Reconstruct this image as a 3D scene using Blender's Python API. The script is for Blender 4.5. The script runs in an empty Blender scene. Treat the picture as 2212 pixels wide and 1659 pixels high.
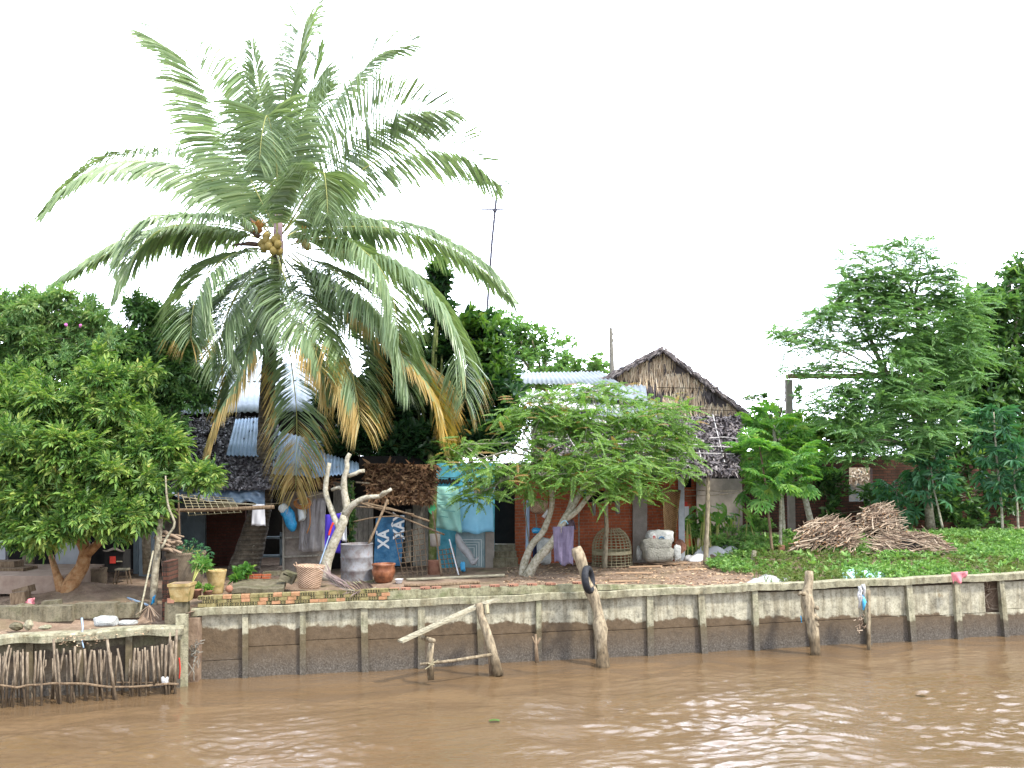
import bpy, math, random
import numpy as np
random.seed(7); RS = np.random.RandomState(11)
COL = bpy.context.scene.collection
PI = math.pi
# ------------------------------------------------------------ camera model (also used to read positions off measured sight lines)
F = 2150.; CAMH = 3.5; PITCH = math.radians(4.65); ROLL = math.radians(1.15)
fw = np.array([0, math.cos(PITCH), math.sin(PITCH)]); r0 = np.array([1., 0, 0]); u0 = np.array([0, -math.sin(PITCH), math.cos(PITCH)])
RT = r0*math.cos(ROLL)-u0*math.sin(ROLL); UP = u0*math.cos(ROLL)+r0*math.sin(ROLL)
CC = np.array([0, 0, CAMH])
def ray(u, v): return fw+RT*(u-1106)/F-UP*(v-829.5)/F
def P(u, v, Y): q = ray(u, v); return CC+q*Y/q[1]
def G(u, v, z): q = ray(u, v); return CC+q*(z-CAMH)/q[2]
CR = {1: (0, 950.5, 2.743), 2: (328.4, 743.1, 3.0), 3: (708.5, 933.2, 4.571), 4: (1071.5, 933.2, 4.129), 5: (1468.9, 933.2, 2.977),
      6: (397.5, 1244.3, 3.047), 7: (1071.5, 674, 3.555), 8: (1607.2, 466.6, 2.91), 'd6': (0, 1209.7, 4.923), 'e1': (466.6, 1002.3, 6.0),
      'e2': (328.4, 1019.6, 7.384), 'e3': (138.3, 1106, 6.855), 'e4': (1641.8, 933.2, 3.879), 'e5': (1106, 1036.9, 8.726)}
def Q(c, x, y, Y): a, b, s = CR[c]; return P(a+x/s, b+y/s, Y)
def px(n, Y): return n*Y/F
WA = np.array([-5.375, 17.12, 0]); WB = np.array([9.398, 19.72, 0]); WD = (WB-WA)/np.linalg.norm(WB-WA); WN = np.array([-WD[1], WD[0], 0])
LA = np.array([-8.084, 15.861, 0]); LB = np.array([-5.527, 16.64, 0]); LD = (LB-LA)/np.linalg.norm(LB-LA); LN = np.array([-LD[1], LD[0], 0])
def yw(x): return WA[1]+(x-WA[0])*WD[1]/WD[0] if x > -5.45 else LA[1]+(x-LA[0])*LD[1]/LD[0]
def sm(t): t = min(1, max(0, t)); return t*t*(3-2*t)
def gz(x, y):
    d = y-yw(x)
    if x > -5.5:
        z = 1.165+.09*sm(d/2.5)
        z += .27*sm((x-4.2-.25*max(0, 22-y))/2.2)*sm((d-.3)/3.5)
        z += .10*sm((y-25)/8)
        z -= .07*sm((x-4.2)/1.)*sm(1-d/.8)
    else:
        z = .93+.22*sm((d-1.1)/.25)+.1*sm((d-2.2)/1.2)
        z += .22*math.exp(-((x+8.1)**2+(y-18.9)**2)/.7)
    return z+.012*math.sin(x*5.1+y*2.3)+.01*math.sin(x*2.2-y*6.7)
def GP(u, v, it=8):
    z = 1.25
    for _ in range(it): p = G(u, v, z); z = gz(p[0], p[1])
    return np.array([p[0], p[1], z])
# ------------------------------------------------------------ mesh building
def unit(v): v = np.asarray(v, float); return v/(np.linalg.norm(v)+1e-12)
WL = {}
def mkmesh(name, V, loops, tot, smooth=False):
    me = bpy.data.meshes.new(name)
    V = np.asarray(V, np.float32); loops = np.asarray(loops, np.int32); tot = np.asarray(tot, np.int32)
    me.vertices.add(len(V)); me.vertices.foreach_set('co', V.ravel())
    me.loops.add(len(loops)); me.loops.foreach_set('vertex_index', loops)
    me.polygons.add(len(tot)); st = np.concatenate([[0], np.cumsum(tot)[:-1]]).astype(np.int32)
    me.polygons.foreach_set('loop_start', st); me.polygons.foreach_set('loop_total', tot)
    me.polygons.foreach_set('use_smooth', np.full(len(tot), bool(smooth)))
    me.update(calc_edges=True); me.validate()
    me.polygons.foreach_set('use_smooth', np.full(len(me.polygons), bool(smooth)))
    return me
class MB:
    def __init__(s): s.V = []; s.L = []; s.T = []; s.n = 0
    def add(s, V, faces):
        V = np.asarray(V, float); s.V.append(V)
        for f in faces:
            s.L.append(np.asarray(f)+s.n); s.T.append(len(f))
        s.n += len(V); return s
    def raw(s, V, loops, tot):
        s.V.append(V); s.L.append(loops+s.n); s.T.extend(tot); s.n += len(V)
    def hexa(s, p):   # 8 corners: bottom 4 ccw, top 4
        return s.add(p, [(0, 3, 2, 1), (4, 5, 6, 7), (0, 1, 5, 4), (1, 2, 6, 5), (2, 3, 7, 6), (3, 0, 4, 7)])
    def box(s, c, size, ax=None, ay=None, az=None):
        c = np.asarray(c, float); ax = unit(ax if ax is not None else (1, 0, 0)); az = unit(az if az is not None else (0, 0, 1))
        ay = unit(ay) if ay is not None else unit(np.cross(az, ax)); az = unit(np.cross(ax, ay))
        x, y, z = ax*size[0]/2, ay*size[1]/2, az*size[2]/2
        return s.hexa([c-x-y-z, c+x-y-z, c+x+y-z, c-x+y-z, c-x-y+z, c+x-y+z, c+x+y+z, c-x+y+z])
    def bar(s, a, b, w, h, up=(0, 0, 1)):
        a = np.asarray(a, float); b = np.asarray(b, float); d = unit(b-a); sd = unit(np.cross(d, up)); return s.box((a+b)/2, (np.linalg.norm(b-a), w, h), d, np.cross(np.cross(sd, d), d)*0+unit(-sd))
    def tube(s, pts, rad, n=7, wob=0., caps=True):
        pts = [np.asarray(p, float) for p in pts]; m = len(pts)
        rad = [rad]*m if np.isscalar(rad) else list(rad)
        t0 = unit(pts[1]-pts[0]); a = unit(np.cross(t0, (0, 1, .01) if abs(t0[1]) < .9 else (1, 0, 0)))
        V = []
        for i in range(m):
            t = unit(pts[min(i+1, m-1)]-pts[max(i-1, 0)]); a = unit(a-t*np.dot(a, t)); b = np.cross(t, a)
            for k in range(n):
                w = rad[i]*(1+wob*random.uniform(-1, 1)); V.append(pts[i]+w*(a*math.cos(2*PI*k/n)+b*math.sin(2*PI*k/n)))
        Fc = [(i*n+k, i*n+(k+1) % n, (i+1)*n+(k+1) % n, (i+1)*n+k) for i in range(m-1) for k in range(n)]
        if caps: Fc += [tuple(range(n-1, -1, -1)), tuple(range((m-1)*n, m*n))]
        return s.add(V, Fc)
    def lathe(s, c, prof, n=20, axis=(0, 0, 1), closed=False, wob=0):
        c = np.asarray(c, float); az = unit(axis); ax = unit(np.cross(az, (0, 1, 0.001))); ay = np.cross(az, ax); V = []
        for r, z in prof:
            for k in range(n):
                w = r*(1+wob*math.sin(3*k+z*9)); V.append(c+az*z+w*(ax*math.cos(2*PI*k/n)+ay*math.sin(2*PI*k/n)))
        m = len(prof); Fc = [(i*n+k, i*n+(k+1) % n, (i+1)*n+(k+1) % n, (i+1)*n+k) for i in range(m-1) for k in range(n)]
        Fc += [tuple(range(n-1, -1, -1))]
        if closed: Fc += [tuple(range((m-1)*n, m*n))]
        return s.add(V, Fc)
    def ball(s, c, r, n=10, m=7, sc=(1, 1, 1), wob=0):
        V = []; c = np.asarray(c, float)
        for i in range(m+1):
            th = PI*i/m
            for k in range(n):
                w = r*(1+wob*random.uniform(-1, 1)); V.append(c+w*np.array([math.sin(th)*math.cos(2*PI*k/n)*sc[0], math.sin(th)*math.sin(2*PI*k/n)*sc[1], math.cos(th)*sc[2]]))
        return s.add(V, [(i*n+k, (i+1)*n+k, (i+1)*n+(k+1) % n, i*n+(k+1) % n) for i in range(m) for k in range(n)])
    def grid(s, fn, nu, nv, thick=None):
        V = [np.asarray(fn(i/nu, j/nv), float) for j in range(nv+1) for i in range(nu+1)]; w = nu+1
        Fc = [(j*w+i, j*w+i+1, (j+1)*w+i+1, (j+1)*w+i) for j in range(nv) for i in range(nu)]
        if thick is not None:
            k = len(V); th = np.asarray(thick, float); V2 = [v+th for v in V]
            B = [tuple(x+k for x in f[::-1]) for f in Fc]; S = []
            for i in range(nu): S += [(i, i+k, i+1+k, i+1), (nv*w+i+1, nv*w+i+1+k, nv*w+i+k, nv*w+i)]
            for j in range(nv): S += [((j+1)*w, (j+1)*w+k, j*w+k, j*w), (j*w+nu, j*w+nu+k, (j+1)*w+nu+k, (j+1)*w+nu)]
            return s.add(V+V2, Fc+B+S)
        return s.add(V, Fc)
    def sweep(s, fn, ss):
        secs = [[np.asarray(q, float) for q in fn(x)] for x in ss]; n = len(secs[0]); m = len(secs)
        return s.add([q for c in secs for q in c], [(i*n+k, (i+1)*n+k, (i+1)*n+(k+1) % n, i*n+(k+1) % n) for i in range(m-1) for k in range(n)]+[tuple(range(n)), tuple(range(m*n-1, (m-1)*n-1, -1))])
    def quad(s, a, b, c, d, th=None):
        if th is None: return s.add([a, b, c, d], [(0, 1, 2, 3)])
        th = np.asarray(th, float); a, b, c, d = [np.asarray(q, float) for q in (a, b, c, d)]
        return s.hexa([a, b, c, d, a+th, b+th, c+th, d+th])
    def allv(s): return np.concatenate(s.V)
    def build(s, name, mat, parent=None, smooth=False, loc=None):
        V = s.allv()
        if parent is not None: base = WL[parent.name]
        else: base = np.asarray(loc, float) if loc is not None else np.array([*((V.min(0)+V.max(0))/2)[:2], V[:, 2].min()])
        me = mkmesh(name, V-(WL[parent.name] if parent is not None else base), np.concatenate(s.L), s.T, smooth)
        o = bpy.data.objects.new(name, me); COL.objects.link(o)
        for m_ in (mat if isinstance(mat, (list, tuple)) else [mat]): me.materials.append(m_)
        if parent is not None: o.parent = parent; WL[o.name] = WL[parent.name]
        else: o.location = base; WL[o.name] = base
        return o
def tag(o, label=None, cat=None, group=None, kind=None):
    for k, v in (('label', label), ('category', cat), ('group', group), ('kind', kind)):
        if v: o[k] = v
    return o
def thing(name, label, cat, loc, group=None):
    o = bpy.data.objects.new(name, None); COL.objects.link(o); o.location = loc; o.empty_display_size = .2
    WL[o.name] = np.asarray(loc, float); return tag(o, label, cat, group)
def one(name, label, cat, mb, mat, group=None, smooth=False, kind=None): return tag(mb.build(name, mat, None, smooth), label, cat, group, kind)
# ------------------------------------------------------------ scattering of leaf templates
def frames(D, upv=(0, 0, 1), roll=None):   # D (N,3): local +X along D, local +Z towards up
    D = D/np.linalg.norm(D, axis=1, keepdims=True); U = np.broadcast_to(np.asarray(upv, float), D.shape)
    Y = np.cross(U, D); nrm = np.linalg.norm(Y, axis=1, keepdims=True); Y = np.where(nrm < 1e-3, np.array([[0, 1., 0]]), Y/np.maximum(nrm, 1e-3)); Z = np.cross(D, Y)
    if roll is not None:
        c, s_ = np.cos(roll)[:, None], np.sin(roll)[:, None]; Y, Z = Y*c+Z*s_, Z*c-Y*s_
    return np.stack([D, Y, Z], axis=2)
def scatter(mb, tmpl, Rm, S, Lc):
    V, fl = tmpl; N = len(Lc)
    if not N: return
    W = np.einsum('nij,vj->nvi', Rm, V)*S[:, None, None]+Lc[:, None, :]
    loops = np.concatenate([np.asarray(f) for f in fl]); tot = [len(f) for f in fl]
    LL = (loops[None, :]+(np.arange(N)*len(V))[:, None]).ravel()
    mb.raw(W.reshape(-1, 3), LL, tot*N)
def leafV(o, d, up, L, W, fold=.25, droop=.0):
    o = np.asarray(o, float); d = unit(d); sd = unit(np.cross(up, d)); n = np.cross(d, sd)
    dz = np.array([0, 0, -1.])
    a = o; m1 = o+d*L*.35; m2 = o+d*L*.72+dz*L*droop*.4; t = o+d*L+dz*L*droop
    return [a, m1+sd*W/2+n*W*fold, m2+sd*W*.38+n*W*fold*.8, t, m2-sd*W*.38+n*W*fold*.8, m1-sd*W/2+n*W*fold]
LF = [(0, 1, 2, 3), (0, 3, 4, 5)]
def tcat(parts):
    V = []; Fc = []
    for v, f in parts:
        k = len(V); V += [np.asarray(q, float) for q in v]; Fc += [tuple(i+k for i in g) for g in f]
    return np.array(V), Fc
def rod(a, b, r): # thin 3-sided rod
    a = np.asarray(a, float); b = np.asarray(b, float); d = unit(b-a); s1 = unit(np.cross(d, (0.1, .2, 1))); s2 = np.cross(d, s1)
    V = [a+s1*r, a-s1*r*.5+s2*r*.87, a-s1*r*.5-s2*r*.87]; V += [q+(b-a) for q in V]
    return V, [(0, 1, 4, 3), (1, 2, 5, 4), (2, 0, 3, 5)]
def pinnate(rs, L, pairs, ll, lw, droop=.35, ang=60, fold=.25, terminal=True, taper=.5):
    parts = []; 
    def pt(t): return np.array([L*t, 0, -droop*L*t*t])
    for i in range(pairs):
        t = (i+.8)/(pairs+.3); c = pt(t); tg = unit(pt(t+.01)-pt(t))
        sc = 1-taper*abs(t-.45)
        for s in (-1, 1):
            a = math.radians(ang+rs.uniform(-9, 9)); d = tg*math.cos(a)+np.array([0, s*math.sin(a), rs.uniform(-.35, .1)])
            parts.append((leafV(c, d, (0, 0, 1), ll*sc*rs.uniform(.85, 1.1), lw*rs.uniform(.85, 1.15), fold, rs.uniform(.05, .3)), LF))
    if terminal: parts.append((leafV(pt(1), unit(pt(1)-pt(.9)), (0, 0, 1), ll, lw, fold, .2), LF))
    k = 2; 
    for i in range(k): parts.append(rod(pt(i/k), pt((i+1)/k), .003))
    return tcat(parts)
def rotz_t(t, a, tilt=0., off=(0, 0, 0)):
    V, f = t; ca, sa = math.cos(a), math.sin(a); ct, st = math.cos(tilt), math.sin(tilt)
    R1 = np.array([[ct, 0, -st], [0, 1, 0], [st, 0, ct]]); R2 = np.array([[ca, -sa, 0], [sa, ca, 0], [0, 0, 1]])
    return (V@R1.T@R2.T+np.array(off), f)
def multi(ts): return tcat([(list(v), f) for v, f in ts])
rs = np.random.RandomState(3)
def tmpl_longan():   # a twig end with drooping pinnate leaves
    return multi([rotz_t(pinnate(rs, .2, 4, .12, .038, .3, 48), a+rs.uniform(-.3, .3), rs.uniform(-.35, .5)) for a in np.linspace(0, 2*PI, 5)[:4]]+[rotz_t(pinnate(rs, .2, 4, .12, .038, .3, 48), 0, 1.1)])
def tmpl_broad(n=8, L=.15, W=.065, dr=.25):
    return tcat([(leafV((0, 0, 0), (math.cos(a)*math.cos(e), math.sin(a)*math.cos(e), math.sin(e)), (0, 0, 1), L*rs.uniform(.8, 1.2), W*rs.uniform(.85, 1.15), .15, dr*rs.uniform(.2, 1)), LF)
                 for a, e in [(2*PI*i/n*1.9+rs.uniform(-.3, .3), rs.uniform(-.3, 1.2)) for i in range(n)]])
def tmpl_feather(): return pinnate(rs, .40, 15, .070, .028, .3, 68, .12, True, .9)
def tmpl_small(n=9, L=.06, W=.025): return tmpl_broad(n, L, W, .3)
def tmpl_cassava(lobes=7, L=.2):
    parts = [rod((0, 0, 0), (.3, 0, .02), .006)]
    for i in range(lobes):
        a = (i-(lobes-1)/2)*.72
        parts.append((leafV((.3, 0, .02), (math.cos(a), math.sin(a), -.15), (0, 0, 1), L*(1-.06*abs(i-lobes//2)), .05, .2, .35), LF))
    return tcat(parts)
def tmpl_papaya():   # deeply cut leaf
    parts = [rod((0, 0, 0), (.42, 0, .02), .008)]
    for i in range(7):
        a = (i-3)*.7; c = np.array([.42, 0, .02]); d = np.array([math.cos(a), math.sin(a), -.1]); L = .26*(1-.05*abs(i-3))
        parts.append((leafV(c, d, (0, 0, 1), L, .06, .15, .3), LF))
        for s in (-1, 1):
            for t in (.4, .65):
                a2 = a+s*.65; parts.append((leafV(c+d*L*t-np.array([0, 0, .3*L*t*t]), (math.cos(a2), math.sin(a2), -.2), (0, 0, 1), L*.42, .035, .15, .2), LF))
    return tcat(parts)
T_LON = [tmpl_longan() for _ in range(4)]; T_BR = [tmpl_broad() for _ in range(4)]; T_FE = [tmpl_feather() for _ in range(4)]
T_SM = [tmpl_small() for _ in range(3)]; T_CA = [tmpl_cassava() for _ in range(2)]; T_PA = [tmpl_papaya() for _ in range(2)]
def blobs_pts(blobs, dens, shell=.55):
    Lc = []; D = []
    for (u, v, Y, ru, rv, rd) in blobs:
        c = P(u, v, Y); a, b = px(ru, Y), px(rv, Y); n = int(dens*(a*b*4+a*rd*2+b*rd*2))
        g = RS.normal(size=(n, 3)); g /= np.linalg.norm(g, axis=1, keepdims=True)
        r = shell+(1-shell)*RS.rand(n)**.7; r = np.where(RS.rand(n) < .25, RS.rand(n)*shell, r)
        r *= 1+.16*np.sin(g[:, 0]*5+u)+.14*np.sin(g[:, 2]*7+v)+RS.normal(size=n)*.07
        Lc.append(c+g*r[:, None]*np.array([a, rd, b])); D.append(g)
    return np.concatenate(Lc), np.concatenate(D)
def split(blobs, k=5, s=.5):   # break big masses into uneven smaller clumps
    out = []
    for (u, v, Y, ru, rv, rd) in blobs:
        out.append((u, v, Y, ru*.62, rv*.62, rd*.62))
        for i in range(k):
            a = 2*PI*(i+RS.rand()*.9)/k; r = RS.uniform(.5, .85); q = s*RS.uniform(.6, 1.15)
            out.append((u+ru*r*math.cos(a), v+rv*r*math.sin(a), Y+rd*RS.uniform(-.7, .7), ru*q, rv*q, rd*q))
    return out
def crown(parent, name, mat, blobs, T, dens, size, upbias=.1, rand=.8, flat=None, shell=.55, gap=.0):
    Lc, D = blobs_pts(blobs, dens, shell)
    if gap > 0:   # holes between clumps
        f = np.sin(Lc[:, 0]*3.1+1.3*np.sin(Lc[:, 2]*2.7))+np.sin(Lc[:, 2]*3.9+Lc[:, 0]*1.1)+np.sin(Lc[:, 1]*2.9); k = f > -1.9+gap; Lc, D = Lc[k], D[k]
    n = len(Lc); D = D+RS.normal(size=(n, 3))*rand; D[:, 2] += upbias
    if flat is not None: D[:, 2] = flat+RS.normal(size=n)*.25
    mb = MB(); idx = RS.randint(0, len(T), n); S = size*RS.uniform(.75, 1.25, n); roll = RS.normal(size=n)*.35
    for i, t in enumerate(T):
        k = idx == i; scatter(mb, t, frames(D[k], roll=roll[k]), S[k], Lc[k])
    return mb.build(name, mat, parent), Lc
def limbs(mb, root, blobs, Lc, r, nsub=5, n=6):
    root = np.asarray(root, float)
    for (u, v, Y, ru, rv, rd) in blobs:
        c = P(u, v, Y); m = (root+c)/2+np.array([random.uniform(-.15, .15), random.uniform(-.15, .15), random.uniform(.0, .2)])
        mb.tube([root, m, c], [r, r*.7, r*.4], n)
        d = np.linalg.norm(Lc-c, axis=1); near = np.argsort(d)[:400]
        for k in random.sample(list(near), min(nsub, len(near))):
            e = Lc[k]; mb.tube([c, (c+e)/2+np.array([0, 0, .05]), e], [r*.35, r*.25, r*.12], 4, caps=False)
# ------------------------------------------------------------ materials
def nt(name):
    m = bpy.data.materials.new(name); m.use_nodes = True; N = m.node_tree; N.nodes.clear(); return m, N
def ramp(N, cols, pos=None, interp='LINEAR'):
    r = N.nodes.new('ShaderNodeValToRGB'); e = r.color_ramp.elements; n = len(cols); r.color_ramp.interpolation = interp
    while len(e) < n: e.new(.5)
    for i, c in enumerate(cols): e[i].position = pos[i] if pos else i/(n-1); e[i].color = (*c, 1)
    return r
def noise(N, vec, scale, detail=6, rough=.6, dist=0):
    t = N.nodes.new('ShaderNodeTexNoise'); t.inputs['Scale'].default_value = scale; t.inputs['Detail'].default_value = detail
    t.inputs['Roughness'].default_value = rough; t.inputs['Distortion'].default_value = dist
    if vec is not None: N.links.new(vec, t.inputs['Vector'])
    return t.outputs['Fac']
def mathn(N, op, a, b=None, c=None):
    t = N.nodes.new('ShaderNodeMath'); t.operation = op
    for i, x in enumerate((a, b, c)):
        if x is None: continue
        if isinstance(x, (int, float)): t.inputs[i].default_value = x
        else: N.links.new(x, t.inputs[i])
    return t.outputs[0]
def mixc(N, f, a, b, mode='MIX'):
    t = N.nodes.new('ShaderNodeMix'); t.data_type = 'RGBA'; t.blend_type = mode
    for k, x in ((0, f), (6, a), (7, b)):
        if isinstance(x, (int, float)): t.inputs[k].default_value = x
        elif isinstance(x, tuple): t.inputs[k].default_value = (*x, 1)
        else: N.links.new(x, t.inputs[k])
    return t.outputs[2]
def stretch(N, vec, s):
    t = N.nodes.new('ShaderNodeMapping'); t.inputs['Scale'].default_value = s; N.links.new(vec, t.inputs['Vector']); return t.outputs[0]
def coords(N, which='pos'):
    if which == 'pos': return N.nodes.new('ShaderNodeNewGeometry').outputs['Position']
    return N.nodes.new('ShaderNodeTexCoord').outputs['Object']
def finish(N, col, rough=.8, bump=None, bs=.3, bd=.02, spec=.3, trans=0, tcol=None, metal=0, alpha=None):
    b = N.nodes.new('ShaderNodeBsdfPrincipled'); o = N.nodes.new('ShaderNodeOutputMaterial')
    if isinstance(col, tuple): b.inputs['Base Color'].default_value = (*col, 1)
    else: N.links.new(col, b.inputs['Base Color'])
    if isinstance(rough, (int, float)): b.inputs['Roughness'].default_value = rough
    else: N.links.new(rough, b.inputs['Roughness'])
    b.inputs['Specular IOR Level'].default_value = spec; b.inputs['Metallic'].default_value = metal
    if alpha is not None:
        if isinstance(alpha, float): b.inputs['Alpha'].default_value = alpha
        else: N.links.new(alpha, b.inputs['Alpha'])
    if bump is not None:
        n = N.nodes.new('ShaderNodeBump'); n.inputs['Strength'].default_value = bs; n.inputs['Distance'].default_value = bd
        N.links.new(bump, n.inputs['Height']); N.links.new(n.outputs[0], b.inputs['Normal'])
    out = b.outputs[0]
    if trans:
        t = N.nodes.new('ShaderNodeBsdfTranslucent'); mx = N.nodes.new('ShaderNodeMixShader'); mx.inputs[0].default_value = trans
        if tcol is not None: N.links.new(tcol, t.inputs[0])
        elif isinstance(col, tuple): t.inputs[0].default_value = (*col, 1)
        else: N.links.new(col, t.inputs[0])
        N.links.new(out, mx.inputs[1]); N.links.new(t.outputs[0], mx.inputs[2]); out = mx.outputs[0]
    N.links.new(out, o.inputs[0])
def wetwood(name, cols, scale=7, st=(3, 3, 1), rand=0., zt=.5):   # wood standing in the river: dark and slimy below the tide mark
    m, N = nt(name); v = coords(N); f = noise(N, stretch(N, v, st), scale); g = N.nodes.new('ShaderNodeNewGeometry')
    f = mathn(N, 'ADD', mathn(N, 'MULTIPLY', f, 1-rand), mathn(N, 'MULTIPLY', g.outputs['Random Per Island'], rand)); c = ramp(N, cols, [.3, .5, .72]); N.links.new(f, c.inputs[0])
    s = N.nodes.new('ShaderNodeSeparateXYZ'); N.links.new(v, s.inputs[0]); k = mathn(N, 'SUBTRACT', mathn(N, 'ADD', zt-.2, mathn(N, 'MULTIPLY', noise(N, v, 5, 4), .4)), s.outputs[2]); cl = N.nodes.new('ShaderNodeClamp'); N.links.new(mathn(N, 'MULTIPLY', k, 6.), cl.inputs[0])
    w = mixc(N, 1., c.outputs[0], (.36, .31, .25), 'MULTIPLY'); finish(N, mixc(N, mathn(N, 'MULTIPLY', cl.outputs[0], .85), c.outputs[0], w), .8, noise(N, stretch(N, v, st), scale*4), .6, .015); return m
def M(name, cols, scale=6, rough=.8, bs=.4, bd=.02, spec=.25, st=None, rand=0, trans=0, metal=0, bscale=None, lo=.3, hi=.7, alpha=None):
    m, N = nt(name); v = coords(N)
    if st: v = stretch(N, v, st)
    f = noise(N, v, scale); pos = [lo+(hi-lo)*i/(len(cols)-1) for i in range(len(cols))]
    if rand:
        ri = N.nodes.new('ShaderNodeNewGeometry').outputs['Random Per Island']
        f = mathn(N, 'ADD', mathn(N, 'MULTIPLY', f, 1-rand), mathn(N, 'MULTIPLY', ri, rand)); pos = [.5-(.5*rand+.2*(1-rand))*(1-2*i/(len(cols)-1)) for i in range(len(cols))]
        pos = [min(1, max(0, p)) for p in pos]
    c = ramp(N, cols, pos); N.links.new(f, c.inputs[0])
    finish(N, c.outputs[0], rough, noise(N, v, bscale or scale*4, 4) if bs else None, bs, bd, spec, trans, None, metal, alpha); return m
def leafmat(name, cols, pos=None, rough=.45, trans=.35, spec=.4, big=.6):
    m, N = nt(name); g = N.nodes.new('ShaderNodeNewGeometry'); n = noise(N, g.outputs['Position'], big*4, 3, .6)
    f = mathn(N, 'ADD', mathn(N, 'MULTIPLY', g.outputs['Random Per Island'], .6), mathn(N, 'MULTIPLY', n, 1.1)); f = mathn(N, 'SUBTRACT', f, .36)
    c = ramp(N, cols, pos); N.links.new(f, c.inputs[0])
    tc = mixc(N, 1., c.outputs[0], (1.25, 1.35, .6), 'MULTIPLY')
    finish(N, c.outputs[0], rough, None, spec=spec, trans=trans, tcol=tc); return m
m_longan = leafmat('leaf_longan', [(.03, .085, .02), (.08, .18, .04), (.20, .32, .07), (.46, .52, .16), (.5, .36, .12)], [0, .3, .65, .9, 1.])
m_dark = leafmat('leaf_dark', [(.035, .085, .035), (.07, .16, .05), (.15, .27, .08), (.3, .4, .12)], [0, .4, .8, 1.], .35)
m_jack = leafmat('leaf_jack', [(.014, .045, .02), (.024, .068, .027), (.045, .1, .035), (.16, .25, .04)], [0, .45, .85, 1.], .3)
m_fresh = leafmat('leaf_fresh', [(.03, .09, .02), (.07, .16, .03), (.16, .28, .05), (.3, .38, .08)], [0, .4, .8, 1.], .35)
m_feather = leafmat('leaf_feather', [(.07, .16, .04), (.14, .27, .06), (.24, .36, .09), (.4, .34, .12)], [0, .4, .85, 1.], .5, .4)
m_feather2 = leafmat('leaf_feather_cool', [(.08, .18, .07), (.14, .28, .10), (.24, .39, .15), (.4, .42, .16)], [0, .4, .85, 1.], .5, .35)
m_far = leafmat('leaf_far', [(.09, .19, .07), (.15, .28, .10), (.25, .38, .14)], None, .6, .4)
m_pap = leafmat('leaf_papaya', [(.06, .17, .04), (.1, .25, .05), (.2, .36, .07), (.34, .4, .08)], [0, .4, .8, 1.], .5, .4)
m_cas = leafmat('leaf_cassava', [(.035, .12, .06), (.06, .18, .085), (.1, .26, .1)], None, .5, .3)
m_taro = leafmat('leaf_taro', [(.08, .22, .04), (.14, .32, .05), (.28, .42, .08)], None, .45, .45)
m_cover = leafmat('leaf_cover', [(.07, .17, .045), (.14, .28, .07), (.26, .42, .12), (.4, .48, .18)], [0, .35, .8, 1.], .5, .3, big=1.5)
m_grass = leafmat('leaf_grass', [(.08, .15, .03), (.14, .2, .05), (.24, .24, .09)], None, .7, .3, big=1.)
m_palm = leafmat('leaf_palm', [(.12, .19, .10), (.21, .29, .155), (.34, .42, .24)], None, .33, .3, .5, .5)
m_palmy = leafmat('leaf_palm_yellow', [(.2, .2, .06), (.42, .3, .08), (.6, .33, .06)], None, .5, .35, .3, .8)
m_palmtip = leafmat('leaf_palm_tip', [(.26, .24, .1), (.4, .3, .12), (.5, .33, .13)], None, .5, .3, .3, .8)
m_rachis = M('rachis', [(.3, .32, .1), (.42, .42, .14)], 5, .4, 0)
m_bark = M('bark_grey', [(.1, .085, .06), (.24, .21, .15), (.4, .37, .28)], 14, .9, .6, .03)
m_barkp = M('bark_pale', [(.16, .15, .1), (.36, .33, .25), (.5, .48, .4)], 18, .9, .5, .02)
m_barkb = M('bark_orange', [(.16, .08, .035), (.34, .18, .08), (.42, .27, .14)], 10, .85, .7, .03)
m_moss = M('bark_moss', [(.05, .07, .02), (.1, .13, .035), (.2, .19, .1)], 9, .9, .5, .03)
def palm_bark():
    m, N = nt('palm_bark'); v = coords(N); s = N.nodes.new('ShaderNodeSeparateXYZ'); N.links.new(v, s.inputs[0])
    z = mathn(N, 'ADD', mathn(N, 'MULTIPLY', s.outputs[2], 62.), mathn(N, 'MULTIPLY', noise(N, v, 4), 7.)); w = mathn(N, 'SINE', z)
    c = ramp(N, [(.055, .045, .033), (.11, .092, .066), (.19, .165, .12)], [.3, .55, .75]); N.links.new(noise(N, v, 9), c.inputs[0])
    sp = ramp(N, [(0, 0, 0), (1, 1, 1)], [.7, .74]); N.links.new(noise(N, v, 22, 2), sp.inputs[0])
    col = mixc(N, sp.outputs[0], c.outputs[0], (.4, .4, .33))
    col = mixc(N, mathn(N, 'MULTIPLY', mathn(N, 'GREATER_THAN', w, .85), .5), col, (.03, .026, .02))
    finish(N, col, .9, w, .6, .02); return m
m_palmbark = palm_bark()
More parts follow.
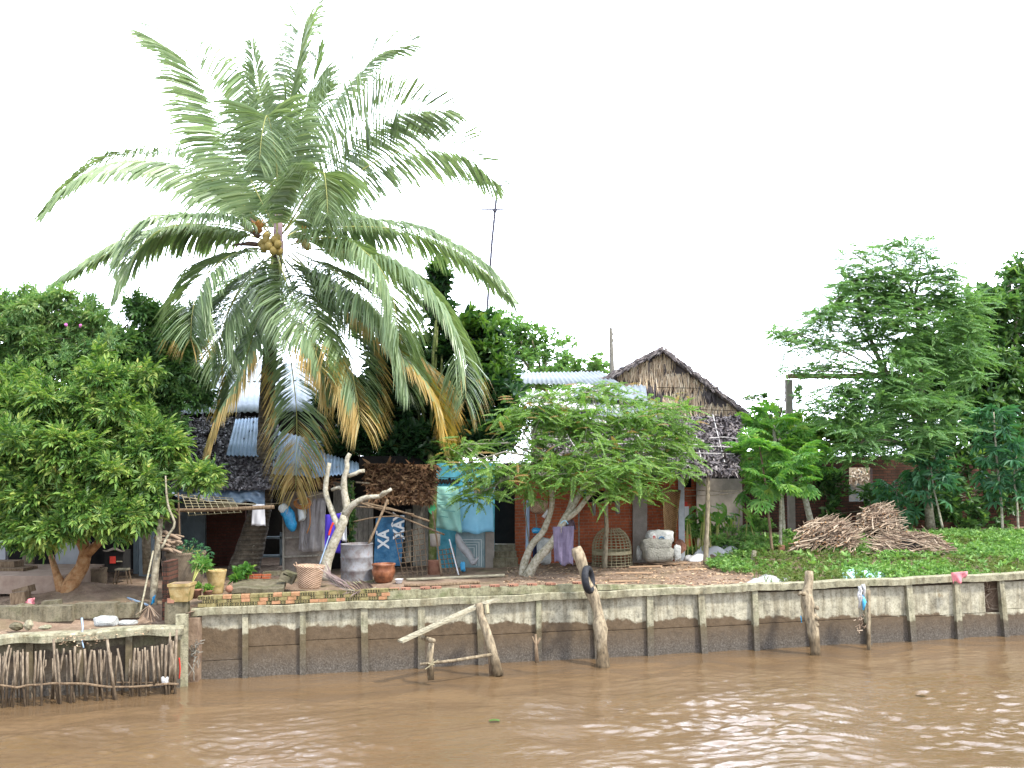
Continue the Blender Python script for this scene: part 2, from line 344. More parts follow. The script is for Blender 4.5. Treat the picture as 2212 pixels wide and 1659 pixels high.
def brick(name, c1, c2, mort, sx=.21, sz=.07, ms=.008, angle=0, dirt=.5, off=.5, bs=.5):
    m, N = nt(name); v = coords(N); s = N.nodes.new('ShaderNodeSeparateXYZ'); N.links.new(v, s.inputs[0])
    x = mathn(N, 'ADD', s.outputs[0], mathn(N, 'MULTIPLY', s.outputs[1], .9)) if angle else s.outputs[0]
    cb = N.nodes.new('ShaderNodeCombineXYZ'); N.links.new(x, cb.inputs[0]); N.links.new(s.outputs[2], cb.inputs[1])
    wv = noise(N, v, 3, 3); cb2 = N.nodes.new('ShaderNodeVectorMath'); cb2.operation = 'ADD'; N.links.new(cb.outputs[0], cb2.inputs[0])
    cc = N.nodes.new('ShaderNodeCombineXYZ'); N.links.new(mathn(N, 'MULTIPLY', wv, .015), cc.inputs[1]); N.links.new(cc.outputs[0], cb2.inputs[1])
    b = N.nodes.new('ShaderNodeTexBrick'); N.links.new(cb2.outputs[0], b.inputs[0]); b.inputs['Scale'].default_value = 1; b.inputs['Brick Width'].default_value = sx; b.inputs['Row Height'].default_value = sz
    b.inputs['Mortar Size'].default_value = ms; b.inputs['Mortar Smooth'].default_value = .3; b.inputs['Color1'].default_value = (*c1, 1); b.inputs['Color2'].default_value = (*c2, 1); b.inputs['Mortar'].default_value = (*mort, 1)
    n = noise(N, v, 2.2); r = ramp(N, [(.45, .42, .36), (1, 1, 1)], [.35, .62]); N.links.new(n, r.inputs[0])
    n2 = noise(N, v, 25); r2 = ramp(N, [(.7, .7, .7), (1.15, 1.1, 1.1)], [.3, .7]); N.links.new(n2, r2.inputs[0])
    c = mixc(N, dirt, b.outputs[0], r.outputs[0], 'MULTIPLY'); c = mixc(N, 1., c, r2.outputs[0], 'MULTIPLY')
    h = mathn(N, 'SUBTRACT', mathn(N, 'MULTIPLY', n2, .4), b.outputs['Fac']); finish(N, c, .9, h, bs, .01); return m
m_brick = brick('brick_orange', (.42, .115, .045), (.33, .085, .035), (.30, .17, .11))
m_brickd = brick('brick_old', (.17, .07, .045), (.1, .05, .035), (.045, .04, .03), .22, .075, .01, dirt=.9)
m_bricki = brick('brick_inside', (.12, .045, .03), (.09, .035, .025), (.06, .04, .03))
def concrete(name, base, tide=None, moss=.4, dark=(.068, .047, .027), green=(.1, .13, .04), sc=1.):
    m, N = nt(name); v = coords(N); s = N.nodes.new('ShaderNodeSeparateXYZ'); N.links.new(v, s.inputs[0])
    n1 = noise(N, v, 2.3*sc); n2 = noise(N, v, 30*sc, 8, .7); n3 = noise(N, v, 7*sc, 8, .65)
    a = ramp(N, [tuple(x*.55 for x in base), base, tuple(min(.8, x*1.3) for x in base)], [.3, .5, .72]); N.links.new(n3, a.inputs[0])
    g = ramp(N, [(0, 0, 0), (1, 1, 1)], [.5, .72]); N.links.new(n1, g.inputs[0])
    c = mixc(N, mathn(N, 'MULTIPLY', g.outputs[0], moss), a.outputs[0], green)
    sp = ramp(N, [(.35, .35, .33), (1, 1, 1)], [.36, .5]); N.links.new(n2, sp.inputs[0]); c = mixc(N, .6, c, sp.outputs[0], 'MULTIPLY')
    dr = ramp(N, [(.5, .46, .4), (1, 1, 1)], [.36, .55]); N.links.new(noise(N, stretch(N, v, (6, 6, .7)), 1.6, 5, .65), dr.inputs[0]); c = mixc(N, .75, c, dr.outputs[0], 'MULTIPLY')
    rb = ramp(N, [(1, 1, 1), (.62, .45, .27)], [.6, .72]); N.links.new(noise(N, v, 3.3, 6, .7), rb.inputs[0]); c = mixc(N, .6, c, rb.outputs[0], 'MULTIPLY')
    rough = .88
    if tide:
        # wet band below the tide mark, with a ragged rim
        t = mathn(N, 'ADD', mathn(N, 'MULTIPLY', s.outputs[0], tide[1]), tide[0])
        bay = mathn(N, 'PINGPONG', mathn(N, 'ADD', s.outputs[0], 5.4), .52)
        t = mathn(N, 'ADD', t, mathn(N, 'MULTIPLY', mathn(N, 'SUBTRACT', noise(N, v, 2.1, 3, .6), .5), .26))
        t = mathn(N, 'ADD', t, mathn(N, 'MULTIPLY', mathn(N, 'SUBTRACT', noise(N, v, 11, 6, .75), .5), .16))
        t = mathn(N, 'ADD', t, mathn(N, 'MULTIPLY', mathn(N, 'POWER', mathn(N, 'SUBTRACT', 1., mathn(N, 'DIVIDE', bay, .52)), 3.), .03))
        d = mathn(N, 'SUBTRACT', t, s.outputs[2]); k = mathn(N, 'MULTIPLY', d, 28.)
        cl = N.nodes.new('ShaderNodeClamp'); N.links.new(k, cl.inputs[0])
        wet = ramp(N, [dark, tuple(x*1.7 for x in dark), (.15, .12, .085)], [.3, .55, .8]); N.links.new(noise(N, v, 9, 8, .75), wet.inputs[0])
        low = mathn(N, 'SMOOTHSTEP' if False else 'MULTIPLY', mathn(N, 'SUBTRACT', .48, s.outputs[2]), 2.6); lc = N.nodes.new('ShaderNodeClamp'); N.links.new(low, lc.inputs[0])
        lw = ramp(N, [(.03, .026, .022), (.095, .085, .072), (.26, .24, .21)], [.38, .52, .7]); N.links.new(noise(N, v, 38, 8, .8), lw.inputs[0])
        w2 = mixc(N, mathn(N, 'MULTIPLY', lc.outputs[0], .8), wet.outputs[0], lw.outputs[0])
        c = mixc(N, cl.outputs[0], c, w2); rough = mathn(N, 'SUBTRACT', .88, mathn(N, 'MULTIPLY', cl.outputs[0], .3))
    finish(N, c, rough, mathn(N, 'ADD', n2, mathn(N, 'MULTIPLY', n3, 1.5)), .5, .015); return m
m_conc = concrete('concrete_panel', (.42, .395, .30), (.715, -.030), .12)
m_concp = concrete('concrete_post', (.33, .31, .22), (.62, -.030), .35, dark=(.07, .055, .03))
m_cap = concrete('concrete_cap', (.33, .31, .215), None, .35, sc=1.3)
m_band = concrete('concrete_mossy', (.25, .24, .15), None, .8, sc=1.5)
m_block = concrete('concrete_dirty', (.17, .15, .1), None, .7, green=(.07, .08, .025))
m_dark = m_dark
m_soil = None
# ------------------------------------------------------------ more materials
m_woodg = M('wood_grey', [(.14, .125, .09), (.3, .27, .19), (.42, .39, .29)], 9, .85, .5, .01, st=(1, 1, 6))
m_log = M('log_pale', [(.1, .085, .06), (.26, .22, .15), (.42, .36, .26)], 7, .85, .7, .02, st=(3, 3, 1))
m_logw = wetwood('log_in_water', [(.08, .065, .045), (.25, .2, .13), (.42, .35, .24)], zt=.42)
m_stake = wetwood('stake', [(.05, .04, .03), (.17, .13, .09), (.4, .33, .24)], 9, (3, 3, 1), .35, .42)
m_woodb = M('wood_brown', [(.08, .05, .03), (.17, .12, .075), (.26, .19, .12)], 8, .85, .4, .01, st=(4, 4, 1))
m_plank = M('plank_door', [(.1, .095, .08), (.2, .19, .16), (.28, .26, .22)], 10, .85, .4, .01, st=(6, 6, 1))
m_bamb = M('bamboo', [(.22, .19, .11), (.38, .34, .22)], 10, .6, .2, .005, rand=.3)
m_stick = M('stick', [(.06, .042, .03), (.19, .13, .09), (.34, .255, .18), (.5, .41, .31)], 5, .85, .3, .01, rand=.75)
m_stickf = M('stick_cut', [(.32, .14, .05), (.5, .27, .12)], 5, .8, 0, rand=.5)
m_shing = M('roof_shingle', [(.018, .016, .02), (.06, .055, .06), (.14, .13, .135), (.36, .35, .37)], 12, .5, .3, .01, rand=.8, spec=.5)
m_thatch = M('thatch_grey', [(.06, .05, .055), (.15, .13, .13), (.28, .25, .24)], 8, .8, .3, .01, rand=.75)
m_straw = M('thatch_straw', [(.40, .29, .19), (.62, .48, .33), (.76, .63, .45), (.85, .75, .58)], 5, .8, .3, .01, rand=.7)
m_thbr = M('thatch_brown', [(.06, .03, .018), (.15, .08, .04), (.27, .17, .09)], 8, .85, .3, .01, rand=.75)
def metal(name, c, rust=.25, cr=(.25, .12, .08)):
    m, N = nt(name); v = coords(N); a = ramp(N, [tuple(x*.75 for x in c), c], [.35, .6]); N.links.new(noise(N, v, 3), a.inputs[0])
    r = ramp(N, [(0, 0, 0), (1, 1, 1)], [.58, .7]); N.links.new(noise(N, v, 1.4, 8, .7), r.inputs[0])
    finish(N, mixc(N, mathn(N, 'MULTIPLY', r.outputs[0], rust), a.outputs[0], cr), .65, None, spec=.3, metal=.1); return m
m_zinc = metal('zinc_sheet', (.36, .42, .48), .3)
m_zincg = metal('zinc_weathered', (.2, .235, .26), .5)
m_zincb = metal('zinc_blue', (.32, .44, .58), .2)
m_zincr = metal('zinc_rusty', (.5, .5, .5), .7, (.2, .1, .08))
m_tile = M('roof_tile', [(.12, .06, .045), (.22, .12, .09)], 15, .9, .5, .02)
m_soil = M('soil', [(.12, .08, .055), (.22, .155, .105), (.3, .22, .155)], 5, .95, .6, .03)
m_black = M('black_and_shade', [(.008, .008, .008), (.02, .018, .016)], 4, .9, 0)  # near-black for dark parts; also paints interior shade and brick holes
m_wallb = M('plaster_blue', [(.16, .2, .22), (.24, .29, .31)], 4, .9, .2)
m_wallp = M('plaster_pale', [(.28, .3, .32), (.45, .47, .48)], 3, .9, .2)
m_wallg = M('wall_sheet_grey', [(.1, .085, .07), (.18, .155, .13), (.24, .21, .18)], 5, .85, .3)
m_grayc = M('plaster_grey', [(.2, .175, .15), (.28, .25, .215)], 6, .9, .3)
m_greyb = M('pillar_grey', [(.3, .33, .35), (.42, .45, .47)], 8, .9, .3)
m_turq = M('painted_turquoise', [(.05, .22, .29), (.08, .32, .42), (.13, .42, .52)], 5, .7, .2)
m_cblue = M('cloth_sky', [(.2, .48, .66), (.28, .58, .76)], 3, .8, .15)
m_cgreen = M('cloth_green', [(.22, .47, .43), (.34, .6, .52)], 4, .8, .15)
m_tarp = M('tarp_blue_grey', [(.06, .09, .14), (.12, .17, .23), (.2, .26, .31)], 6, .4, .3, spec=.5)
m_board = M('board_blue', [(.02, .08, .16), (.035, .14, .27), (.08, .22, .36)], 8, .6, .2)
m_white = M('white_cloth', [(.62, .62, .64), (.7, .7, .72)], 6, .85, .1, trans=.15)
m_sack = M('sack_white', [(.3, .31, .3), (.45, .46, .44), (.58, .58, .56)], 9, .75, .9, .04)
m_sackg = M('sack_grey', [(.16, .155, .13), (.25, .245, .21), (.33, .32, .28)], 7, .8, 1., .05)
m_lav = M('cloth_lavender', [(.15, .125, .19), (.23, .195, .28)], 10, .9, .3, .02)
m_lavd = M('cloth_brownish', [(.06, .04, .05), (.1, .07, .08)], 10, .9, .2)
m_purple = M('cloth_purple', [(.04, .02, .3), (.08, .05, .45)], 6, .8, .1)
m_bag = M('bag_blue', [(.0, .12, .3), (.01, .22, .45), (.05, .35, .6)], 9, .25, .3, .02, spec=.6)
m_bagc = M('bag_clear', [(.45, .5, .5), (.65, .7, .7)], 12, .3, .3, .02, spec=.6)
m_sky = M('plastic_sky', [(.05, .35, .65), (.12, .5, .8)], 9, .35, .2)
m_film = M('plastic_film', [(.26, .24, .24), (.38, .37, .37)], 6, .3, .4, .02, spec=.6, alpha=.55)
m_orange = M('hose_orange', [(.3, .13, .04), (.45, .2, .06)], 6, .6, 0)
m_red = M('red_paint', [(.4, .03, .02), (.55, .05, .03)], 6, .6, 0)
m_pink = M('pink_cloth', [(.6, .18, .2), (.75, .3, .33)], 8, .85, .2)
m_terra = M('terracotta_glaze', [(.08, .03, .015), (.2, .07, .03), (.32, .14, .07)], 7, .4, .3, spec=.5)
m_potg = M('pot_mossy', [(.14, .13, .04), (.34, .24, .1), (.42, .34, .17)], 8, .85, .4)
m_potr = M('pot_clay', [(.2, .09, .06), (.38, .2, .13)], 8, .9, .3)
m_drum = M('drum_rust', [(.13, .1, .1), (.2, .19, .19), (.27, .28, .3), (.2, .11, .09)], 5, .7, .3, .01, metal=.2)
m_wick = None
def wicker(name, a, b, sc=1.):
    m, N = nt(name); v = coords(N); s = N.nodes.new('ShaderNodeSeparateXYZ'); N.links.new(v, s.inputs[0])
    w1 = mathn(N, 'SINE', mathn(N, 'MULTIPLY', s.outputs[2], 190.*sc)); w2 = mathn(N, 'SINE', mathn(N, 'MULTIPLY', s.outputs[0], 120.*sc)); w = mathn(N, 'MULTIPLY', w1, w2)
    f = mathn(N, 'ADD', mathn(N, 'MULTIPLY', w, .25), noise(N, v, 9)); c = ramp(N, [a, b, tuple(x*1.25 for x in b)], [.2, .55, .8]); N.links.new(f, c.inputs[0])
    finish(N, c.outputs[0], .8, w, .7, .01); return m
m_wick = wicker('wicker', (.07, .05, .035), (.2, .155, .105), 1.4); m_wickp = wicker('wicker_pinkish', (.22, .14, .09), (.42, .29, .2), .9); m_mat = wicker('woven_mat', (.14, .08, .035), (.34, .21, .1), .8)
m_tyre = M('rubber', [(.012, .013, .016), (.03, .032, .038)], 20, .6, .4, .01)
m_steel = M('thin_metal', [(.05, .05, .07), (.1, .1, .13)], 6, .5, 0)
m_holl = brick('hollow_brick', (.4, .18, .1), (.22, .2, .08), (.1, .1, .05), .19, .085, .012, dirt=.8)
m_chip = M('wood_chip', [(.2, .11, .06), (.4, .26, .16), (.6, .45, .3)], 3, .85, 0, rand=.9)
m_rag = M('rag', [(.3, .3, .3), (.6, .6, .6)], 12, .8, .4)
m_coco = M('coconut_skin', [(.22, .17, .05), (.38, .28, .09)], 9, .5, .2)
m_flower = M('palm_flower', [(.3, .14, .04), (.5, .27, .08)], 9, .8, 0, rand=.6)
m_spathe = M('palm_spathe', [(.06, .04, .04), (.16, .1, .08)], 9, .8, .2)
m_lilac = M('palm_sheath', [(.28, .2, .24), (.42, .3, .34)], 9, .8, .2)
# ------------------------------------------------------------ camera, light, sky
cam = bpy.data.cameras.new('camera'); co = bpy.data.objects.new('camera', cam); COL.objects.link(co)
cam.sensor_width = 36; cam.lens = 36*F/2212; cam.clip_end = 3000; cam.clip_start = .1
from mathutils import Matrix
co.matrix_world = Matrix(((RT[0], UP[0], -fw[0], 0), (RT[1], UP[1], -fw[1], 0), (RT[2], UP[2], -fw[2], CAMH), (0, 0, 0, 1)))
sc = bpy.context.scene; sc.camera = co
sc.view_settings.view_transform = 'Standard'; sc.view_settings.look = 'None'; sc.view_settings.exposure = 0.98; sc.view_settings.gamma = 1
SEL, SAZ = math.radians(52), math.radians(55)      # sun: behind the camera, to the right
sd = np.array([math.cos(SEL)*math.sin(SAZ), -math.cos(SEL)*math.cos(SAZ), math.sin(SEL)])
sl = bpy.data.lights.new('sun', 'SUN'); sl.energy = 3.0; sl.angle = math.radians(6); sl.color = (1, .95, .86)
so = bpy.data.objects.new('sun', sl); COL.objects.link(so)
from mathutils import Vector
so.rotation_euler = Vector(sd).to_track_quat('Z', 'Y').to_euler()
w = bpy.data.worlds.new('World'); sc.world = w; w.use_nodes = True; WN_ = w.node_tree; WN_.nodes.clear()
sk = WN_.nodes.new('ShaderNodeTexSky'); sk.sky_type = 'NISHITA'; sk.sun_disc = False; sk.sun_elevation = SEL; sk.sun_rotation = PI-SAZ; sk.dust_density = 4
vm = WN_.nodes.new('ShaderNodeVectorMath'); vm.operation = 'SCALE'; vm.inputs[3].default_value = .10; WN_.links.new(sk.outputs[0], vm.inputs[0])
mx = mixc(WN_, .86, vm.outputs[0], (1.16, 1.25, 1.44))
# sky boosted over the far bank, added to whiten water reflections and backlight leaves
tcw = WN_.nodes.new('ShaderNodeTexCoord'); sxw = WN_.nodes.new('ShaderNodeSeparateXYZ'); WN_.links.new(tcw.outputs['Generated'], sxw.inputs[0])
yy = mathn(WN_, 'MAXIMUM', sxw.outputs[1], 0.); gl = mathn(WN_, 'ADD', 1.12, mathn(WN_, 'MULTIPLY', mathn(WN_, 'POWER', yy, 2.), 3.2)); vm2 = WN_.nodes.new('ShaderNodeVectorMath'); vm2.operation = 'SCALE'; WN_.links.new(mx, vm2.inputs[0]); WN_.links.new(gl, vm2.inputs[3]); mx = vm2.outputs[0]
bg = WN_.nodes.new('ShaderNodeBackground'); bg.inputs[1].default_value = 1.0; WN_.links.new(mx, bg.inputs[0])
wo = WN_.nodes.new('ShaderNodeOutputWorld'); WN_.links.new(bg.outputs[0], wo.inputs[0])
# ------------------------------------------------------------ ground
def ground():
    xs = np.concatenate([[-400, -150, -60, -30, -20], np.arange(-14, 18, .16), [20, 26, 40, 80, 200, 400]])
    xs = np.sort(np.concatenate([xs, [-5.52, -5.47]]))
    ds = np.concatenate([[0.04, .1, .2], np.arange(.35, 6, .18), np.arange(6, 20, .8), [24, 32, 50, 100, 300, 900]])
    V = [(x, yw(x)+d, gz(x, yw(x)+d) if d < 30 else 1.4) for d in ds for x in xs]; n = len(xs)
    mb = MB(); mb.add(V, [(j*n+i, j*n+i+1, (j+1)*n+i+1, (j+1)*n+i) for j in range(len(ds)-1) for i in range(n-1)])
    m, N = nt('ground'); v = coords(N); a = ramp(N, [(.10, .065, .045), (.19, .13, .09), (.29, .21, .15), (.38, .3, .22)], [.3, .45, .6, .75]); N.links.new(noise(N, v, 2.6, 10, .75), a.inputs[0])
    g = ramp(N, [(0, 0, 0), (1, 1, 1)], [.52, .68]); N.links.new(noise(N, v, .9, 6), g.inputs[0])
    c = mixc(N, mathn(N, 'MULTIPLY', g.outputs[0], .45), a.outputs[0], (.13, .12, .055))
    finish(N, c, .95, noise(N, v, 18, 8, .7), .8, .04)
    tag(mb.build('ground', m, loc=(0, 0, 0)), kind='structure')
ground()
def water():
    rw = np.random.RandomState(21); W = []
    for k in range(90):
        lam = .15*(1.9/.15)**(rw.rand()**1.5); th = rw.normal()*.55+PI/2; W.append((2*PI/lam*math.cos(th), 2*PI/lam*math.sin(th), rw.rand()*6.28, lam))
    xs = np.concatenate([[-900, -200, -60, -25, -14], np.arange(-9, 12.5, .05), [14, 18, 30, 80, 250, 900]])
    ys = np.concatenate([[-600, -100, -20, 0, 6, 10], np.arange(10.4, 20.6, .04), [20.9]])
    X, Yg = np.meshgrid(xs, ys); Z = np.zeros_like(X)
    wx = X+.25*np.sin(Yg*1.7+X*.6); wy = Yg+.2*np.sin(X*1.3)+.12*np.sin(X*3.1-Yg)
    # ruffled patch at the near right, calmer water under the wall
    pat = lambda cx, cy, rx, ry: np.exp(-(((X-cx)/rx)**2+((Yg-cy)/ry)**2))
    m_ = .35+1.3*pat(4.4, 13.6, 3.6, 2.4)+.9*pat(-4.3, 13., 2.8, 1.4)+.35*pat(7.5, 15.2, 3., 1.6)+.2*np.sin(X*.9+Yg*1.3)*np.sin(Yg*1.1-X*.4); m_ = np.clip(m_, .2, 1.8)
    m2 = .6+.25*np.sin(X*.7-Yg*1.9+1)
    for kx, ky, ph, lam in W:
        slope = .014 if lam > .45 else .018; Z += slope*lam/(2*PI)*np.sin(kx*wx+ky*wy+ph)*(m2 if lam > .45 else m_)
    Z = np.where((Yg > 10.3) & (Yg < 20.7) & (X > -9.1) & (X < 12.6), Z*1.25, 0)
    n = len(xs); V = np.stack([X.ravel(), Yg.ravel(), Z.ravel()], 1); i0 = (np.arange(len(ys)-1)[:, None]*n+np.arange(n-1)[None, :]).ravel()
    L = np.stack([i0, i0+1, i0+n+1, i0+n], 1).ravel(); mb = MB(); mb.raw(V, L, [4]*len(i0)); mb.L = [L]
    m, N = nt('water'); v = coords(N)
    h2 = noise(N, stretch(N, v, (1.5, 3.2, 1)), 5., 4, .6, .8)
    c = ramp(N, [(.115, .072, .036), (.14, .09, .048)], [.35, .65]); N.links.new(noise(N, stretch(N, v, (.4, 1, 1)), .8, 4), c.inputs[0])
    b = N.nodes.new('ShaderNodeBsdfPrincipled'); N.links.new(c.outputs[0], b.inputs['Base Color']); b.inputs['Roughness'].default_value = .02; b.inputs['IOR'].default_value = 1.4
    bp = N.nodes.new('ShaderNodeBump'); bp.inputs['Strength'].default_value = .5; bp.inputs['Distance'].default_value = .012; N.links.new(h2, bp.inputs['Height']); N.links.new(bp.outputs[0], b.inputs['Normal'])
    o = N.nodes.new('ShaderNodeOutputMaterial'); N.links.new(b.outputs[0], o.inputs[0])
    ob = mb.build('water', m, loc=(0, 0, 0), smooth=True); tag(ob, kind='structure')
water()
# ------------------------------------------------------------ main retaining wall
def wp(s, off, z): return WA+WD*s-WN*off+np.array([0, 0, z])   # off > 0: towards the river
posts = [-0.08, .76, 1.72, 2.76, 3.75, 4.78, 5.85, 6.89, 7.92, 8.9, 9.95, 11.05, 12.2, 13.08, 14.09, 15.05, 16.08, 17.1, 18.1, 19.1, 20.2, 21.2, 22.2, 23.2, 24.2]
def retaining_wall():
    T = thing('retaining_wall', 'long grey concrete river wall of panels and posts with brown tide mark, right of the corner', 'wall', WA)
    cap = MB(); n = 90
    if True:   # a slightly uneven cap beam
        def ez(s): return .008*math.sin(s*3.3)+.004*math.sin(s*7.7)
        def p(s, o, z): return wp(s, o+.004*math.sin(s*4), z+ez(s))
        cap.sweep(lambda s: [p(s, .125+.006*math.sin(s*23), 1.075+.005*math.sin(s*31)), p(s, .13, 1.19+.004*math.sin(s*19)), p(s, .115, 1.2), p(s, -.1, 1.2), p(s, -.1, 1.075)], np.linspace(-.12, 24.5, 210))
    cap.build('cap_beam', m_cap, T)
    for i, s in enumerate(posts):
        lean = .02+.012*math.sin(i*2.1)+(.05 if i > 8 else 0); r = .054+.007*math.sin(i*5); mb = MB(); d = .02*math.sin(i*3.3)
        for z0, z1 in ((-.5, .3), (.3, .7), (.7, 1.078)):
            o0, o1 = .085+lean*(1.1-z0)*.6, .085+lean*(1.1-z1)*.6; x0, x1 = d*(z0-1), d*(z1-1)
            mb.hexa([wp(s+x0-r, o0, z0), wp(s+x0+r, o0, z0), wp(s+x0+r, -.0, z0), wp(s+x0-r, -.0, z0), wp(s+x1-r, o1, z1), wp(s+x1+r, o1, z1), wp(s+x1+r, -.0, z1), wp(s+x1-r, -.0, z1)])
        mb.build('post', m_concp, T)
    jz = [.3, .5, .56, .52, .53, .5, .5, .47, .46, .45, .46, .46, .47, .44, .45, .5, .5, .5]+[.5]*8
    for i in range(len(posts)-1):
        a, b = posts[i]+.03, posts[i+1]-.03; z1 = 1.074
        if i >= 10: z1 = 1.03
        if i == 13: z1 = 1.02
        j = jz[i]
        if i == 14: b2 = a+(b-a)*.66
        else: b2 = b
        if i == 12: b2 = a+(b-a)*.97
        MB().box((wp((a+b2)/2, -.015, (z1+j+.01)/2)), (b2-a, .05, z1-j-.01), WD).build('upper_panel', m_conc, T)
        MB().box((wp((a+b)/2, .005, (j-.6)/2)), (b-a, .05, j+.6), WD).build('lower_panel', m_conc, T)
    return T
retaining_wall()
def parapet():
    # hollow-brick part then plastered part, sitting on the cap
    T = thing('brick_parapet', 'low mossy course of hollow orange bricks on top of the river wall', 'parapet', wp(0, 0, 1.2))
    mb = MB(); ho = MB(); red = MB()
    h = .062; rr = random.Random(5)
    for row in range(3):
        s = -.02+(row % 2)*.07
        while s < 3.15-(.0 if row < 2 else -.2):
            L = rr.choice((.15, .085, .15, .085)); tgt = red if (L > .1 and rr.random() < .5) else mb
            zc = 1.203+h*(row+.5)+.004; off = rr.uniform(-.008, .008)
            tgt.box(wp(s+L/2, .0+off, zc), (L-.008, .16, h-.006), WD)
            if L < .1:
                for ax in (-.02, .02):
                    for az in (-.013, .013): ho.box(wp(s+L/2+ax, .08+off, zc+az), (.02, .006, .016), WD)  # dark blocks proud of the brick ends paint the shade of holes
            s += L
    mb.build('mossy_brickwork', M('brick_moss', [(.1, .11, .04), (.22, .18, .08), (.3, .27, .13)], 12, .9, .5), T)
    red.build('orange_brickwork', M('brick_clean', [(.2, .13, .06), (.36, .19, .1), (.44, .24, .14)], 9, .9, .5), T); ho.build('hole_shade_blocks', m_black, T)['kind'] = 'stuff'
    T2 = thing('concrete_parapet', 'low mossy cement kerb with dark blocks for brick holes along its top, on the river wall', 'parapet', wp(3.3, 0, 1.2))
    mb = MB(); ho = MB(); br = MB(); n = 40
    if True:
        def t(s): return 1.355-.03*(s-3.1)/3.7+.006*math.sin(s*8)
        def o(s): return .075+.012*math.sin(s*6.1)
        mb.sweep(lambda s: [wp(s, o(s), 1.204), wp(s, o(s)+.006*math.sin(s*29), 1.27), wp(s, o(s)-.01, t(s)), wp(s, -.08, t(s)), wp(s, -.08, 1.204)], np.linspace(3.16, 6.91, 60))
    s = 3.2
    while s < 6.8:
        z = 1.357-.03*(s-3.1)/3.7; br.box(wp(s+.09, -.01, z+.018), (.17, .13, .035), WD)
        for ax in (-.02, .02): ho.box(wp(s+.05+ax, .056, z+.018), (.018, .006, .02), WD)  # hole shade painted as small dark blocks on the brick face
        s += rr.choice((.2, .34, .5))
    mb.build('cement_face', m_band, T2); br.build('brick_topping', m_potr, T2); ho.build('hole_shade_blocks', m_black, T2)['kind'] = 'stuff'
    T3 = MB(); 
    T3.sweep(lambda s: [wp(s, .04+.01*math.sin(s*9), 1.204), wp(s, .02, 1.3-(s-6.95)*.045+.006*math.sin(s*15)), wp(s, -.1, 1.3-(s-6.95)*.045), wp(s, -.1, 1.204)], np.linspace(6.95, 8.65, 24))
    one('cement_kerb', 'short worn cement kerb tapering away right of the tyre post', 'kerb', T3, m_band)
parapet()
# pier of hollow bricks at the corner and the dark side wall behind it
mb = MB(); ho = MB()
T = thing('brick_pier', 'rough mossy pier of cement and hollow bricks at the river wall corner', 'pier', P(383, 1345, 17.)*1)
mb.box(P(383, 1350, 17.05)+np.array([0, 0, -.35]), (.36, .32, 1.5), WD)
mb.build('pier_body', m_block, T)
b1 = MB()
for (u0_, v0_, u1_, v1_) in ((361, 1292, 376, 1303), (372, 1281, 400, 1286)): b1.hexa([P(u0_, v1_, 16.86), P(u1_, v1_, 16.86), P(u1_, v1_, 17.), P(u0_, v1_, 17.), P(u0_, v0_, 16.86), P(u1_, v0_, 16.86), P(u1_, v0_, 17.), P(u0_, v0_, 17.)])
b1.build('orange_brick', m_potr, T)
T = thing('side_brick_wall', 'narrow end of a hollow brick wall between the two yards', 'wall', P(358, 1300, 17.2))
mb = MB(); y0 = 17.25
mb.hexa([P(350, 1340, y0), P(364, 1340, y0), P(364, 1340, y0)+np.array([0, .5, 0]), P(350, 1340, y0)+np.array([0, .5, 0]), P(350, 1213, y0), P(364, 1213, y0), P(364, 1213, y0)+np.array([0, .5, 0]), P(350, 1213, y0)+np.array([0, .5, 0])])
mb.build('wall_end', m_brickd, T)
for i in range(7):
    v = 1222+i*9+(10 if i > 2 else 0)
    for a in (354, 359):
        for b in (-2, 2): ho.box(P(a, v+b, y0-.004), (.018, .006, .018))  # dark blocks on the wall end stand in for shaded holes
ho.build('hole_shade_blocks', m_black, T)
m_fill = MB(); m_fill.box((-5.5, 17.05, .25), (.34, .3, 1.6)); tag(m_fill.build('river_bank', m_soil), kind='structure')
# ------------------------------------------------------------ left retaining wall
def lp(s, off, z): return LA+LD*s-LN*off+np.array([0, 0, z])
T = thing('retaining_wall', 'weathered concrete river wall behind the stake fence, with thick cracked cap', 'wall', LA)
cap = MB()
if True:
    def q(s, o, z): return lp(s, o+.012*math.sin(s*5), z+.012*math.sin(s*4.3)+.004*math.sin(s*9))
    cap.sweep(lambda s: [q(s, .19+.012*math.sin(s*11), .87+.012*math.sin(s*7)), q(s, .2+.01*math.sin(s*14), .97), q(s, .18, 1.0), q(s, -.1, 1.0), q(s, -.1, .87)], np.linspace(-3.6, 2.72, 70))
cap.build('cap_beam', m_cap, T)
for s in (-3.0, -2.0, -1.1, -.1, .42, 1.15, 1.88, 2.62):
    if s == -.1: continue
    MB().hexa([lp(s-.05, .12, -.5), lp(s+.05, .12, -.5), lp(s+.05, 0, -.5), lp(s-.05, 0, -.5), lp(s-.05, .1, .872), lp(s+.05, .1, .872), lp(s+.05, 0, .872), lp(s-.05, 0, .872)]).build('post', m_concp, T)
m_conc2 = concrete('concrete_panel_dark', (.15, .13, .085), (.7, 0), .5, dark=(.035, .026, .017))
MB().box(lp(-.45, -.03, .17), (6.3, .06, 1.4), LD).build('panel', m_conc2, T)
MB().box(P(393, 1400, 16.72)+np.array([0, 0, -.2]), (.2, .2, 1.5), LD).build('corner_block', m_cap, T)
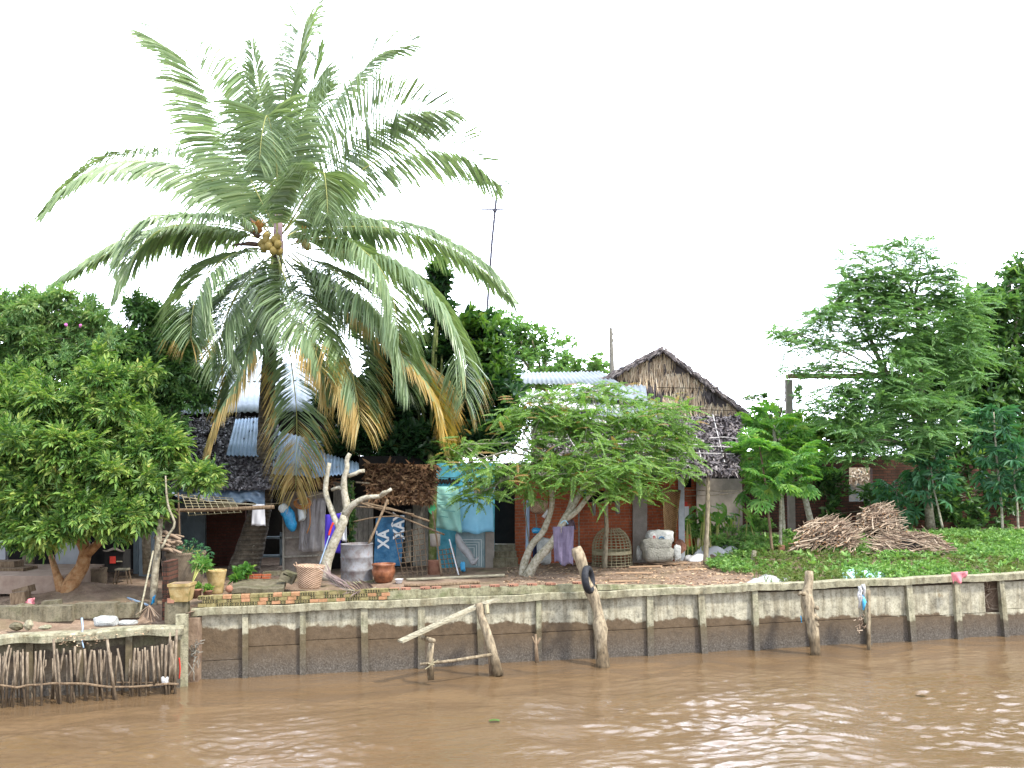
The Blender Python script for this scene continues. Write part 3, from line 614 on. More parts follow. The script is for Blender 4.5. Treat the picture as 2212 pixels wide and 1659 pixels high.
# stake fence standing in the water
def stake_fence():
    T = thing('stake_fence', 'row of thin crooked wooden stakes standing in the river before the wall', 'fence', lp(0, .5, 0))
    st = [(100, 905, 10, 1345, 9), (120, 935, 75, 1400, 7), (190, 960, 110, 1480, 10), (150, 970, 140, 1440, 6), (245, 975, 270, 1470, 9), (290, 980, 290, 1480, 12), (380, 970, 370, 1440, 8), (430, 960, 400, 1290, 7), (430, 960, 440, 1450, 9),
          (490, 1060, 450, 1170, 7), (570, 840, 625, 1480, 11), (605, 945, 640, 1450, 8), (680, 940, 640, 1180, 8), (705, 1010, 720, 1450, 7), (745, 960, 750, 1440, 9), (800, 915, 805, 1215, 10), (785, 1300, 790, 1450, 7), (860, 955, 815, 1310, 9), (900, 945, 900, 1430, 11), (975, 955, 930, 1400, 11),
          (1000, 960, 1030, 1440, 9), (1070, 950, 1095, 1420, 8), (1130, 965, 1135, 1430, 7), (1165, 965, 1195, 1430, 8), (1140, 845, 1225, 1410, 12), (1250, 940, 1310, 1320, 9), (1435, 935, 1410, 1390, 9), (1465, 935, 1480, 1390, 7), (1515, 950, 1500, 1380, 6), (1540, 930, 1550, 1390, 8),
          (1615, 915, 1640, 1320, 9), (1645, 915, 1660, 1300, 8), (1675, 910, 1705, 1300, 9), (1725, 895, 1740, 1380, 12), (1765, 905, 1775, 1380, 10), (1790, 895, 1785, 1370, 8), (1810, 770, 1815, 1370, 9), (1845, 860, 1830, 1330, 10), (1880, 740, 1865, 1370, 11), (1820, 850, 1800, 1370, 7),
          (30, 1020, 25, 1470, 6), (330, 1380, 335, 1460, 5), (520, 1370, 525, 1450, 6), (580, 1380, 585, 1450, 5), (1380, 1250, 1383, 1385, 4), (1600, 1360, 1600, 1390, 4), (1050, 955, 1045, 1200, 5), (1110, 960, 1100, 1180, 5), (940, 1400, 935, 1440, 4), (215, 980, 235, 1330, 5), (475, 960, 480, 1300, 4)]
    for (x0, y0, x1, y1, w) in st:
        cx = (x0+x1)/2/4.923; Y = 15.45+cx*.0019+random.uniform(-.05, .05)
        a, b = Q('d6', x0, y0, Y), Q('d6', x1, y1+8, Y-.08)
        if y1 > 1365: b = b+(b-a)*.35
        r = w*1.35/4.923*Y/F; m = (a+b)/2+np.array([random.uniform(-.02, .02), random.uniform(-.02, .02), 0])
        MB().tube([a, a*.65+m*.35+np.array([random.uniform(-.008, .008), 0, 0]), m, b], [r*.85, r, r*1.05, r*1.1], 7, .1).build('stake', m_stake, T, smooth=True)
    for k in range(30):
        x = random.uniform(-20, 1850); cx = x/4.923; Y = 15.62+cx*.0019; a, b = Q('d6', x, random.uniform(950, 1080), Y), Q('d6', x+random.uniform(-25, 25), 1440-x*.04, Y)
        MB().tube([a, (a+b)/2+np.array([random.uniform(-.02, .02), 0, 0]), b+(b-a)*.3], random.uniform(.009, .017), 6, .1).build('stake', m_stake, T, smooth=True)
    xs = np.linspace(-60, 1900, 17); pts = [Q('d6', x, 1335+18*math.sin(x*.006)-(25 if 280 < x < 600 else 0)+random.uniform(-6, 6), 15.33+x/4.923*.0019) for x in xs]
    MB().tube(pts, [.017]*17, 6, .2).build('rail', m_woodb, T)
    pts = [Q('d6', x, 1305+random.uniform(-4, 4), 15.6+x/4.923*.0019) for x in np.linspace(1240, 1860, 6)]
    MB().tube(pts, [.012]*6, 6, .2).build('rail', m_woodb, T)
stake_fence()
# ------------------------------------------------------------ building helpers
YV = lambda d: np.array([0, d, 0.])
def pbx(mb, u0_, v0_, u1_, v1_, Y, d=.08, zb=None):
    c = [P(u0_, v1_, Y), P(u1_, v1_, Y), P(u1_, v0_, Y), P(u0_, v0_, Y)]
    if zb is not None: c[0][2] = c[1][2] = zb
    a, b, e, f = c
    return mb.hexa([a, b, b+YV(d), a+YV(d), f, e, e+YV(d), f+YV(d)])
def ppoly(mb, pts, Y, d=.08):
    n = len(pts); A = [P(u, v, Y) for u, v in pts]
    return mb.add(A+[a+YV(d) for a in A], [tuple(range(n)), tuple(range(2*n-1, n-1, -1))]+[(i, i+n, (i+1) % n+n, (i+1) % n) for i in range(n)])
def bil(c): c = [np.asarray(q, float) for q in c]; return lambda a, b: (c[0]*(1-a)+c[1]*a)*(1-b)+(c[3]*(1-a)+c[2]*a)*b
def corr(mb, c, n, amp=.018, nv=3, wob=.0, th=.004):   # corrugated sheet; ridges run from edge 0-1 to edge 3-2
    f = bil(c); nn = unit(np.cross(np.asarray(c[1], float)-c[0], np.asarray(c[3], float)-c[0]))
    mb.grid(lambda a, b: f(a, b)+nn*(amp*math.sin(a*n*2*PI)+wob*math.sin(a*5+b*3)), n*6, nv, nn*th)
STRIP = (np.array([(0, -.5, 0), (0, .5, 0), (.55, .42, .04), (1, .0, 0), (.55, -.42, .04)]), [(0, 1, 2, 3, 4)])
def thatch(mb, c, N, L, W, jit=.35, lift=.03, rows=None, down=None, over=0.):
    c = [np.asarray(q, float) for q in c]; a = RS.rand(N)[:, None]; b = (np.floor(RS.rand(N)*rows)/rows+RS.rand(N)*.04)[:, None] if rows else (RS.rand(N)*(1+over)-over)[:, None]
    p = (c[0]*(1-a)+c[1]*a)*(1-b)+(c[3]*(1-a)+c[2]*a)*b
    nn = unit(np.cross(c[1]-c[0], c[3]-c[0])); D = unit(c[0]-c[3]) if down is None else unit(down)
    D = D[None, :]+RS.normal(size=(N, 3))*jit; D -= nn*np.minimum(0, D@nn)[:, None]*.7
    S = L*RS.uniform(.6, 1.3, N); V = STRIP[0]*np.array([1, W/L, 1])
    scatter(mb, (V, STRIP[1]), frames(D, nn+1e-4, RS.normal(size=N)*.5), S, p+nn*RS.uniform(0, lift, N)[:, None])
def slab(mb, c, th): nn = unit(np.cross(np.asarray(c[1])-c[0], np.asarray(c[3])-c[0])); mb.quad(*[np.asarray(q)-nn*th for q in c], th=nn*(th-.01))
# ------------------------------------------------------------ left house with dark shingle lean-to
T = thing('village_house', 'low house behind the coconut palm with zinc roof over a dark shingle lean-to', 'house', P(520, 1225, 23.))
mb = MB(); pbx(mb, 300, 880, 760, 1230, 26.2, .1, 1.1); pbx(mb, 300, 893, 345, 1235, 23.9, .1, 1.1); mb.build('shade_back_wall', m_black, T)  # wall coloured black to paint the shade inside the house
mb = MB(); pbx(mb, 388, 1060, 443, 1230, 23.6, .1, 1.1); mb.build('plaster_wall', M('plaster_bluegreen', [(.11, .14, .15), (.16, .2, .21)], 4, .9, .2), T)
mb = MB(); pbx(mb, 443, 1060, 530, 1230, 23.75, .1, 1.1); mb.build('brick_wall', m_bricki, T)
mb = MB(); pbx(mb, 350, 1100, 388, 1230, 22.6, .1, 1.1); mb.build('side_panel', m_wallg, T)
mb = MB(); pbx(mb, 545, 1150, 552, 1232, 23.6, .06, 1.1); pbx(mb, 604, 1150, 610, 1232, 23.6, .06, 1.1); pbx(mb, 545, 1160, 610, 1164, 23.6, .3); pbx(mb, 545, 1200, 610, 1204, 23.6, .3); mb.build('shelf_frame', m_wallb, T)
rf = MB(); C1 = [P(290, 897, 23.6), P(748, 886, 23.6), P(735, 783, 27.6), P(330, 788, 27.6)]
corr(rf, C1, 34, .02, 6, .01); rf.build('zinc_roof', m_zinc, T, True)
rf = MB(); 
for k in range(5):
    a = P(300+k*85, 830-k*2, 26+.02*k); rf.bar(a, a+np.array([3.2, 0, .0])*px(60, 26), .05, .03)
pbx(rf, 330, 893, 720, 909, 23.75, .06); rf.build('fascia', m_black, T)
mb = MB(); C2 = [P(325, 1056, 20.7), P(600, 1052, 20.7), P(600, 903, 23.6), P(325, 906, 23.6)]; slab(mb, C2, .06); thatch(mb, C2, 9000, .11, .045, .8, .07, over=.02)
mb.build('shingle_roof', m_shing, T)
mb = MB(); corr(mb, [Q(2, 480, 722, 21.6), Q(2, 692, 728, 21.6), Q(2, 705, 478, 23.3), Q(2, 540, 490, 23.3)], 8, .018); mb.build('zinc_sheet', m_zincb, T, True)
mb = MB(); corr(mb, [Q(2, 782, 842, 20.9), Q(2, 1040, 862, 20.9), Q(2, 1145, 640, 23.), Q(2, 790, 560, 23.)], 13, .018); mb.build('zinc_sheet', m_zincb, T, True)
mb = MB(); corr(mb, [Q(2, 1035, 868, 20.7), Q(2, 1345, 832, 20.9), Q(2, 1340, 770, 22.), Q(2, 1050, 690, 22.4)], 13, .018); mb.build('zinc_sheet', m_zincb, T, True)
mb = MB(); pbx(mb, 700, 985, 775, 999, 22.6, .2); mb.build('ridge_board', m_woodb, T)
mb = MB(); pbx(mb, 610, 1062, 703, 1238, 21.4, .04, 1.15); mb.build('sheet_wall', m_wallg, T)
mb = MB(); pbx(mb, 610, 1062, 614, 1238, 21.3, .06, 1.15)
for v in (1162, 1203): mb.bar(P(612, v, 21.32), P(700, v-4, 21.32), .03, .035)
mb.build('battens', m_plank, T)
mb = MB()   # frayed dark thatch hanging under the zinc sheets
thatch(mb, [P(590, 1045, 20.9), P(720, 1050, 20.9), P(720, 1015, 21.5), P(590, 1010, 21.5)], 700, .22, .03, .6, .05); mb.build('frayed_eave', m_thbr, T)
m = MB(); rsx = random.Random(2)
def wav(a, b):
    u = 358+a*214; v = 1050+b*(20+20*a)-10*math.sin(a*3)*(1-b)+4*math.sin(a*23+b*4)*b; return P(u, v, 21.-b*.55+.07*math.sin(a*17+b*6)+.05*math.sin(a*41-b*5)+.03*math.sin(a*9+b*19))+np.array([0, 0, .03*math.sin(a*31)*(1-b)])
m.grid(wav, 60, 10); one('tarpaulin', 'crumpled slate blue tarpaulin draped along the eave below the dark shingle roof', 'tarpaulin', m, m_tarp, smooth=True)
def lattice(mb, c, nu, nv, r, skip=0):
    f = bil(c)
    for i in range(nu+1): mb.tube([f(i/nu, -.03), f(i/nu, .5), f(i/nu, 1.03)], r, 4)
    for j in range(nv+1): mb.tube([f(-.02, j/nv), f(.5, j/nv)+np.array([0, .008, 0]), f(1.02, j/nv)], r, 4)
m = MB(); lattice(m, [Q('e2', 590, 690, 19.75), Q('e2', 1420, 640, 19.75), Q('e2', 1275, 420, 20.3), Q('e2', 480, 365, 20.3)], 8, 7, .0075)
one('bamboo_lattice', 'bamboo lattice tray lying on the poles under the blue tarpaulin', 'lattice', m, m_bamb)
m = MB(); m.tube([P(348, 1103, 19.7), P(470, 1101, 19.7), P(592, 1095, 19.7)], .038, 8, .06); one('wooden_pole', 'long round wooden pole carrying the lattice from the leaning post to the palm', 'pole', m, m_woodb)
m = MB(); m.tube([Q('e2', 240, 340, 19.9), Q('e2', 900, 470, 20.), Q('e2', 1660, 520, 20.)], .012, 5); one('thin_stick', 'thin stick slanting across the bamboo lattice', 'stick', m, m_woodg)
# ------------------------------------------------------------ house at the far left under the trees
T = thing('village_house', 'shaded house at the far left edge with pale pillars and dark doorways', 'house', P(120, 1235, 21.8))
mb = MB(); pbx(mb, -260, 900, 345, 1245, 23.4, .1, 1.1); mb.build('shade_back_wall', m_black, T)  # black wall paints the shade of the doorways and rooms
for a, b, c, d, y in ((120, 1050, 190, 1240, 21.6), (-60, 1050, 12, 1245, 21.6), (300, 1100, 330, 1240, 21.9)):
    mb = MB(); pbx(mb, a, b, c, d, y, .12, 1.1); mb.build('pillar', m_wallp if a < 200 else m_wallb, T)
mb = MB(); pbx(mb, 252, 1150, 298, 1156, 22.4, .1); pbx(mb, 288, 1156, 298, 1240, 22.4, .1, 1.1); mb.build('door_frame', m_wallb, T)
mb = MB(); pbx(mb, 52, 1160, 56, 1250, 21.3, .05); mb.build('pipe', m_white, T)
mb = MB(); C3 = [P(-260, 1045, 20.6), P(345, 1035, 20.6), P(345, 905, 24.5), P(-260, 860, 24.5)]; slab(mb, C3, .08); mb.build('tile_roof', m_tile, T)
m, N = nt('tile_rows'); v = coords(N); s = N.nodes.new('ShaderNodeSeparateXYZ'); N.links.new(v, s.inputs[0]); ww = mathn(N, 'SINE', mathn(N, 'MULTIPLY', s.outputs[2], 60.)); cc = ramp(N, [(.1, .05, .035), (.27, .15, .1)], [.3, .7]); N.links.new(mathn(N, 'ADD', mathn(N, 'MULTIPLY', ww, .3), .5), cc.inputs[0]); finish(N, cc.outputs[0], .9, ww, .8, .03); m_trows = m
mb = MB(); C4 = [P(-260, 880, 24), P(70, 850, 24), P(20, 750, 27), P(-260, 750, 27)]; slab(mb, C4, .1); mb.build('upper_tile_roof', m_trows, T)
mb = MB(); pbx(mb, -200, 1244, 128, 1283, 18.6, 2.2); one('stone_step', 'broad tan stone step at the left edge before the shaded house', 'step', mb, M('step_stone', [(.24, .17, .13), (.36, .28, .22)], 5, .9, .3))
mb = MB(); pbx(mb, -60, 1213, 30, 1228, 19.6, .4); pbx(mb, -60, 1228, 50, 1240, 19.4, .6); one('plank_bench', 'dark low plank bench at the left edge on the stone step', 'bench', mb, m_woodb)
# ------------------------------------------------------------ shack with thatch awning and blue board
T = thing('wooden_shack', 'plank shack under a brown thatch awning between the pruned tree and the mossy trunk', 'shack', P(820, 1225, 22.))
mb = MB(); pbx(mb, 700, 985, 945, 1230, 22.6, .08, 1.15); mb.build('shade_back_wall', m_black, T)  # black wall paints the shade inside the shack
for i in range(4): mb = MB(); pbx(mb, 762+i*11.3, 1080, 772.3+i*11.3, 1222, 21.8+.01*(i % 2), .03, 1.18); mb.build('door_plank', m_plank, T)
for a, b, c, d in ((876, 1100, 888, 1215), (892, 1090, 925, 1222), (720, 1040, 762, 1110)): mb = MB(); pbx(mb, a, b, c, d, 22., .04); mb.build('grey_plank', m_plank, T)
mb = MB(); CT = [P(802, 1078, 20.9), P(932, 1084, 20.9), P(944, 1003, 22.3), P(786, 1000, 22.3)]; slab(mb, CT, .05); thatch(mb, CT, 2200, .2, .05, .5, .06, rows=9); thatch(mb, [CT[0], CT[1], CT[1]+np.array([0, .05, .08]), CT[0]+np.array([0, .05, .08])], 300, .14, .04, .5, .05, down=(0, -.3, -1))
mb.build('thatch_awning', m_thbr, T)
mb = MB(); mb.bar(Q(3, 275, 495, 21.3), Q(3, 410, 505, 21.3), .03, .03); mb.build('roof_batten', m_log, T)
T = thing('painted_board', 'dark blue board with white painted letters leaning under the thatch awning', 'board', P(842, 1222, 21.5))
mb = MB(); ppoly(mb, [Q_ for Q_ in [(807, 1224), (866, 1222), (875, 1112), (812, 1117)]], 21.45, .03); mb.build('panel', m_board, T)
def text(name, body, pos, size, mat, parent, rot=(PI/2, 0, 0), ext=.002, sx=1.):
    c = bpy.data.curves.new(name, 'FONT'); c.body = body; c.size = size; c.extrude = ext; c.align_x = 'CENTER'; c.align_y = 'CENTER'; c.materials.append(mat); c.offset = .011
    o = bpy.data.objects.new(name, c); COL.objects.link(o); o.rotation_euler = rot; o.scale = (sx, 1, 1); o.location = np.asarray(pos)-WL[parent.name]; o.parent = parent; return o
m_letter = M('letter_white', [(.7, .74, .74), (.8, .82, .82)], 9, .8, 0)
text('lettering', 'XA', Q(3, 552, 1058, 21.43), .33, m_letter, T, (PI/2, -PI/2, 0), sx=.85)
text('lettering', 'XAY', Q(3, 704, 925, 21.43), .33, m_letter, T, (PI/2, -PI/2, 0), sx=.85)
m = MB(); y_ = 21.425
for (a, b) in (((482, 1012), (482, 976)), ((640, 937), (628, 915)), ((628, 915), (640, 893))): m.bar(Q(3, *a, y_), Q(3, *b, y_), .03, .006, (0, 1, 0))
m.build('accent_marks', m_letter, T)
# ------------------------------------------------------------ turquoise house with hanging cloths
T = thing('village_house', 'turquoise painted house front with dark doorway and steps beside the brick house', 'house', P(1010, 1222, 22.4))
mb = MB(); pbx(mb, 941, 1000, 1068, 1226, 22.4, .1, 1.15); mb.build('painted_wall', m_turq, T)
mb = MB(); pbx(mb, 1068, 1000, 1111, 1226, 23.5, .1, 1.15); mb.build('doorway_shade_panel', m_black, T)  # black panel painting the shade in the doorway
mb = MB(); pbx(mb, 1048, 1150, 1067.5, 1226, 22.2, .18, 1.15); mb.build('corner_pillar', m_grayc, T)
for i in range(3): mb = MB(); pbx(mb, 1065, 1176+i*15, 1113+i*3, 1230, 22.6-.22*i, .25, 1.15); mb.build('step', m_block, T)
mb = MB()
for i in range(34):
    x = 1080+i*6.6; y = 488+14*math.sin(i*1.3)+8*math.sin(i*3.1); mb.ball(Q(3, x, y, 22.38), .03+.012*math.sin(i*2.2), 5, 3, (1, .2, 1))
for y in (450, 530): mb.bar(Q(3, 1075, y, 22.37), Q(3, 1300, y+2, 22.37), .02, .012)
for i in range(12): mb.box(Q(3, 1370+i*14, 500+3*(i % 2), 22.38), (.035, .02, .05))
mb.build('vent_ornament', m_black, T)
mb = MB(); pbx(mb, 1062, 1015, 1068.5, 1150, 22.36, .05); pbx(mb, 941, 1048, 1068, 1051, 22.36, .05); mb.build('trim', m_turq, T)
T = thing('steel_gate', 'grey sheet gate with pale concentric line pattern below the hanging blue cloth', 'gate', P(1015, 1224, 22.2))
mb = MB(); pbx(mb, 985, 1150, 1047, 1226, 22.22, .03); mb.build('gate_sheet', M('gate_grey', [(.17, .24, .25), (.27, .34, .35)], 7, .6, .2), T)
mb = MB()
for k in range(4):
    a, b, c = 1400+0*k, 1515-k*24, 1062+k*26; r = .011
    mb.bar(Q(3, 1310, c, 22.2), Q(3, b, c, 22.2), r*1.4, r); mb.bar(Q(3, b, c, 22.2), Q(3, b, 1330-k*6, 22.2), r, r*1.4, (1, 0, 0))
mb.build('line_pattern', M('gate_line', [(.5, .56, .55), (.6, .65, .64)], 8, .7, 0), T)
def cloth(name, label, cat, pts, Y, mat, amp=.03, fr=14, nu=24, nv=12, hem=0, group=None):
    c = [P(*q, Y) for q in pts]; f = bil(c); mb = MB()
    mb.grid(lambda a, b: f(a, b)+np.array([0, amp*math.sin(a*fr+b*3)*(.3+(1-b))+.4*amp*math.sin(a*fr*2.3-b*5), hem*math.sin(a*PI*3)*(1-b)]), nu, nv, (0, .008, 0))
    return one(name, label, cat, mb, mat, group, smooth=True)
cloth('hanging_cloth', 'bright sky blue cloth sheet hung over the turquoise wall beside the dark doorway', 'cloth', [(991, 1152), (1067, 1150), (1063, 1047), (988, 1051)], 21.9, m_cblue, .02, 9, hem=.03)
T = thing('hanging_cloth', 'pale green plastic sheet with faint print hung next to the sky blue cloth', 'cloth', P(970, 1150, 21.8))
c = [P(942, 1140, 21.75), P(997, 1152, 21.75), P(990, 1051, 21.8), P(941, 1051, 21.8)]; f = bil(c); mb = MB()
mb.grid(lambda a, b: f(a, b)+np.array([.06*(1-b)*math.sin(a*3), .03*math.sin(a*13+b*7)*(1.2-b), 0]), 24, 12, (0, .008, 0)); mb.build('sheet', m_cgreen, T, True)
mb = MB()
for (a0, a1, b) in ((.15, .75, .82), (.1, .8, .62), (.15, .7, .58), (.2, .8, .45), (.15, .5, .3)): mb.bar(f(a0, b)-YV(.045), f(a1, b)-YV(.045), .01, .02)
mb.build('faint_print', M('print_teal', [(.12, .33, .33), (.18, .4, .38)], 9, .8, 0), T)
# ------------------------------------------------------------ brick house with patched roof
T = thing('brick_house', 'orange brick house with patched zinc and thatch roof behind the feathery tree', 'house', P(1290, 1214, 22.9))
Yb = 22.9
for k, (a, b, c, d) in enumerate(((1112, 1020, 1137, 1216), (1137, 1020, 1259, 1216), (1259, 1088, 1330, 1216), (1259, 1020, 1330, 1060), (1330, 1020, 1366, 1216), (1398, 1020, 1466, 1212))):
    mb = MB(); pbx(mb, a, b, c, d, Yb+(.004 if k % 2 else 0), .1, None if d < 1100 else 1.15); mb.build('brick_wall', m_brick, T)
mb = MB(); pbx(mb, 1100, 1000, 1600, 1216, 25.2, .1, 1.15); pbx(mb, 1112, 1005, 1118, 1216, 23.1, .1, 1.1); mb.build('shade_inner_wall', m_black, T)  # black wall paints the shade behind the window and gaps
mb = MB(); pbx(mb, 1367, 1056, 1398, 1216, Yb-.1, .14, 1.15); mb.build('grey_pillar', m_grayc, T)
mb = MB(); pbx(mb, 1465, 1020, 1478, 1168, Yb-.03, .16, 1.15); mb.build('blue_grey_pillar', m_greyb, T)
mb = MB(); pbx(mb, 1259, 1086, 1331, 1091, Yb-.05, .16); mb.build('window_sill', m_brick, T)
mb = MB()
for (a, b, c, d) in ((1475, 1053, 1495, 1130), (1494, 1020, 1505, 1130)): pbx(mb, a, b, c, d, 25., .1, 1.2)
mb.build('rear_brick_wall', m_brick, T)
mb = MB(); pbx(mb, 1504, 1034, 1603, 1140, 24.9, .05, 1.2); mb.build('grey_board_wall', m_grayc, T)
mb = MB(); CL = [P(1150, 1030, 21.7), P(1592, 1022, 21.7), P(1600, 900, 25.2), P(1150, 895, 25.2)]; slab(mb, CL, .06); thatch(mb, CL, 6500, .26, .05, .35, .08, rows=16)
thatch(mb, [CL[0], CL[1], CL[1]+np.array([0, .05, .1]), CL[0]+np.array([0, .05, .1])], 900, .15, .03, .35, .05, down=(0, -.2, -1)); mb.build('thatch_lean_to', m_thatch, T)
m_polew = M('weathered_pole', [(.35, .33, .31), (.6, .57, .54)], 6, .8, .2)
mb = MB(); f = bil(CL)
for k in (0, 2, 3, 5, 7, 8): mb.tube([f(.04+k*.112, .12)+np.array([0, -.06, .06]), f(-.02+k*.112+random.uniform(-.05, .03), .6 if k < 8 else .98)+np.array([0, -.06, .06])], .014, 5)
for a0, a1, b in ((0, .55, .2), (.45, .98, .26), (.78, 1.01, .36), (.3, .8, .42), (.0, .4, .5), (.85, 1., .52)): mb.tube([f(a0, b)+np.array([0, -.07, .08]), f((a0+a1)/2, b+.01)+np.array([0, -.07, .09]), f(a1, b-.015)+np.array([0, -.07, .08])], .012, 5)
mb.build('roof_poles', m_polew, T)
mb = MB(); corr(mb, [P(1085, 828, 26.6), P(1345, 832, 26.6), P(1300, 803, 28), P(1100, 805, 28)], 24, .02, 2); mb.build('zinc_roof', m_zincg, T, True)
for k, (a, b, c, d, y, mt) in enumerate(((1090, 845, 1250, 872, 24.6, m_zincr), (1200, 856, 1340, 885, 24.4, m_zincr), (1240, 835, 1400, 862, 25., m_zincg), (1195, 880, 1310, 905, 23.9, m_zincr), (1290, 868, 1420, 900, 24.1, m_zincg), (1110, 880, 1200, 905, 24, m_zincg))):
    mb = MB(); corr(mb, [P(a, d, y), P(c, d+6, y), P(c-6, b, y+1.3), P(a+4, b-2, y+1.3)], 12, .025, 3, .03); mb.build('roof_sheet', mt, T, True)
# ------------------------------------------------------------ straw gable house
T = thing('thatched_house', 'tall house with steep straw gable and dark thatch roof edges', 'house', P(1460, 1010, 27.6))
YG = 27.6; gp = [(1310, 1010), (1318, 812), (1432, 757), (1606, 890), (1600, 1010)]
mb = MB(); ppoly(mb, gp[::-1], YG+.05, .1); mb.build('gable_backing', m_thatch, T)
def inpoly(u, v):
    top = np.where(u < 1432, 757+(1432-u)*.482, 757+(u-1432)*.764); return v > top+3
rows = []
for vv in np.arange(762, 1010, 22):
    for k in range(520):
        u = random.uniform(1318, 1606); v = vv+random.uniform(-9, 9)+8*math.sin(u*.03+vv)
        if inpoly(u, v) and not (u > 1604): rows.append((u, v))
rows = np.array(rows); Lc = np.array([P(u, v, YG-random.uniform(0, .12)) for u, v in rows]); D = np.tile([0, -.06, -1.], (len(Lc), 1))+RS.normal(size=(len(Lc), 3))*np.array([.16, .05, .05])
grey = np.array([(v > 905 or (math.sin(u*.05)+math.sin(v*.09+1) > 1.25 and v > 820) or random.random() < .08) for u, v in rows])
for nm, k, mt in (('straw_wall', ~grey, m_straw), ('weathered_straw', grey, m_thatch)):
    mb = MB(); scatter(mb, (STRIP[0]*np.array([1, .085, 1]), STRIP[1]), frames(D[k], (0, -1, .01), RS.normal(size=k.sum())*.5), .36*RS.uniform(.6, 1.3, k.sum()), Lc[k]); mb.build(nm, mt, T)
for nm, a, b in (('roof_slope', (1300, 822), (1434, 752)), ('roof_slope', (1430, 752), (1612, 892))):
    A, B = P(*a, YG-.35), P(*b, YG-.35); mb = MB(); c = [A, B, B+YV(6), A+YV(6)] if a[0] < 1400 else [A, B, B+YV(6), A+YV(6)]
    mb.quad(*[q-np.array([0, 0, .07]) for q in c], th=(0, 0, .08)); dn = (A-B) if a[0] < 1400 else (B-A)
    thatch(mb, [q+np.array([0, 0, .0]) for q in c], 1500, .25, .05, .2, .03, down=unit(dn)); e0 = [A, B, B+np.array([0, .05, .12]), A+np.array([0, .05, .12])]
    thatch(mb, [q-np.array([0, .03, .06]) for q in e0], 420, .16, .04, .25, .03, down=unit(dn)+np.array([0, 0, -.25])); mb.build(nm, m_thatch, T)
# ------------------------------------------------------------ garden wall at the right with its opening, and what stands behind it
T = thing('garden_wall', 'old brown brick garden wall with a square opening behind the brushwood piles', 'wall', P(1950, 1150, 27.4))
for k, (a, b, c, d) in enumerate(((1560, 985, 1834, 1170), (1885, 985, 2420, 1175), (1834, 985, 1885, 1010), (1834, 1083, 1885, 1170))):
    mb = MB(); pbx(mb, a, b, c, d, 27.4+(.003 if k % 2 else 0), .2, None if d < 1050 else 1.2); mb.build('brick_wall', m_brickd, T)
T = thing('far_hut', 'far hut with bleached thatch fringe seen through the opening of the garden wall', 'hut', P(1860, 1100, 32))
mb = MB(); pbx(mb, 1790, 1000, 1930, 1100, 32, .1, 1.3); mb.build('hut_wall', M('far_cloth', [(.2, .45, .6), (.55, .6, .6), (.75, .78, .8)], 5, .8, 0), T)
mb = MB(); thatch(mb, [P(1800, 1042, 31), P(1920, 1042, 31), P(1920, 1005, 32), P(1800, 1005, 32)], 700, .3, .05, .35, .08); mb.build('thatch_fringe', m_straw, T)
T = thing('concrete_gantry', 'weathered concrete post carrying a long beam behind the tall feathery tree', 'gantry', P(1705, 1000, 26.3))
mb = MB(); pbx(mb, 1698, 820, 1712, 1000, 26.3, .15, 1.3); mb.build('post', m_grayc, T); mb = MB(); pbx(mb, 1703, 807, 1960, 817, 26.25, .25); mb.build('beam', m_woodb, T)
# ------------------------------------------------------------ antenna, pole and wires
T = thing('television_antenna', 'tall thin leaning antenna mast with two small aerials above the roofs', 'antenna', P(1050, 800, 26))
mb = MB(); mb.tube([P(1043, 800, 26), P(1052, 672, 26), P(1063, 520, 26), P(1075, 400, 26)], .034, 6); mb.build('mast', m_steel, T)
mb = MB(); A, B = P(1010, 388, 26), P(1088, 402, 26); mb.tube([A, B], .026, 5)
for t in (0.02, .12, .3, .5, .7, .9): c = A+(B-A)*t; h = .3*(1.05-t)+.04; mb.tube([c+np.array([-.03, .3*(1-t)+.1, h*.7]), c-np.array([-.03, .3*(1-t)+.1, h*.7])], .016, 4)
mb.build('aerial', m_steel, T)
mb = MB(); A, B = P(1038, 452, 26), P(1090, 453, 26); mb.tube([A, B], .022, 5); mb.box(P(1069, 454, 26), (.12, .1, .07))
for t in (.1, .4, .75, .95): c = A+(B-A)*t; mb.tube([c+np.array([0, .3, .05]), c-np.array([0, .3, .06])], .008, 4)
mb.build('aerial', m_steel, T)
m = MB(); m.tube([P(1324, 840, 29), P(1321, 760, 29), P(1319, 708, 29)], [.07, .06, .045], 6, .1); m.tube([P(1317, 712, 29), P(1324, 722, 29), P(1316, 730, 29)], .03, 5); m.tube([P(1326, 733, 29), P(1317, 745, 29)], .03, 5)
one('utility_pole', 'rough grey pole with wire wrapped top beside the straw gable', 'pole', m, m_plank)
for i, (a, b) in enumerate((((1420, 837), (1640, 838)), ((1486, 884), (1660, 886)))):
    m = MB(); m.tube([P(*a, 26.8), (P(*a, 26.8)+P(*b, 26.8))/2-np.array([0, 0, .02]), P(*b, 26.8)], .008, 4); one('wire', ['thin upper wire crossing the straw gable', 'thin lower wire crossing the foot of the straw gable'][i], 'wire', m, m_black)
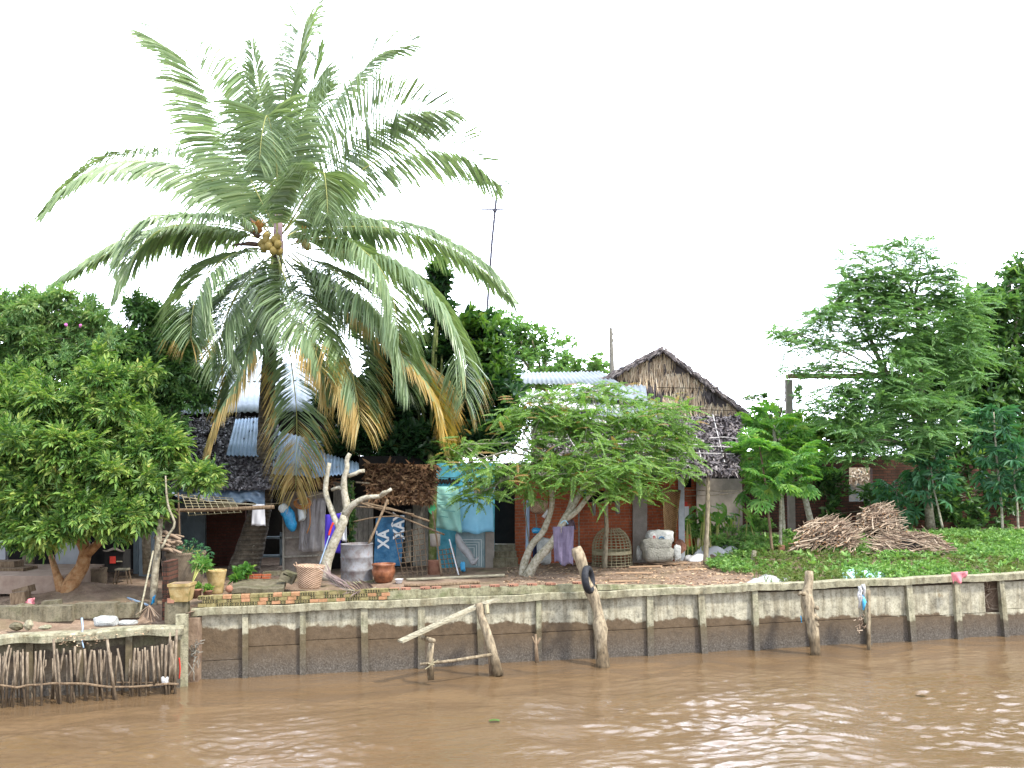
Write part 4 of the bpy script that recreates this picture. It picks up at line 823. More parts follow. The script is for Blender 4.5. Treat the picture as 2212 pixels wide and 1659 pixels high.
# ------------------------------------------------------------ coconut palm
def spline(pts, n):
    pts = np.array(pts, float); m = len(pts); seg = np.linalg.norm(np.diff(pts, axis=0), axis=1); t = np.concatenate([[0], np.cumsum(seg)]); t /= t[-1]
    tt = np.linspace(0, 1, n); k = np.clip(np.searchsorted(t, tt, side='right')-1, 0, m-2)
    ext = np.vstack([2*pts[0]-pts[1], pts, 2*pts[-1]-pts[-2]]); out = []
    for q, i in zip(tt, k):
        x = (q-t[i])/(t[i+1]-t[i]); p0, p1, p2, p3 = ext[i], ext[i+1], ext[i+2], ext[i+3]
        out.append(.5*((2*p1)+(-p0+p2)*x+(2*p0-5*p1+4*p2-p3)*x*x+(-p0+3*p1-3*p2+p3)*x**3))
    return np.array(out)
YP = 21.6
def frond(T, pts, dy, mat=m_palm, L=.78, tw=0., start=.1, tips=None, n=128, ang0=62, grav=.62, wid=.048, rw=.022):
    """pts: measured rachis points; dy: distance towards (-) or away from (+) the viewer at base, middle, tip"""
    if pts[-1][1] < pts[0][1]-60 and 'x' : grav = min(grav, .3)
    m = len(pts); P3 = [P(u, v, YP+np.interp(i/(m-1), [0, .5, 1], dy)) for i, (u, v) in enumerate(pts)]
    C = spline(P3, n*2+1); mb = MB(); rb = MB(); rb.tube(C[::6], [rw*(1-.85*i/(len(C[::6])-1)) for i in range(len(C[::6]))], 5)
    tot = len(C); tip = MB()
    V = []; fs = []; lV = []; 
    gdir = np.array([0, 0, -1.])
    base_len = sum(np.linalg.norm(C[i+1]-C[i]) for i in range(tot-1)); L = min(L*1.62, base_len*.45)
    for i in range(int(tot*start), tot-1):
        t = i/(tot-1); x = max(0., (t-start)/(1-start)); tg = unit(C[min(i+1, tot-1)]-C[i-1])
        up = np.array([0, 0, 1.]); sd_ = np.cross(tg, up)
        if np.linalg.norm(sd_) < .25: sd_ = np.cross(tg, np.array([0, -1., .2]))
        sd_ = unit(sd_); nn = unit(np.cross(sd_, tg))
        c, s = math.cos(tw), math.sin(tw); sd2 = sd_*c+nn*s; nn2 = nn*c-sd_*s
        prof = min(1, .5+x*3.2)*(1-.55*max(0, (x-.6)/.4)**1.6)
        for sg in (-1, 1):
            if RS.rand() < .04: continue
            a = math.radians(min(82, ang0*1.22)*(1-.66*x**1.6)+RS.normal()*4); l = L*prof*RS.uniform(.86, 1.08)
            d = unit(tg*math.cos(a)+sd2*sg*math.sin(a)+nn2*(.22+RS.normal()*.05)); w = wid*prof**.3*.5
            p0 = C[i]; p1 = p0+(d+gdir*grav*.18)*l*.33; p2 = p1+unit(d+gdir*grav*.75)*l*.33; p3 = p2+unit(d+gdir*grav*(1.5+RS.rand()*.6))*l*.34
            wv = unit(np.cross(d, np.cross(sd2*sg, d)+nn2*.9+RS.normal(size=3)*.15)); wv = unit(tg*.75+nn2*.5*(1 if sg > 0 else 1)+RS.normal(size=3)*.2)
            k = len(V); V += [p0, p1+wv*w, p1-wv*w, p2+wv*w*.85, p2-wv*w*.85, p3]
            fs += [(k, k+1, k+2), (k+1, k+3, k+4, k+2), (k+3, k+5, k+4)]
    mb.add(V, fs)
    o = mb.build('frond', [mat, m_palmtip, m_palmy], T)
    if tips is not None:   # browned leaflets near the end of the frond
        me = o.data; nf = len(me.polygons); idx = np.zeros(nf, np.int32); xx = np.arange(nf)/nf; r_ = RS.rand(nf)
        seg = np.arange(nf) % 3
        idx[(xx > tips[0]) & (seg == 2)] = 1; idx[(xx > tips[1]) & (r_ < (xx-tips[1])/(1.0001-tips[1])*1.6)] = tips[2]; me.polygons.foreach_set('material_index', idx)
    r = rb.build('midrib', m_rachis, o, smooth=True)
    return o
T = thing('coconut_palm', 'tall coconut palm with leaning grey trunk and wide drooping fronds', 'palm tree', P(520, 1240, 21.8))
mb = MB(); tp = [(512, 1262, 36), (528, 1225, 31), (546, 1165, 25), (562, 1100, 21), (571, 1030, 19), (574, 950, 17.5), (577, 860, 16), (583, 760, 15), (590, 660, 13.5), (597, 580, 13), (600, 520, 14)]
C = spline([P(u, v, YP+.2) for u, v, r in tp], 60); rr_ = np.interp(np.linspace(0, 1, 60), np.linspace(0, 1, 11), [px(r, YP) for u, v, r in tp])
mb.tube(C, [r*(1+.03*math.sin(i*2.1)) for i, r in enumerate(rr_)], 14); mb.build('trunk', m_palmbark, T, True)
mb = MB(); mb.tube([P(600, 540, YP), P(601, 480, YP), P(603, 430, YP)], [.11, .1, .05], 8, .1); mb.build('sheath', m_lilac, T)
FR = [  # points, depth offsets, options
 ([(598, 500), (545, 395), (500, 295), (455, 205), (400, 130), (325, 80)], (0, .9, .6), dict(tw=.9, L=.95)),
 ([(585, 510), (545, 462), (480, 405), (400, 358), (330, 345), (240, 352), (160, 395), (105, 450)], (0, .7, .9), dict(L=.85, tw=.7)),
 ([(580, 515), (540, 500), (490, 487), (420, 484), (350, 495), (300, 540), (272, 600)], (0, -.7, -1.1), dict(L=.95, tw=-.15, grav=.8)),
 ([(580, 520), (500, 500), (400, 490), (300, 515), (210, 560), (125, 610)], (0, -.1, 0), dict(L=.6, tw=.2)),
 ([(575, 545), (520, 545), (470, 570), (430, 620), (415, 680), (412, 735)], (0, -1.3, -1.9), dict(L=.8, tips=(.8, .97, 1))),
 ([(598, 545), (608, 580), (630, 640), (655, 700), (678, 750), (692, 800)], (-.1, -1.7, -2.3), dict(L=.85, tw=.05, tips=(.7, .95, 1))),
 ([(590, 560), (570, 640), (545, 730), (518, 810), (490, 880), (462, 955)], (-.1, -.9, -1.3), dict(L=.8, tw=-.25, tips=(.4, .7, 1))),
 ([(570, 560), (520, 620), (475, 710), (440, 790), (425, 845)], (.3, 1.3, 1.6), dict(L=.75)),
 ([(603, 570), (615, 680), (630, 790), (640, 880), (641, 970), (638, 1065)], (.1, -.5, -.9), dict(L=.8, tw=.1, tips=(.3, .6, 1))),
 ([(615, 560), (660, 610), (710, 680), (748, 760), (768, 840), (778, 915)], (-.1, -1.3, -1.7), dict(L=.9, tips=(.45, .8, 1))),
 ([(620, 550), (700, 610), (780, 680), (860, 760), (930, 850), (966, 965)], (0, -.6, -.9), dict(L=.8, tips=(.25, .5, 2))),
 ([(635, 560), (720, 620), (810, 690), (890, 770), (950, 830), (970, 920)], (.2, .7, .9), dict(L=.8, tips=(.3, .6, 2))),
 ([(625, 530), (680, 515), (750, 520), (810, 565), (845, 630), (862, 720)], (0, -1.2, -1.8), dict(L=.95, tw=.1, grav=.8)),
 ([(640, 535), (740, 545), (850, 570), (920, 620), (975, 710), (1003, 820), (1005, 870)], (0, -.4, -.7), dict(L=.95, grav=.8, tips=(.75, .97, 1))),
 ([(620, 515), (690, 495), (790, 490), (890, 502), (980, 540), (1050, 590), (1092, 632)], (0, .4, .5), dict(L=.85, grav=.8, tw=.1)),
 ([(620, 510), (700, 470), (770, 478), (830, 495)], (0, 1., 1.2), dict(L=.6)),
 ([(615, 500), (680, 430), (760, 380), (840, 335), (920, 315), (1000, 330), (1073, 390)], (0, .5, .7), dict(L=.9, tw=.75)),
 ([(612, 490), (670, 400), (740, 320), (800, 270), (870, 238), (962, 232)], (0, .2, -.2), dict(L=.9, tw=.85)),
 ([(608, 480), (660, 340), (710, 240), (770, 160), (820, 115), (878, 98)], (0, .7, 1.), dict(L=.85, tw=.5, ang0=50)),
 ([(605, 470), (608, 350), (620, 250), (640, 150), (660, 70), (683, 8)], (0, .9, 1.1), dict(L=.85, tw=.9, start=.25)),
 ([(598, 520), (599, 430), (598, 360), (590, 300), (577, 250), (566, 290), (560, 350)], (-.2, -1.2, -2.1), dict(L=.8, tw=0, start=.3, grav=.7)),
 ([(604, 480), (630, 380), (655, 280), (675, 190), (690, 120)], (0, .6, 1.), dict(L=.7, tw=.35, start=.2, ang0=48)),
 ([(596, 470), (580, 360), (566, 250), (553, 160), (545, 95)], (0, .9, 1.4), dict(L=.38, tw=.5, start=.2, ang0=35)),
 ([(610, 505), (640, 460), (670, 405), (697, 372), (705, 410), (708, 465)], (-.1, -1.2, -2.), dict(L=.75, tw=.1, grav=.8)),
 ([(585, 505), (550, 450), (505, 410), (450, 400)], (.2, 1.5, 2.), dict(L=.6)),
 ([(630, 545), (720, 640), (800, 720), (860, 820), (880, 880)], (.5, 1.5, 1.8), dict(L=.8)),
 ([(606, 550), (625, 600), (650, 680), (700, 770), (722, 850)], (0, -1.0, -1.5), dict(L=.9, tips=(.7, .97, 1))),
 ([(590, 550), (540, 600), (500, 660), (478, 730), (480, 800)], (0, -.8, -1.2), dict(L=.8)),
 ([(640, 545), (730, 590), (800, 650), (855, 740), (880, 830)], (0, -.9, -1.3), dict(L=.9)),
 ([(590, 560), (560, 620), (520, 700), (500, 780)], (.6, 1.6, 1.9), dict(L=.7)),
]
for pts, dy, kw in FR: frond(T, pts, dy, **kw)
def coconut(u, v, Y, r, T):
    MB().ball(P(u, v, Y), r, 10, 7, (1, 1, 1.12), .02).build('coconut', m_coco, T, True)
for x, y, dy in ((835, 990, -.55), (895, 1065, -.6), (740, 1100, -.6), (815, 1170, -.6), (690, 1010, -.5), (880, 960, -.45), (625, 1060, -.45), (910, 1180, -.5), (660, 1130, -.5), (790, 1040, -.5), (1385, 1100, -.4), (1340, 1060, -.3), (700, 930, -.4)):
    u, v = 560/1.1573+x/6.637/1.1573, 450/1.1573+y/6.637/1.1573; coconut(u, v, YP+dy, .088, T)
for (u, v, dy) in ((561, 492, -.3), (655, 510, -.3)):
    mb = MB(); c = P(u, v, YP+dy)
    for k in range(34): d = unit(RS.normal(size=3)+np.array([0, 0, .4])); mb.tube([c-np.array([0, 0, .12]), c+d*.1, c+d*RS.uniform(.12, .24)], [.012, .01, .014], 4)
    mb.build('flower_stalk', m_flower, T)
for a, b, dy in (((560, 512), (512, 482), -.2), ((575, 530), (500, 530), -.1), ((640, 525), (690, 505), .1), ((560, 505), (540, 470), -.2)):
    A, B = P(*a, YP+dy), P(*b, YP+dy); MB().tube([A, (A+B)/2+np.array([0, 0, .04]), B], [.05, .06, .008], 6).build('spathe', m_spathe, T, True)
# ------------------------------------------------------------ broadleaf trees on the left
def tree(name, label, mat, bark, trunk, blobs, T_, dens, size, group=None, cat='tree', limbr=.035, nsub=5, root=-1, **kw):
    t = thing(name, label, cat, trunk[0][0], group)
    mb = MB(); cr, Lc = crown(t, 'crown', mat, split(blobs, 5, .5), T_, dens, size, **kw)
    for path in ([trunk] if not isinstance(trunk[0][0], list) else trunk): pass
    mb.tube([p for p, r in trunk], [r for p, r in trunk], 9, .07)
    limbs(mb, trunk[root][0], blobs, Lc, limbr, nsub); mb.build('trunk', bark, t, True); return t
Y1 = 18.6
t = thing('fruit_tree', 'leafy fruit tree with orange-brown forked trunk before the shaded left house', 'tree', P(148, 1292, Y1))
bl = [(60, 1010, 18.2, 130, 90, .9), (190, 1060, 18., 110, 80, .8), (280, 1090, 18.1, 75, 60, .6), (60, 900, 18.8, 110, 90, .9), (190, 920, 18.9, 110, 90, .9), (290, 950, 18.9, 60, 55, .6), (120, 1110, 17.9, 110, 60, .6), (20, 1110, 18., 80, 60, .6),
      (250, 860, 19., 90, 80, .8), (140, 850, 19.3, 70, 50, .6), (40, 830, 19.3, 50, 45, .6), (215, 810, 19.3, 40, 40, .5), (330, 940, 18.6, 45, 30, .4), (372, 960, 18.5, 30, 22, .3), (-80, 950, 18.8, 90, 160, 1.), (440, 1030, 18.3, 40, 24, .3), (250, 1120, 17.8, 60, 30, .4), (60, 1150, 17.9, 60, 30, .4), (280, 1020, 18.3, 70, 60, .6), (150, 990, 17.7, 110, 70, .5)]
cr, Lc = crown(t, 'crown', m_longan, split(bl, 6, .42), T_LON, 42, 1.08, upbias=-.05, gap=.45)
mb = MB(); B_ = P(148, 1300, Y1)
mb.tube([B_, P(150, 1265, Y1), P(178, 1225, Y1), P(186, 1190, Y1), P(172, 1160, Y1-.05), P(170, 1120, Y1)], [.26, .15, .125, .12, .1, .08], 10, .08)
mb.tube([P(184, 1200, Y1), P(200, 1185, Y1-.1), P(222, 1163, Y1-.1), P(240, 1140, Y1-.1)], [.1, .085, .07, .06], 8, .08)
mb.tube([B_+np.array([-.05, 0, 0]), P(130, 1262, Y1), P(122, 1240, Y1), P(110, 1200, Y1+.2)], [.14, .1, .07, .05], 8, .08)
limbs(mb, P(170, 1120, Y1), bl[:13], Lc, .05, 6); limbs(mb, P(240, 1140, Y1-.1), bl[2:3]+bl[5:6]+bl[11:13], Lc, .03, 5); mb.tube([P(300, 1045, 18.5), P(370, 1036, 18.4), P(415, 1035, 18.3)], .012, 4)
mb.build('trunk', m_barkb, t, True)
bl = [(110, 700, 20.5, 50, 60, .6), (40, 700, 20.4, 60, 55, .7), (130, 655, 20.3, 30, 34, .4), (60, 660, 20.3, 40, 30, .4), (10, 670, 20.3, 40, 36, .5), (190, 690, 20.4, 45, 45, .5), (90, 790, 20.4, 90, 80, .8), (10, 780, 20.4, 90, 90, .9), (180, 760, 20.4, 60, 50, .6), (-60, 720, 20.4, 60, 60, .7), (235, 740, 20.4, 30, 40, .4)]
tree('flowering_tree', 'airy pale green tree with pink flowers, highest at the far left behind the fruit tree', leafmat('leaf_airy', [(.06, .15, .06), (.12, .24, .08), (.22, .34, .12), (.38, .42, .18)]), m_bark, [(P(60, 1240, 20.8), .12), (P(70, 1000, 20.8), .09), (P(85, 860, 20.6), .07)], bl, T_LON, 30, .85, limbr=.03, nsub=7, gap=.45)
mb = MB(); 
for u, v in ((143, 702), (174, 703)): mb.ball(P(u, v, 19.8), .035, 6, 4, (1, 1, 1), .3)
one('pink_blossom', 'small cluster of pink blossoms high in the airy tree', 'blossom', mb, M('blossom', [(.5, .1, .45), (.75, .25, .5)], 9, .7, 0), kind='stuff')
bl = [(275, 700, 21.2, 60, 50, .7), (330, 700, 21.2, 40, 45, .5), (250, 760, 21.2, 60, 50, .7), (330, 780, 21., 80, 70, .8), (390, 770, 20.8, 50, 70, .6), (350, 850, 20.8, 85, 45, .6), (420, 840, 20.7, 35, 55, .4), (300, 880, 20.8, 60, 40, .6), (400, 690, 21.3, 35, 30, .4), (210, 830, 21.2, 60, 50, .6), (345, 1000, 20.4, 40, 50, .3), (370, 915, 20.4, 25, 25, .3)]
tree('shade_tree', 'darker green leafy tree hanging over the zinc roof left of the coconut palm', m_dark, m_bark, [(P(318, 1240, 21.3), .1), (P(312, 1050, 21.3), .085), (P(320, 900, 21.2), .07)], bl, T_LON, 52, .95, upbias=-.1, limbr=.035, nsub=6, gap=.3)
# ------------------------------------------------------------ jackfruit tree in the middle
bl = [(790, 900, 23.6, 110, 100, 1.), (900, 860, 23.6, 110, 120, 1.1), (1010, 880, 23.6, 100, 110, 1.), (850, 960, 23., 120, 55, .9), (980, 960, 23., 110, 50, .9), (760, 960, 23.1, 50, 40, .7), (1050, 800, 23.6, 62, 90, .8), (1030, 730, 23.6, 50, 50, .6), (1085, 860, 23.4, 45, 70, .6), (955, 720, 24, 34, 60, .5), (948, 640, 24., 34, 40, .4), (950, 600, 24., 24, 32, .3), (880, 790, 24, 80, 60, .8), (1060, 950, 22.8, 50, 40, .6), (735, 860, 23.8, 45, 60, .6)]
tree('jackfruit_tree', 'big dark glossy jackfruit tree behind the palm, its mossy trunk beside the green sheet', m_jack, m_moss, [(P(935, 1248, 21.2), .1), (P(934, 1150, 21.3), .085), (P(937, 1060, 21.6), .08), (P(930, 980, 22.6), .08)], bl, T_BR, 44, 1.5, limbr=.05, nsub=3, upbias=.35)
bl2 = [(1060, 740, 23.1, 40, 60, .5), (1080, 830, 23., 40, 80, .5), (950, 590, 23.9, 26, 36, .3), (1020, 700, 23.2, 35, 30, .4)]
jt = [o for o in bpy.data.objects if o.name == 'jackfruit_tree'][0]; crown(jt, 'young_leaves', m_fresh, bl2, T_BR, 22, 1.4, upbias=.8, shell=.9)
# ------------------------------------------------------------ feathery tree in front of the brick house
t = thing('feathery_tree', 'low spreading tree with feathery fronds and forked pale stems before the brick house', 'tree', P(1130, 1247, 20.5))
bl = [(1010, 1000, 20., 70, 35, .8), (1080, 1040, 19.8, 80, 45, .8), (1150, 950, 20.3, 110, 60, 1.), (1230, 900, 20.6, 100, 50, 1.), (1330, 920, 20.8, 110, 60, 1.), (1420, 920, 21., 80, 60, .9), (1260, 990, 20., 130, 55, 1.), (1390, 1000, 20.6, 110, 55, 1.), (1170, 1030, 19.7, 100, 45, .8), (1300, 1050, 19.9, 90, 40, .8), (1460, 970, 21.2, 55, 70, .7), (1160, 880, 20.8, 80, 35, .8), (1340, 860, 21.3, 60, 35, .7), (1000, 960, 20.4, 40, 22, .5), (1380, 1050, 20.4, 60, 30, .6), (1280, 845, 21.3, 60, 22, .6), (1440, 880, 21.4, 55, 28, .6), (1115, 900, 20.7, 50, 30, .6), (1030, 1070, 19.7, 40, 30, .5)]
cr, Lc = crown(t, 'crown', m_feather, split(bl, 5, .52), T_FE, 30, .88, flat=.02, rand=.9, shell=.3)
young = leafmat('leaf_feather_young', [(.2, .22, .06), (.3, .2, .07), (.4, .2, .1)], None, .5, .4); crown(t, 'young_leaves', young, [(u, v-rv*.35, Y-.1, ru, rv*.8, rd) for u, v, Y, ru, rv, rd in bl], T_FE, 2.6, .62, flat=.35, rand=.9, shell=.8)
mb = MB()
st1 = spline([P(1128, 1250, 20.5), P(1133, 1215, 20.5), P(1148, 1178, 20.5), P(1172, 1150, 20.4), P(1188, 1110, 20.4), P(1193, 1075, 20.3), P(1182, 1030, 20.3), P(1172, 990, 20.3)], 24)
st2 = spline([P(1136, 1250, 20.4), P(1160, 1210, 20.3), P(1195, 1170, 20.2), P(1218, 1125, 20.2), P(1245, 1080, 20.3), P(1262, 1050, 20.4), P(1290, 1010, 20.5), P(1330, 960, 20.8)], 24)
st3 = spline([P(1222, 1122, 20.2), P(1245, 1105, 20.15), P(1275, 1068, 20.2), P(1310, 1040, 20.4), P(1380, 990, 20.8)], 14)
st4 = spline([P(1210, 1140, 20.2), P(1228, 1100, 20.3), P(1238, 1050, 20.3), P(1225, 1000, 20.4), P(1215, 930, 20.6)], 14)
for s_, r1, r2 in ((st1, .085, .035), (st2, .1, .035), (st3, .06, .02), (st4, .045, .02)): mb.tube(s_, list(np.linspace(r1, r2, len(s_))), 8, .08)
limbs(mb, st1[-1], [bl[i] for i in (0, 1, 2, 8, 11, 13, 17, 18)], Lc, .03, 7, 5); limbs(mb, st2[-1], [bl[i] for i in (3, 4, 6, 12, 15)], Lc, .03, 7, 5); limbs(mb, st3[-1], [bl[i] for i in (5, 7, 9, 10, 14, 16)], Lc, .028, 7, 5)
mb.build('trunk', m_barkp, t, True)
# ------------------------------------------------------------ far tree over the roofs
bl = [(1120, 725, 38, 70, 28, 2.), (1180, 770, 38, 100, 45, 2.), (1090, 790, 38, 80, 60, 2.), (1250, 795, 38, 60, 30, 1.5), (1180, 830, 37, 110, 40, 2.), (1290, 800, 38, 30, 22, 1.), (1140, 712, 38, 45, 9, 1.), (1060, 700, 38, 50, 30, 1.5)]
tree('far_tree', 'pale feathery tree beyond the zinc roof between the dark jackfruit tree and the straw gable', m_far, m_bark, [(P(1180, 1050, 38), .2), (P(1180, 850, 38), .15)], bl, T_SM, 16, 3., flat=0., limbr=.07, nsub=4)
# ------------------------------------------------------------ right hand trees
t = thing('tall_feathery_tree', 'tall airy feathery tree leaning over the garden wall behind the brushwood', 'tree', P(2010, 1140, 25.5))
bl = [(1690, 715, 24.5, 30, 14, .6), (1740, 740, 24.6, 60, 30, .8), (1790, 790, 24.7, 50, 22, .7), (1720, 800, 24.6, 45, 10, .4), (1790, 690, 24.8, 60, 30, .8), (1850, 600, 25.2, 55, 45, .8), (1840, 545, 25.2, 20, 24, .3), (1920, 560, 25.4, 60, 50, .8), (1990, 540, 25.5, 30, 18, .4), (2010, 590, 25.5, 50, 45, .8), (1870, 670, 25., 90, 60, 1.), (1960, 660, 25.2, 90, 60, 1.), (2040, 640, 25.5, 45, 45, .7), (1930, 740, 25., 90, 55, 1.),
      (2020, 740, 25.2, 80, 60, 1.), (1960, 820, 24.9, 110, 55, 1.), (1870, 840, 24.8, 70, 45, .8), (2080, 800, 25.2, 60, 40, .8), (1900, 910, 24.7, 110, 45, 1.), (2010, 900, 24.9, 90, 55, 1.), (1800, 880, 24.8, 60, 35, .8), (1880, 975, 24.5, 90, 28, .7), (1975, 960, 24.9, 70, 40, .8), (1815, 640, 25, 40, 30, .6), (2000, 510, 25.5, 22, 8, .2), (2085, 660, 25.6, 45, 45, .8), (2090, 730, 25.4, 55, 45, .8), (1900, 620, 25.3, 60, 45, .8), (1820, 740, 25., 50, 30, .7), (1830, 850, 24.8, 50, 30, .6)]
cr, Lc = crown(t, 'crown', m_feather2, split(bl, 5, .55), T_FE, 42, .95, flat=.12, rand=.9, shell=.25)
mb = MB(); s1_ = spline([P(2012, 1145, 25.6), P(2000, 1050, 25.5), P(1990, 980, 25.5), P(1975, 900, 25.4), P(1950, 850, 25.3), P(1905, 790, 25.2), P(1870, 700, 25.1), P(1850, 620, 25.2)], 26); mb.tube(s1_, list(np.linspace(.12, .035, 26)), 8, .08)
s2_ = spline([s1_[9], P(1992, 850, 25.5), P(1985, 750, 25.4), P(1975, 640, 25.4)], 12); mb.tube(s2_, list(np.linspace(.07, .03, 12)), 7, .08)
s3_ = spline([P(1992, 985, 25.4), P(1960, 965, 25.), P(1920, 952, 24.8), P(1860, 955, 24.6)], 10); mb.tube(s3_, list(np.linspace(.06, .03, 10)), 7, .08)
limbs(mb, s1_[16], [bl[i] for i in (0, 1, 2, 3, 4, 10, 16, 20, 23)], Lc, .03, 5, 5); limbs(mb, s2_[-1], [bl[i] for i in (5, 6, 7, 8, 9, 11, 12, 13, 14)], Lc, .03, 5, 5); limbs(mb, s3_[-1], [bl[i] for i in (18, 21)], Lc, .02, 5, 5); mb.build('trunk', m_bark, t, True)
bl = [(2160, 720, 29, 90, 70, 1.5), (2210, 640, 29, 60, 60, 1.2), (2120, 790, 28.5, 90, 70, 1.4), (2190, 860, 28.3, 100, 80, 1.5), (2090, 880, 28.5, 80, 60, 1.2), (2250, 780, 28.5, 80, 120, 1.5), (2130, 680, 29, 50, 40, 1.), (2030, 960, 28.2, 80, 45, .9), (2160, 960, 28, 90, 50, 1.), (2207, 598, 29, 24, 24, .4), (2150, 650, 29, 50, 36, .8), (2270, 930, 28, 80, 90, 1.)]
tree('dense_tree', 'dense dark green tree filling the right edge behind the cassava plants', m_dark, m_bark, [(P(2170, 1120, 28.6), .2), (P(2170, 950, 28.6), .15)], bl, T_BR, 27, 1.45, limbr=.07, nsub=3, upbias=.1)
bl = [(1990, 660, 30, 60, 40, 1.), (2075, 690, 28.6, 60, 50, 1.), (2105, 730, 28.4, 60, 60, 1.), (2060, 790, 28.4, 70, 60, 1.), (1975, 780, 29, 60, 50, 1.), (2020, 760, 30, 80, 60, 1.2), (1960, 860, 29.5, 90, 60, 1.2), (1880, 930, 29.5, 90, 50, 1.1), (2040, 860, 29.5, 80, 70, 1.2)]
tree('bushy_tree', 'mid green bushy tree behind the tall feathery tree', m_dark, m_bark, [(P(1985, 1130, 29.8), .16), (P(1990, 950, 29.8), .12)], bl[1:], T_BR, 17, 1.5, limbr=.06, nsub=3, upbias=.2, gap=.3)
bl = [(1740, 930, 28.6, 90, 40, 1.), (1700, 960, 28.6, 80, 40, 1.), (1810, 950, 28.4, 70, 45, .8), (1660, 900, 29, 40, 25, .7), (1640, 945, 28.6, 50, 35, .7), (1850, 940, 28.4, 60, 40, .8)]
tree('leafy_bush', 'broad green bush topping the garden wall right of the straw gable', m_fresh, m_bark, [(P(1740, 1120, 29), .08), (P(1740, 980, 28.9), .06)], bl, T_SM, 26, 2.6, limbr=.04, nsub=3, cat='bush')
bl = [(1690, 835, 27.5, 30, 28, .5), (1660, 850, 27.5, 22, 12, .3), (1715, 850, 27.5, 22, 24, .4), (1620, 860, 27.6, 16, 6, .2)]
tree('young_shrub', 'thin loose shrub growing around the top of the concrete post', m_dark, m_bark, [(P(1680, 1120, 27.9), .05), (P(1685, 900, 27.7), .04)], bl, T_SM, 60, 1.8, limbr=.02, nsub=5, cat='shrub', gap=.4)
T = thing('banana_plant', 'upright torn banana leaves poking up behind the right trees', 'banana plant', P(2105, 1100, 31))
for (a, b, c, w) in (((2094, 660), (2090, 630), (2092, 606), .12), ((2122, 670), (2116, 635), (2120, 606), .14), ((1985, 720), (1992, 690), (2005, 668), .12)):
    mb = MB(); A, B, C_ = P(*a, 31), P(*b, 31), P(*c, 31); s = spline([A, B, C_], 9)
    for k in range(8): w0, w1 = w*math.sin(PI*(k+.35)/8.6), w*math.sin(PI*(k+1.35)/8.6) if k < 7 else .01; mb.quad(s[k]-[w0, .02, 0], s[k]+[w0, .02, 0], s[k+1]+[w1, .02, 0], s[k+1]-[w1, .02, 0], (0, .01, 0))
    mb.build('leaf', m_dark, T)
mb = MB(); mb.tube([P(2105, 1110, 31), P(2105, 900, 31), P(2105, 660, 31)], [.2, .15, .06], 8); mb.build('stem', m_moss, T)
# ------------------------------------------------------------ papaya-like and cassava plants
def stemplant(name, label, path, nodes, T_, mat, size, r, bark, cat='plant', grp=None, up=.15, spread=1.):
    C = spline([P(*q) for q in path], 16); t = thing(name, label, cat, C[0], grp); mb = MB(); mb.tube(C, list(np.linspace(r, r*.55, 16)), 7, .06); mb.build('stem', bark, t, True)
    Lc = []; D = []; tt = []
    for (a, b, n) in nodes:
        for k in range(n): x = RS.uniform(a, b); p = C[int(x*15)]; ang = k*2.4+RS.uniform(-.3, .3); Lc.append(p); D.append((math.cos(ang), math.sin(ang), up+RS.normal()*.45+(.5 if x > .97 else 0)))
    Lc = np.array(Lc); D = np.array(D); mb = MB(); n = len(Lc); idx = RS.randint(0, len(T_), n); S = size*RS.uniform(.7, 1.2, n)
    for i, q in enumerate(T_): k = idx == i; scatter(mb, q, frames(D[k], roll=RS.normal(size=k.sum())*.45), S[k], Lc[k])
    mb.build('foliage', mat, t); return t
gpap = 'papaya plants beside the straw gable house'
Zb = 21.9
stemplant('papaya_plant', 'bright green papaya on the slimmest straight stem, nearest the brushwood', [(1686, 1188, 22.6), (1686, 1100, 22.6), (1688, 1040, 22.6), (1686, 985, 22.6)], [(.72, 1, 34), (.97, 1, 16)], T_PA, m_pap, 1.25, .045, M('stem_green', [(.2, .24, .1), (.34, .36, .18)], 9, .8, .2), group if False else 'papaya plant', gpap) if False else None
def pap(label, path, nodes, size, r=.045, mat=m_pap, bark=None): return stemplant('papaya_plant', label, path, nodes, T_PA, mat, size, r, bark or m_barkp, 'papaya plant', gpap)
pap('bright green papaya on the straightest pale stem beside the square block', [(1686, 1190, 22.6), (1686, 1100, 22.6), (1688, 1040, 22.6), (1687, 990, 22.6)], [(.7, 1, 20), (.93, 1, 14)], 1.3, .04)
pap('papaya on a thin leaning reddish stem left of the straight one', [(1704-35, 1200, 22.2), (1660, 1110, 22.3), (1654, 1050, 22.4), (1640, 960, 22.5)], [(.6, 1, 26), (.93, 1, 10)], 1.2, .035, bark=m_woodb)
pap('tallest papaya, its crown reaching the foot of the straw gable', [(1692, 1165, 25), (1688, 1080, 25), (1680, 1000, 25), (1670, 915, 25)], [(.5, 1, 34), (.93, 1, 16)], 1.45, .07)
pap('papaya on a thick slanting trunk just left of the brushwood pile', [(1752, 1130, 25.2), (1740, 1080, 25.2), (1722, 1010, 25), (1705, 950, 25)], [(.55, 1, 26), (.93, 1, 12)], 1.45, .085)
gcas = 'cassava plants before the garden wall'
def cas(label, path, nodes, size, r=.03): return stemplant('cassava_plant', label, path, nodes, T_CA, m_cas, size, r, m_barkp, 'cassava plant', gcas)
cas('umbrella shaped cassava plant just right of the brushwood piles', [(2036, 1140, 24.8), (2025, 1090, 24.8), (2016, 1050, 24.8), (2010, 1000, 24.8)], [(.5, 1, 34), (.9, 1, 26)], 1.5)
cas('tallest cassava plant with leaves stepped up its stem, near the right edge', [(2166, 1150, 25), (2162, 1080, 25), (2152, 980, 25), (2146, 890, 25)], [(.4, 1, 60), (.93, 1, 24)], 1.45, .035)
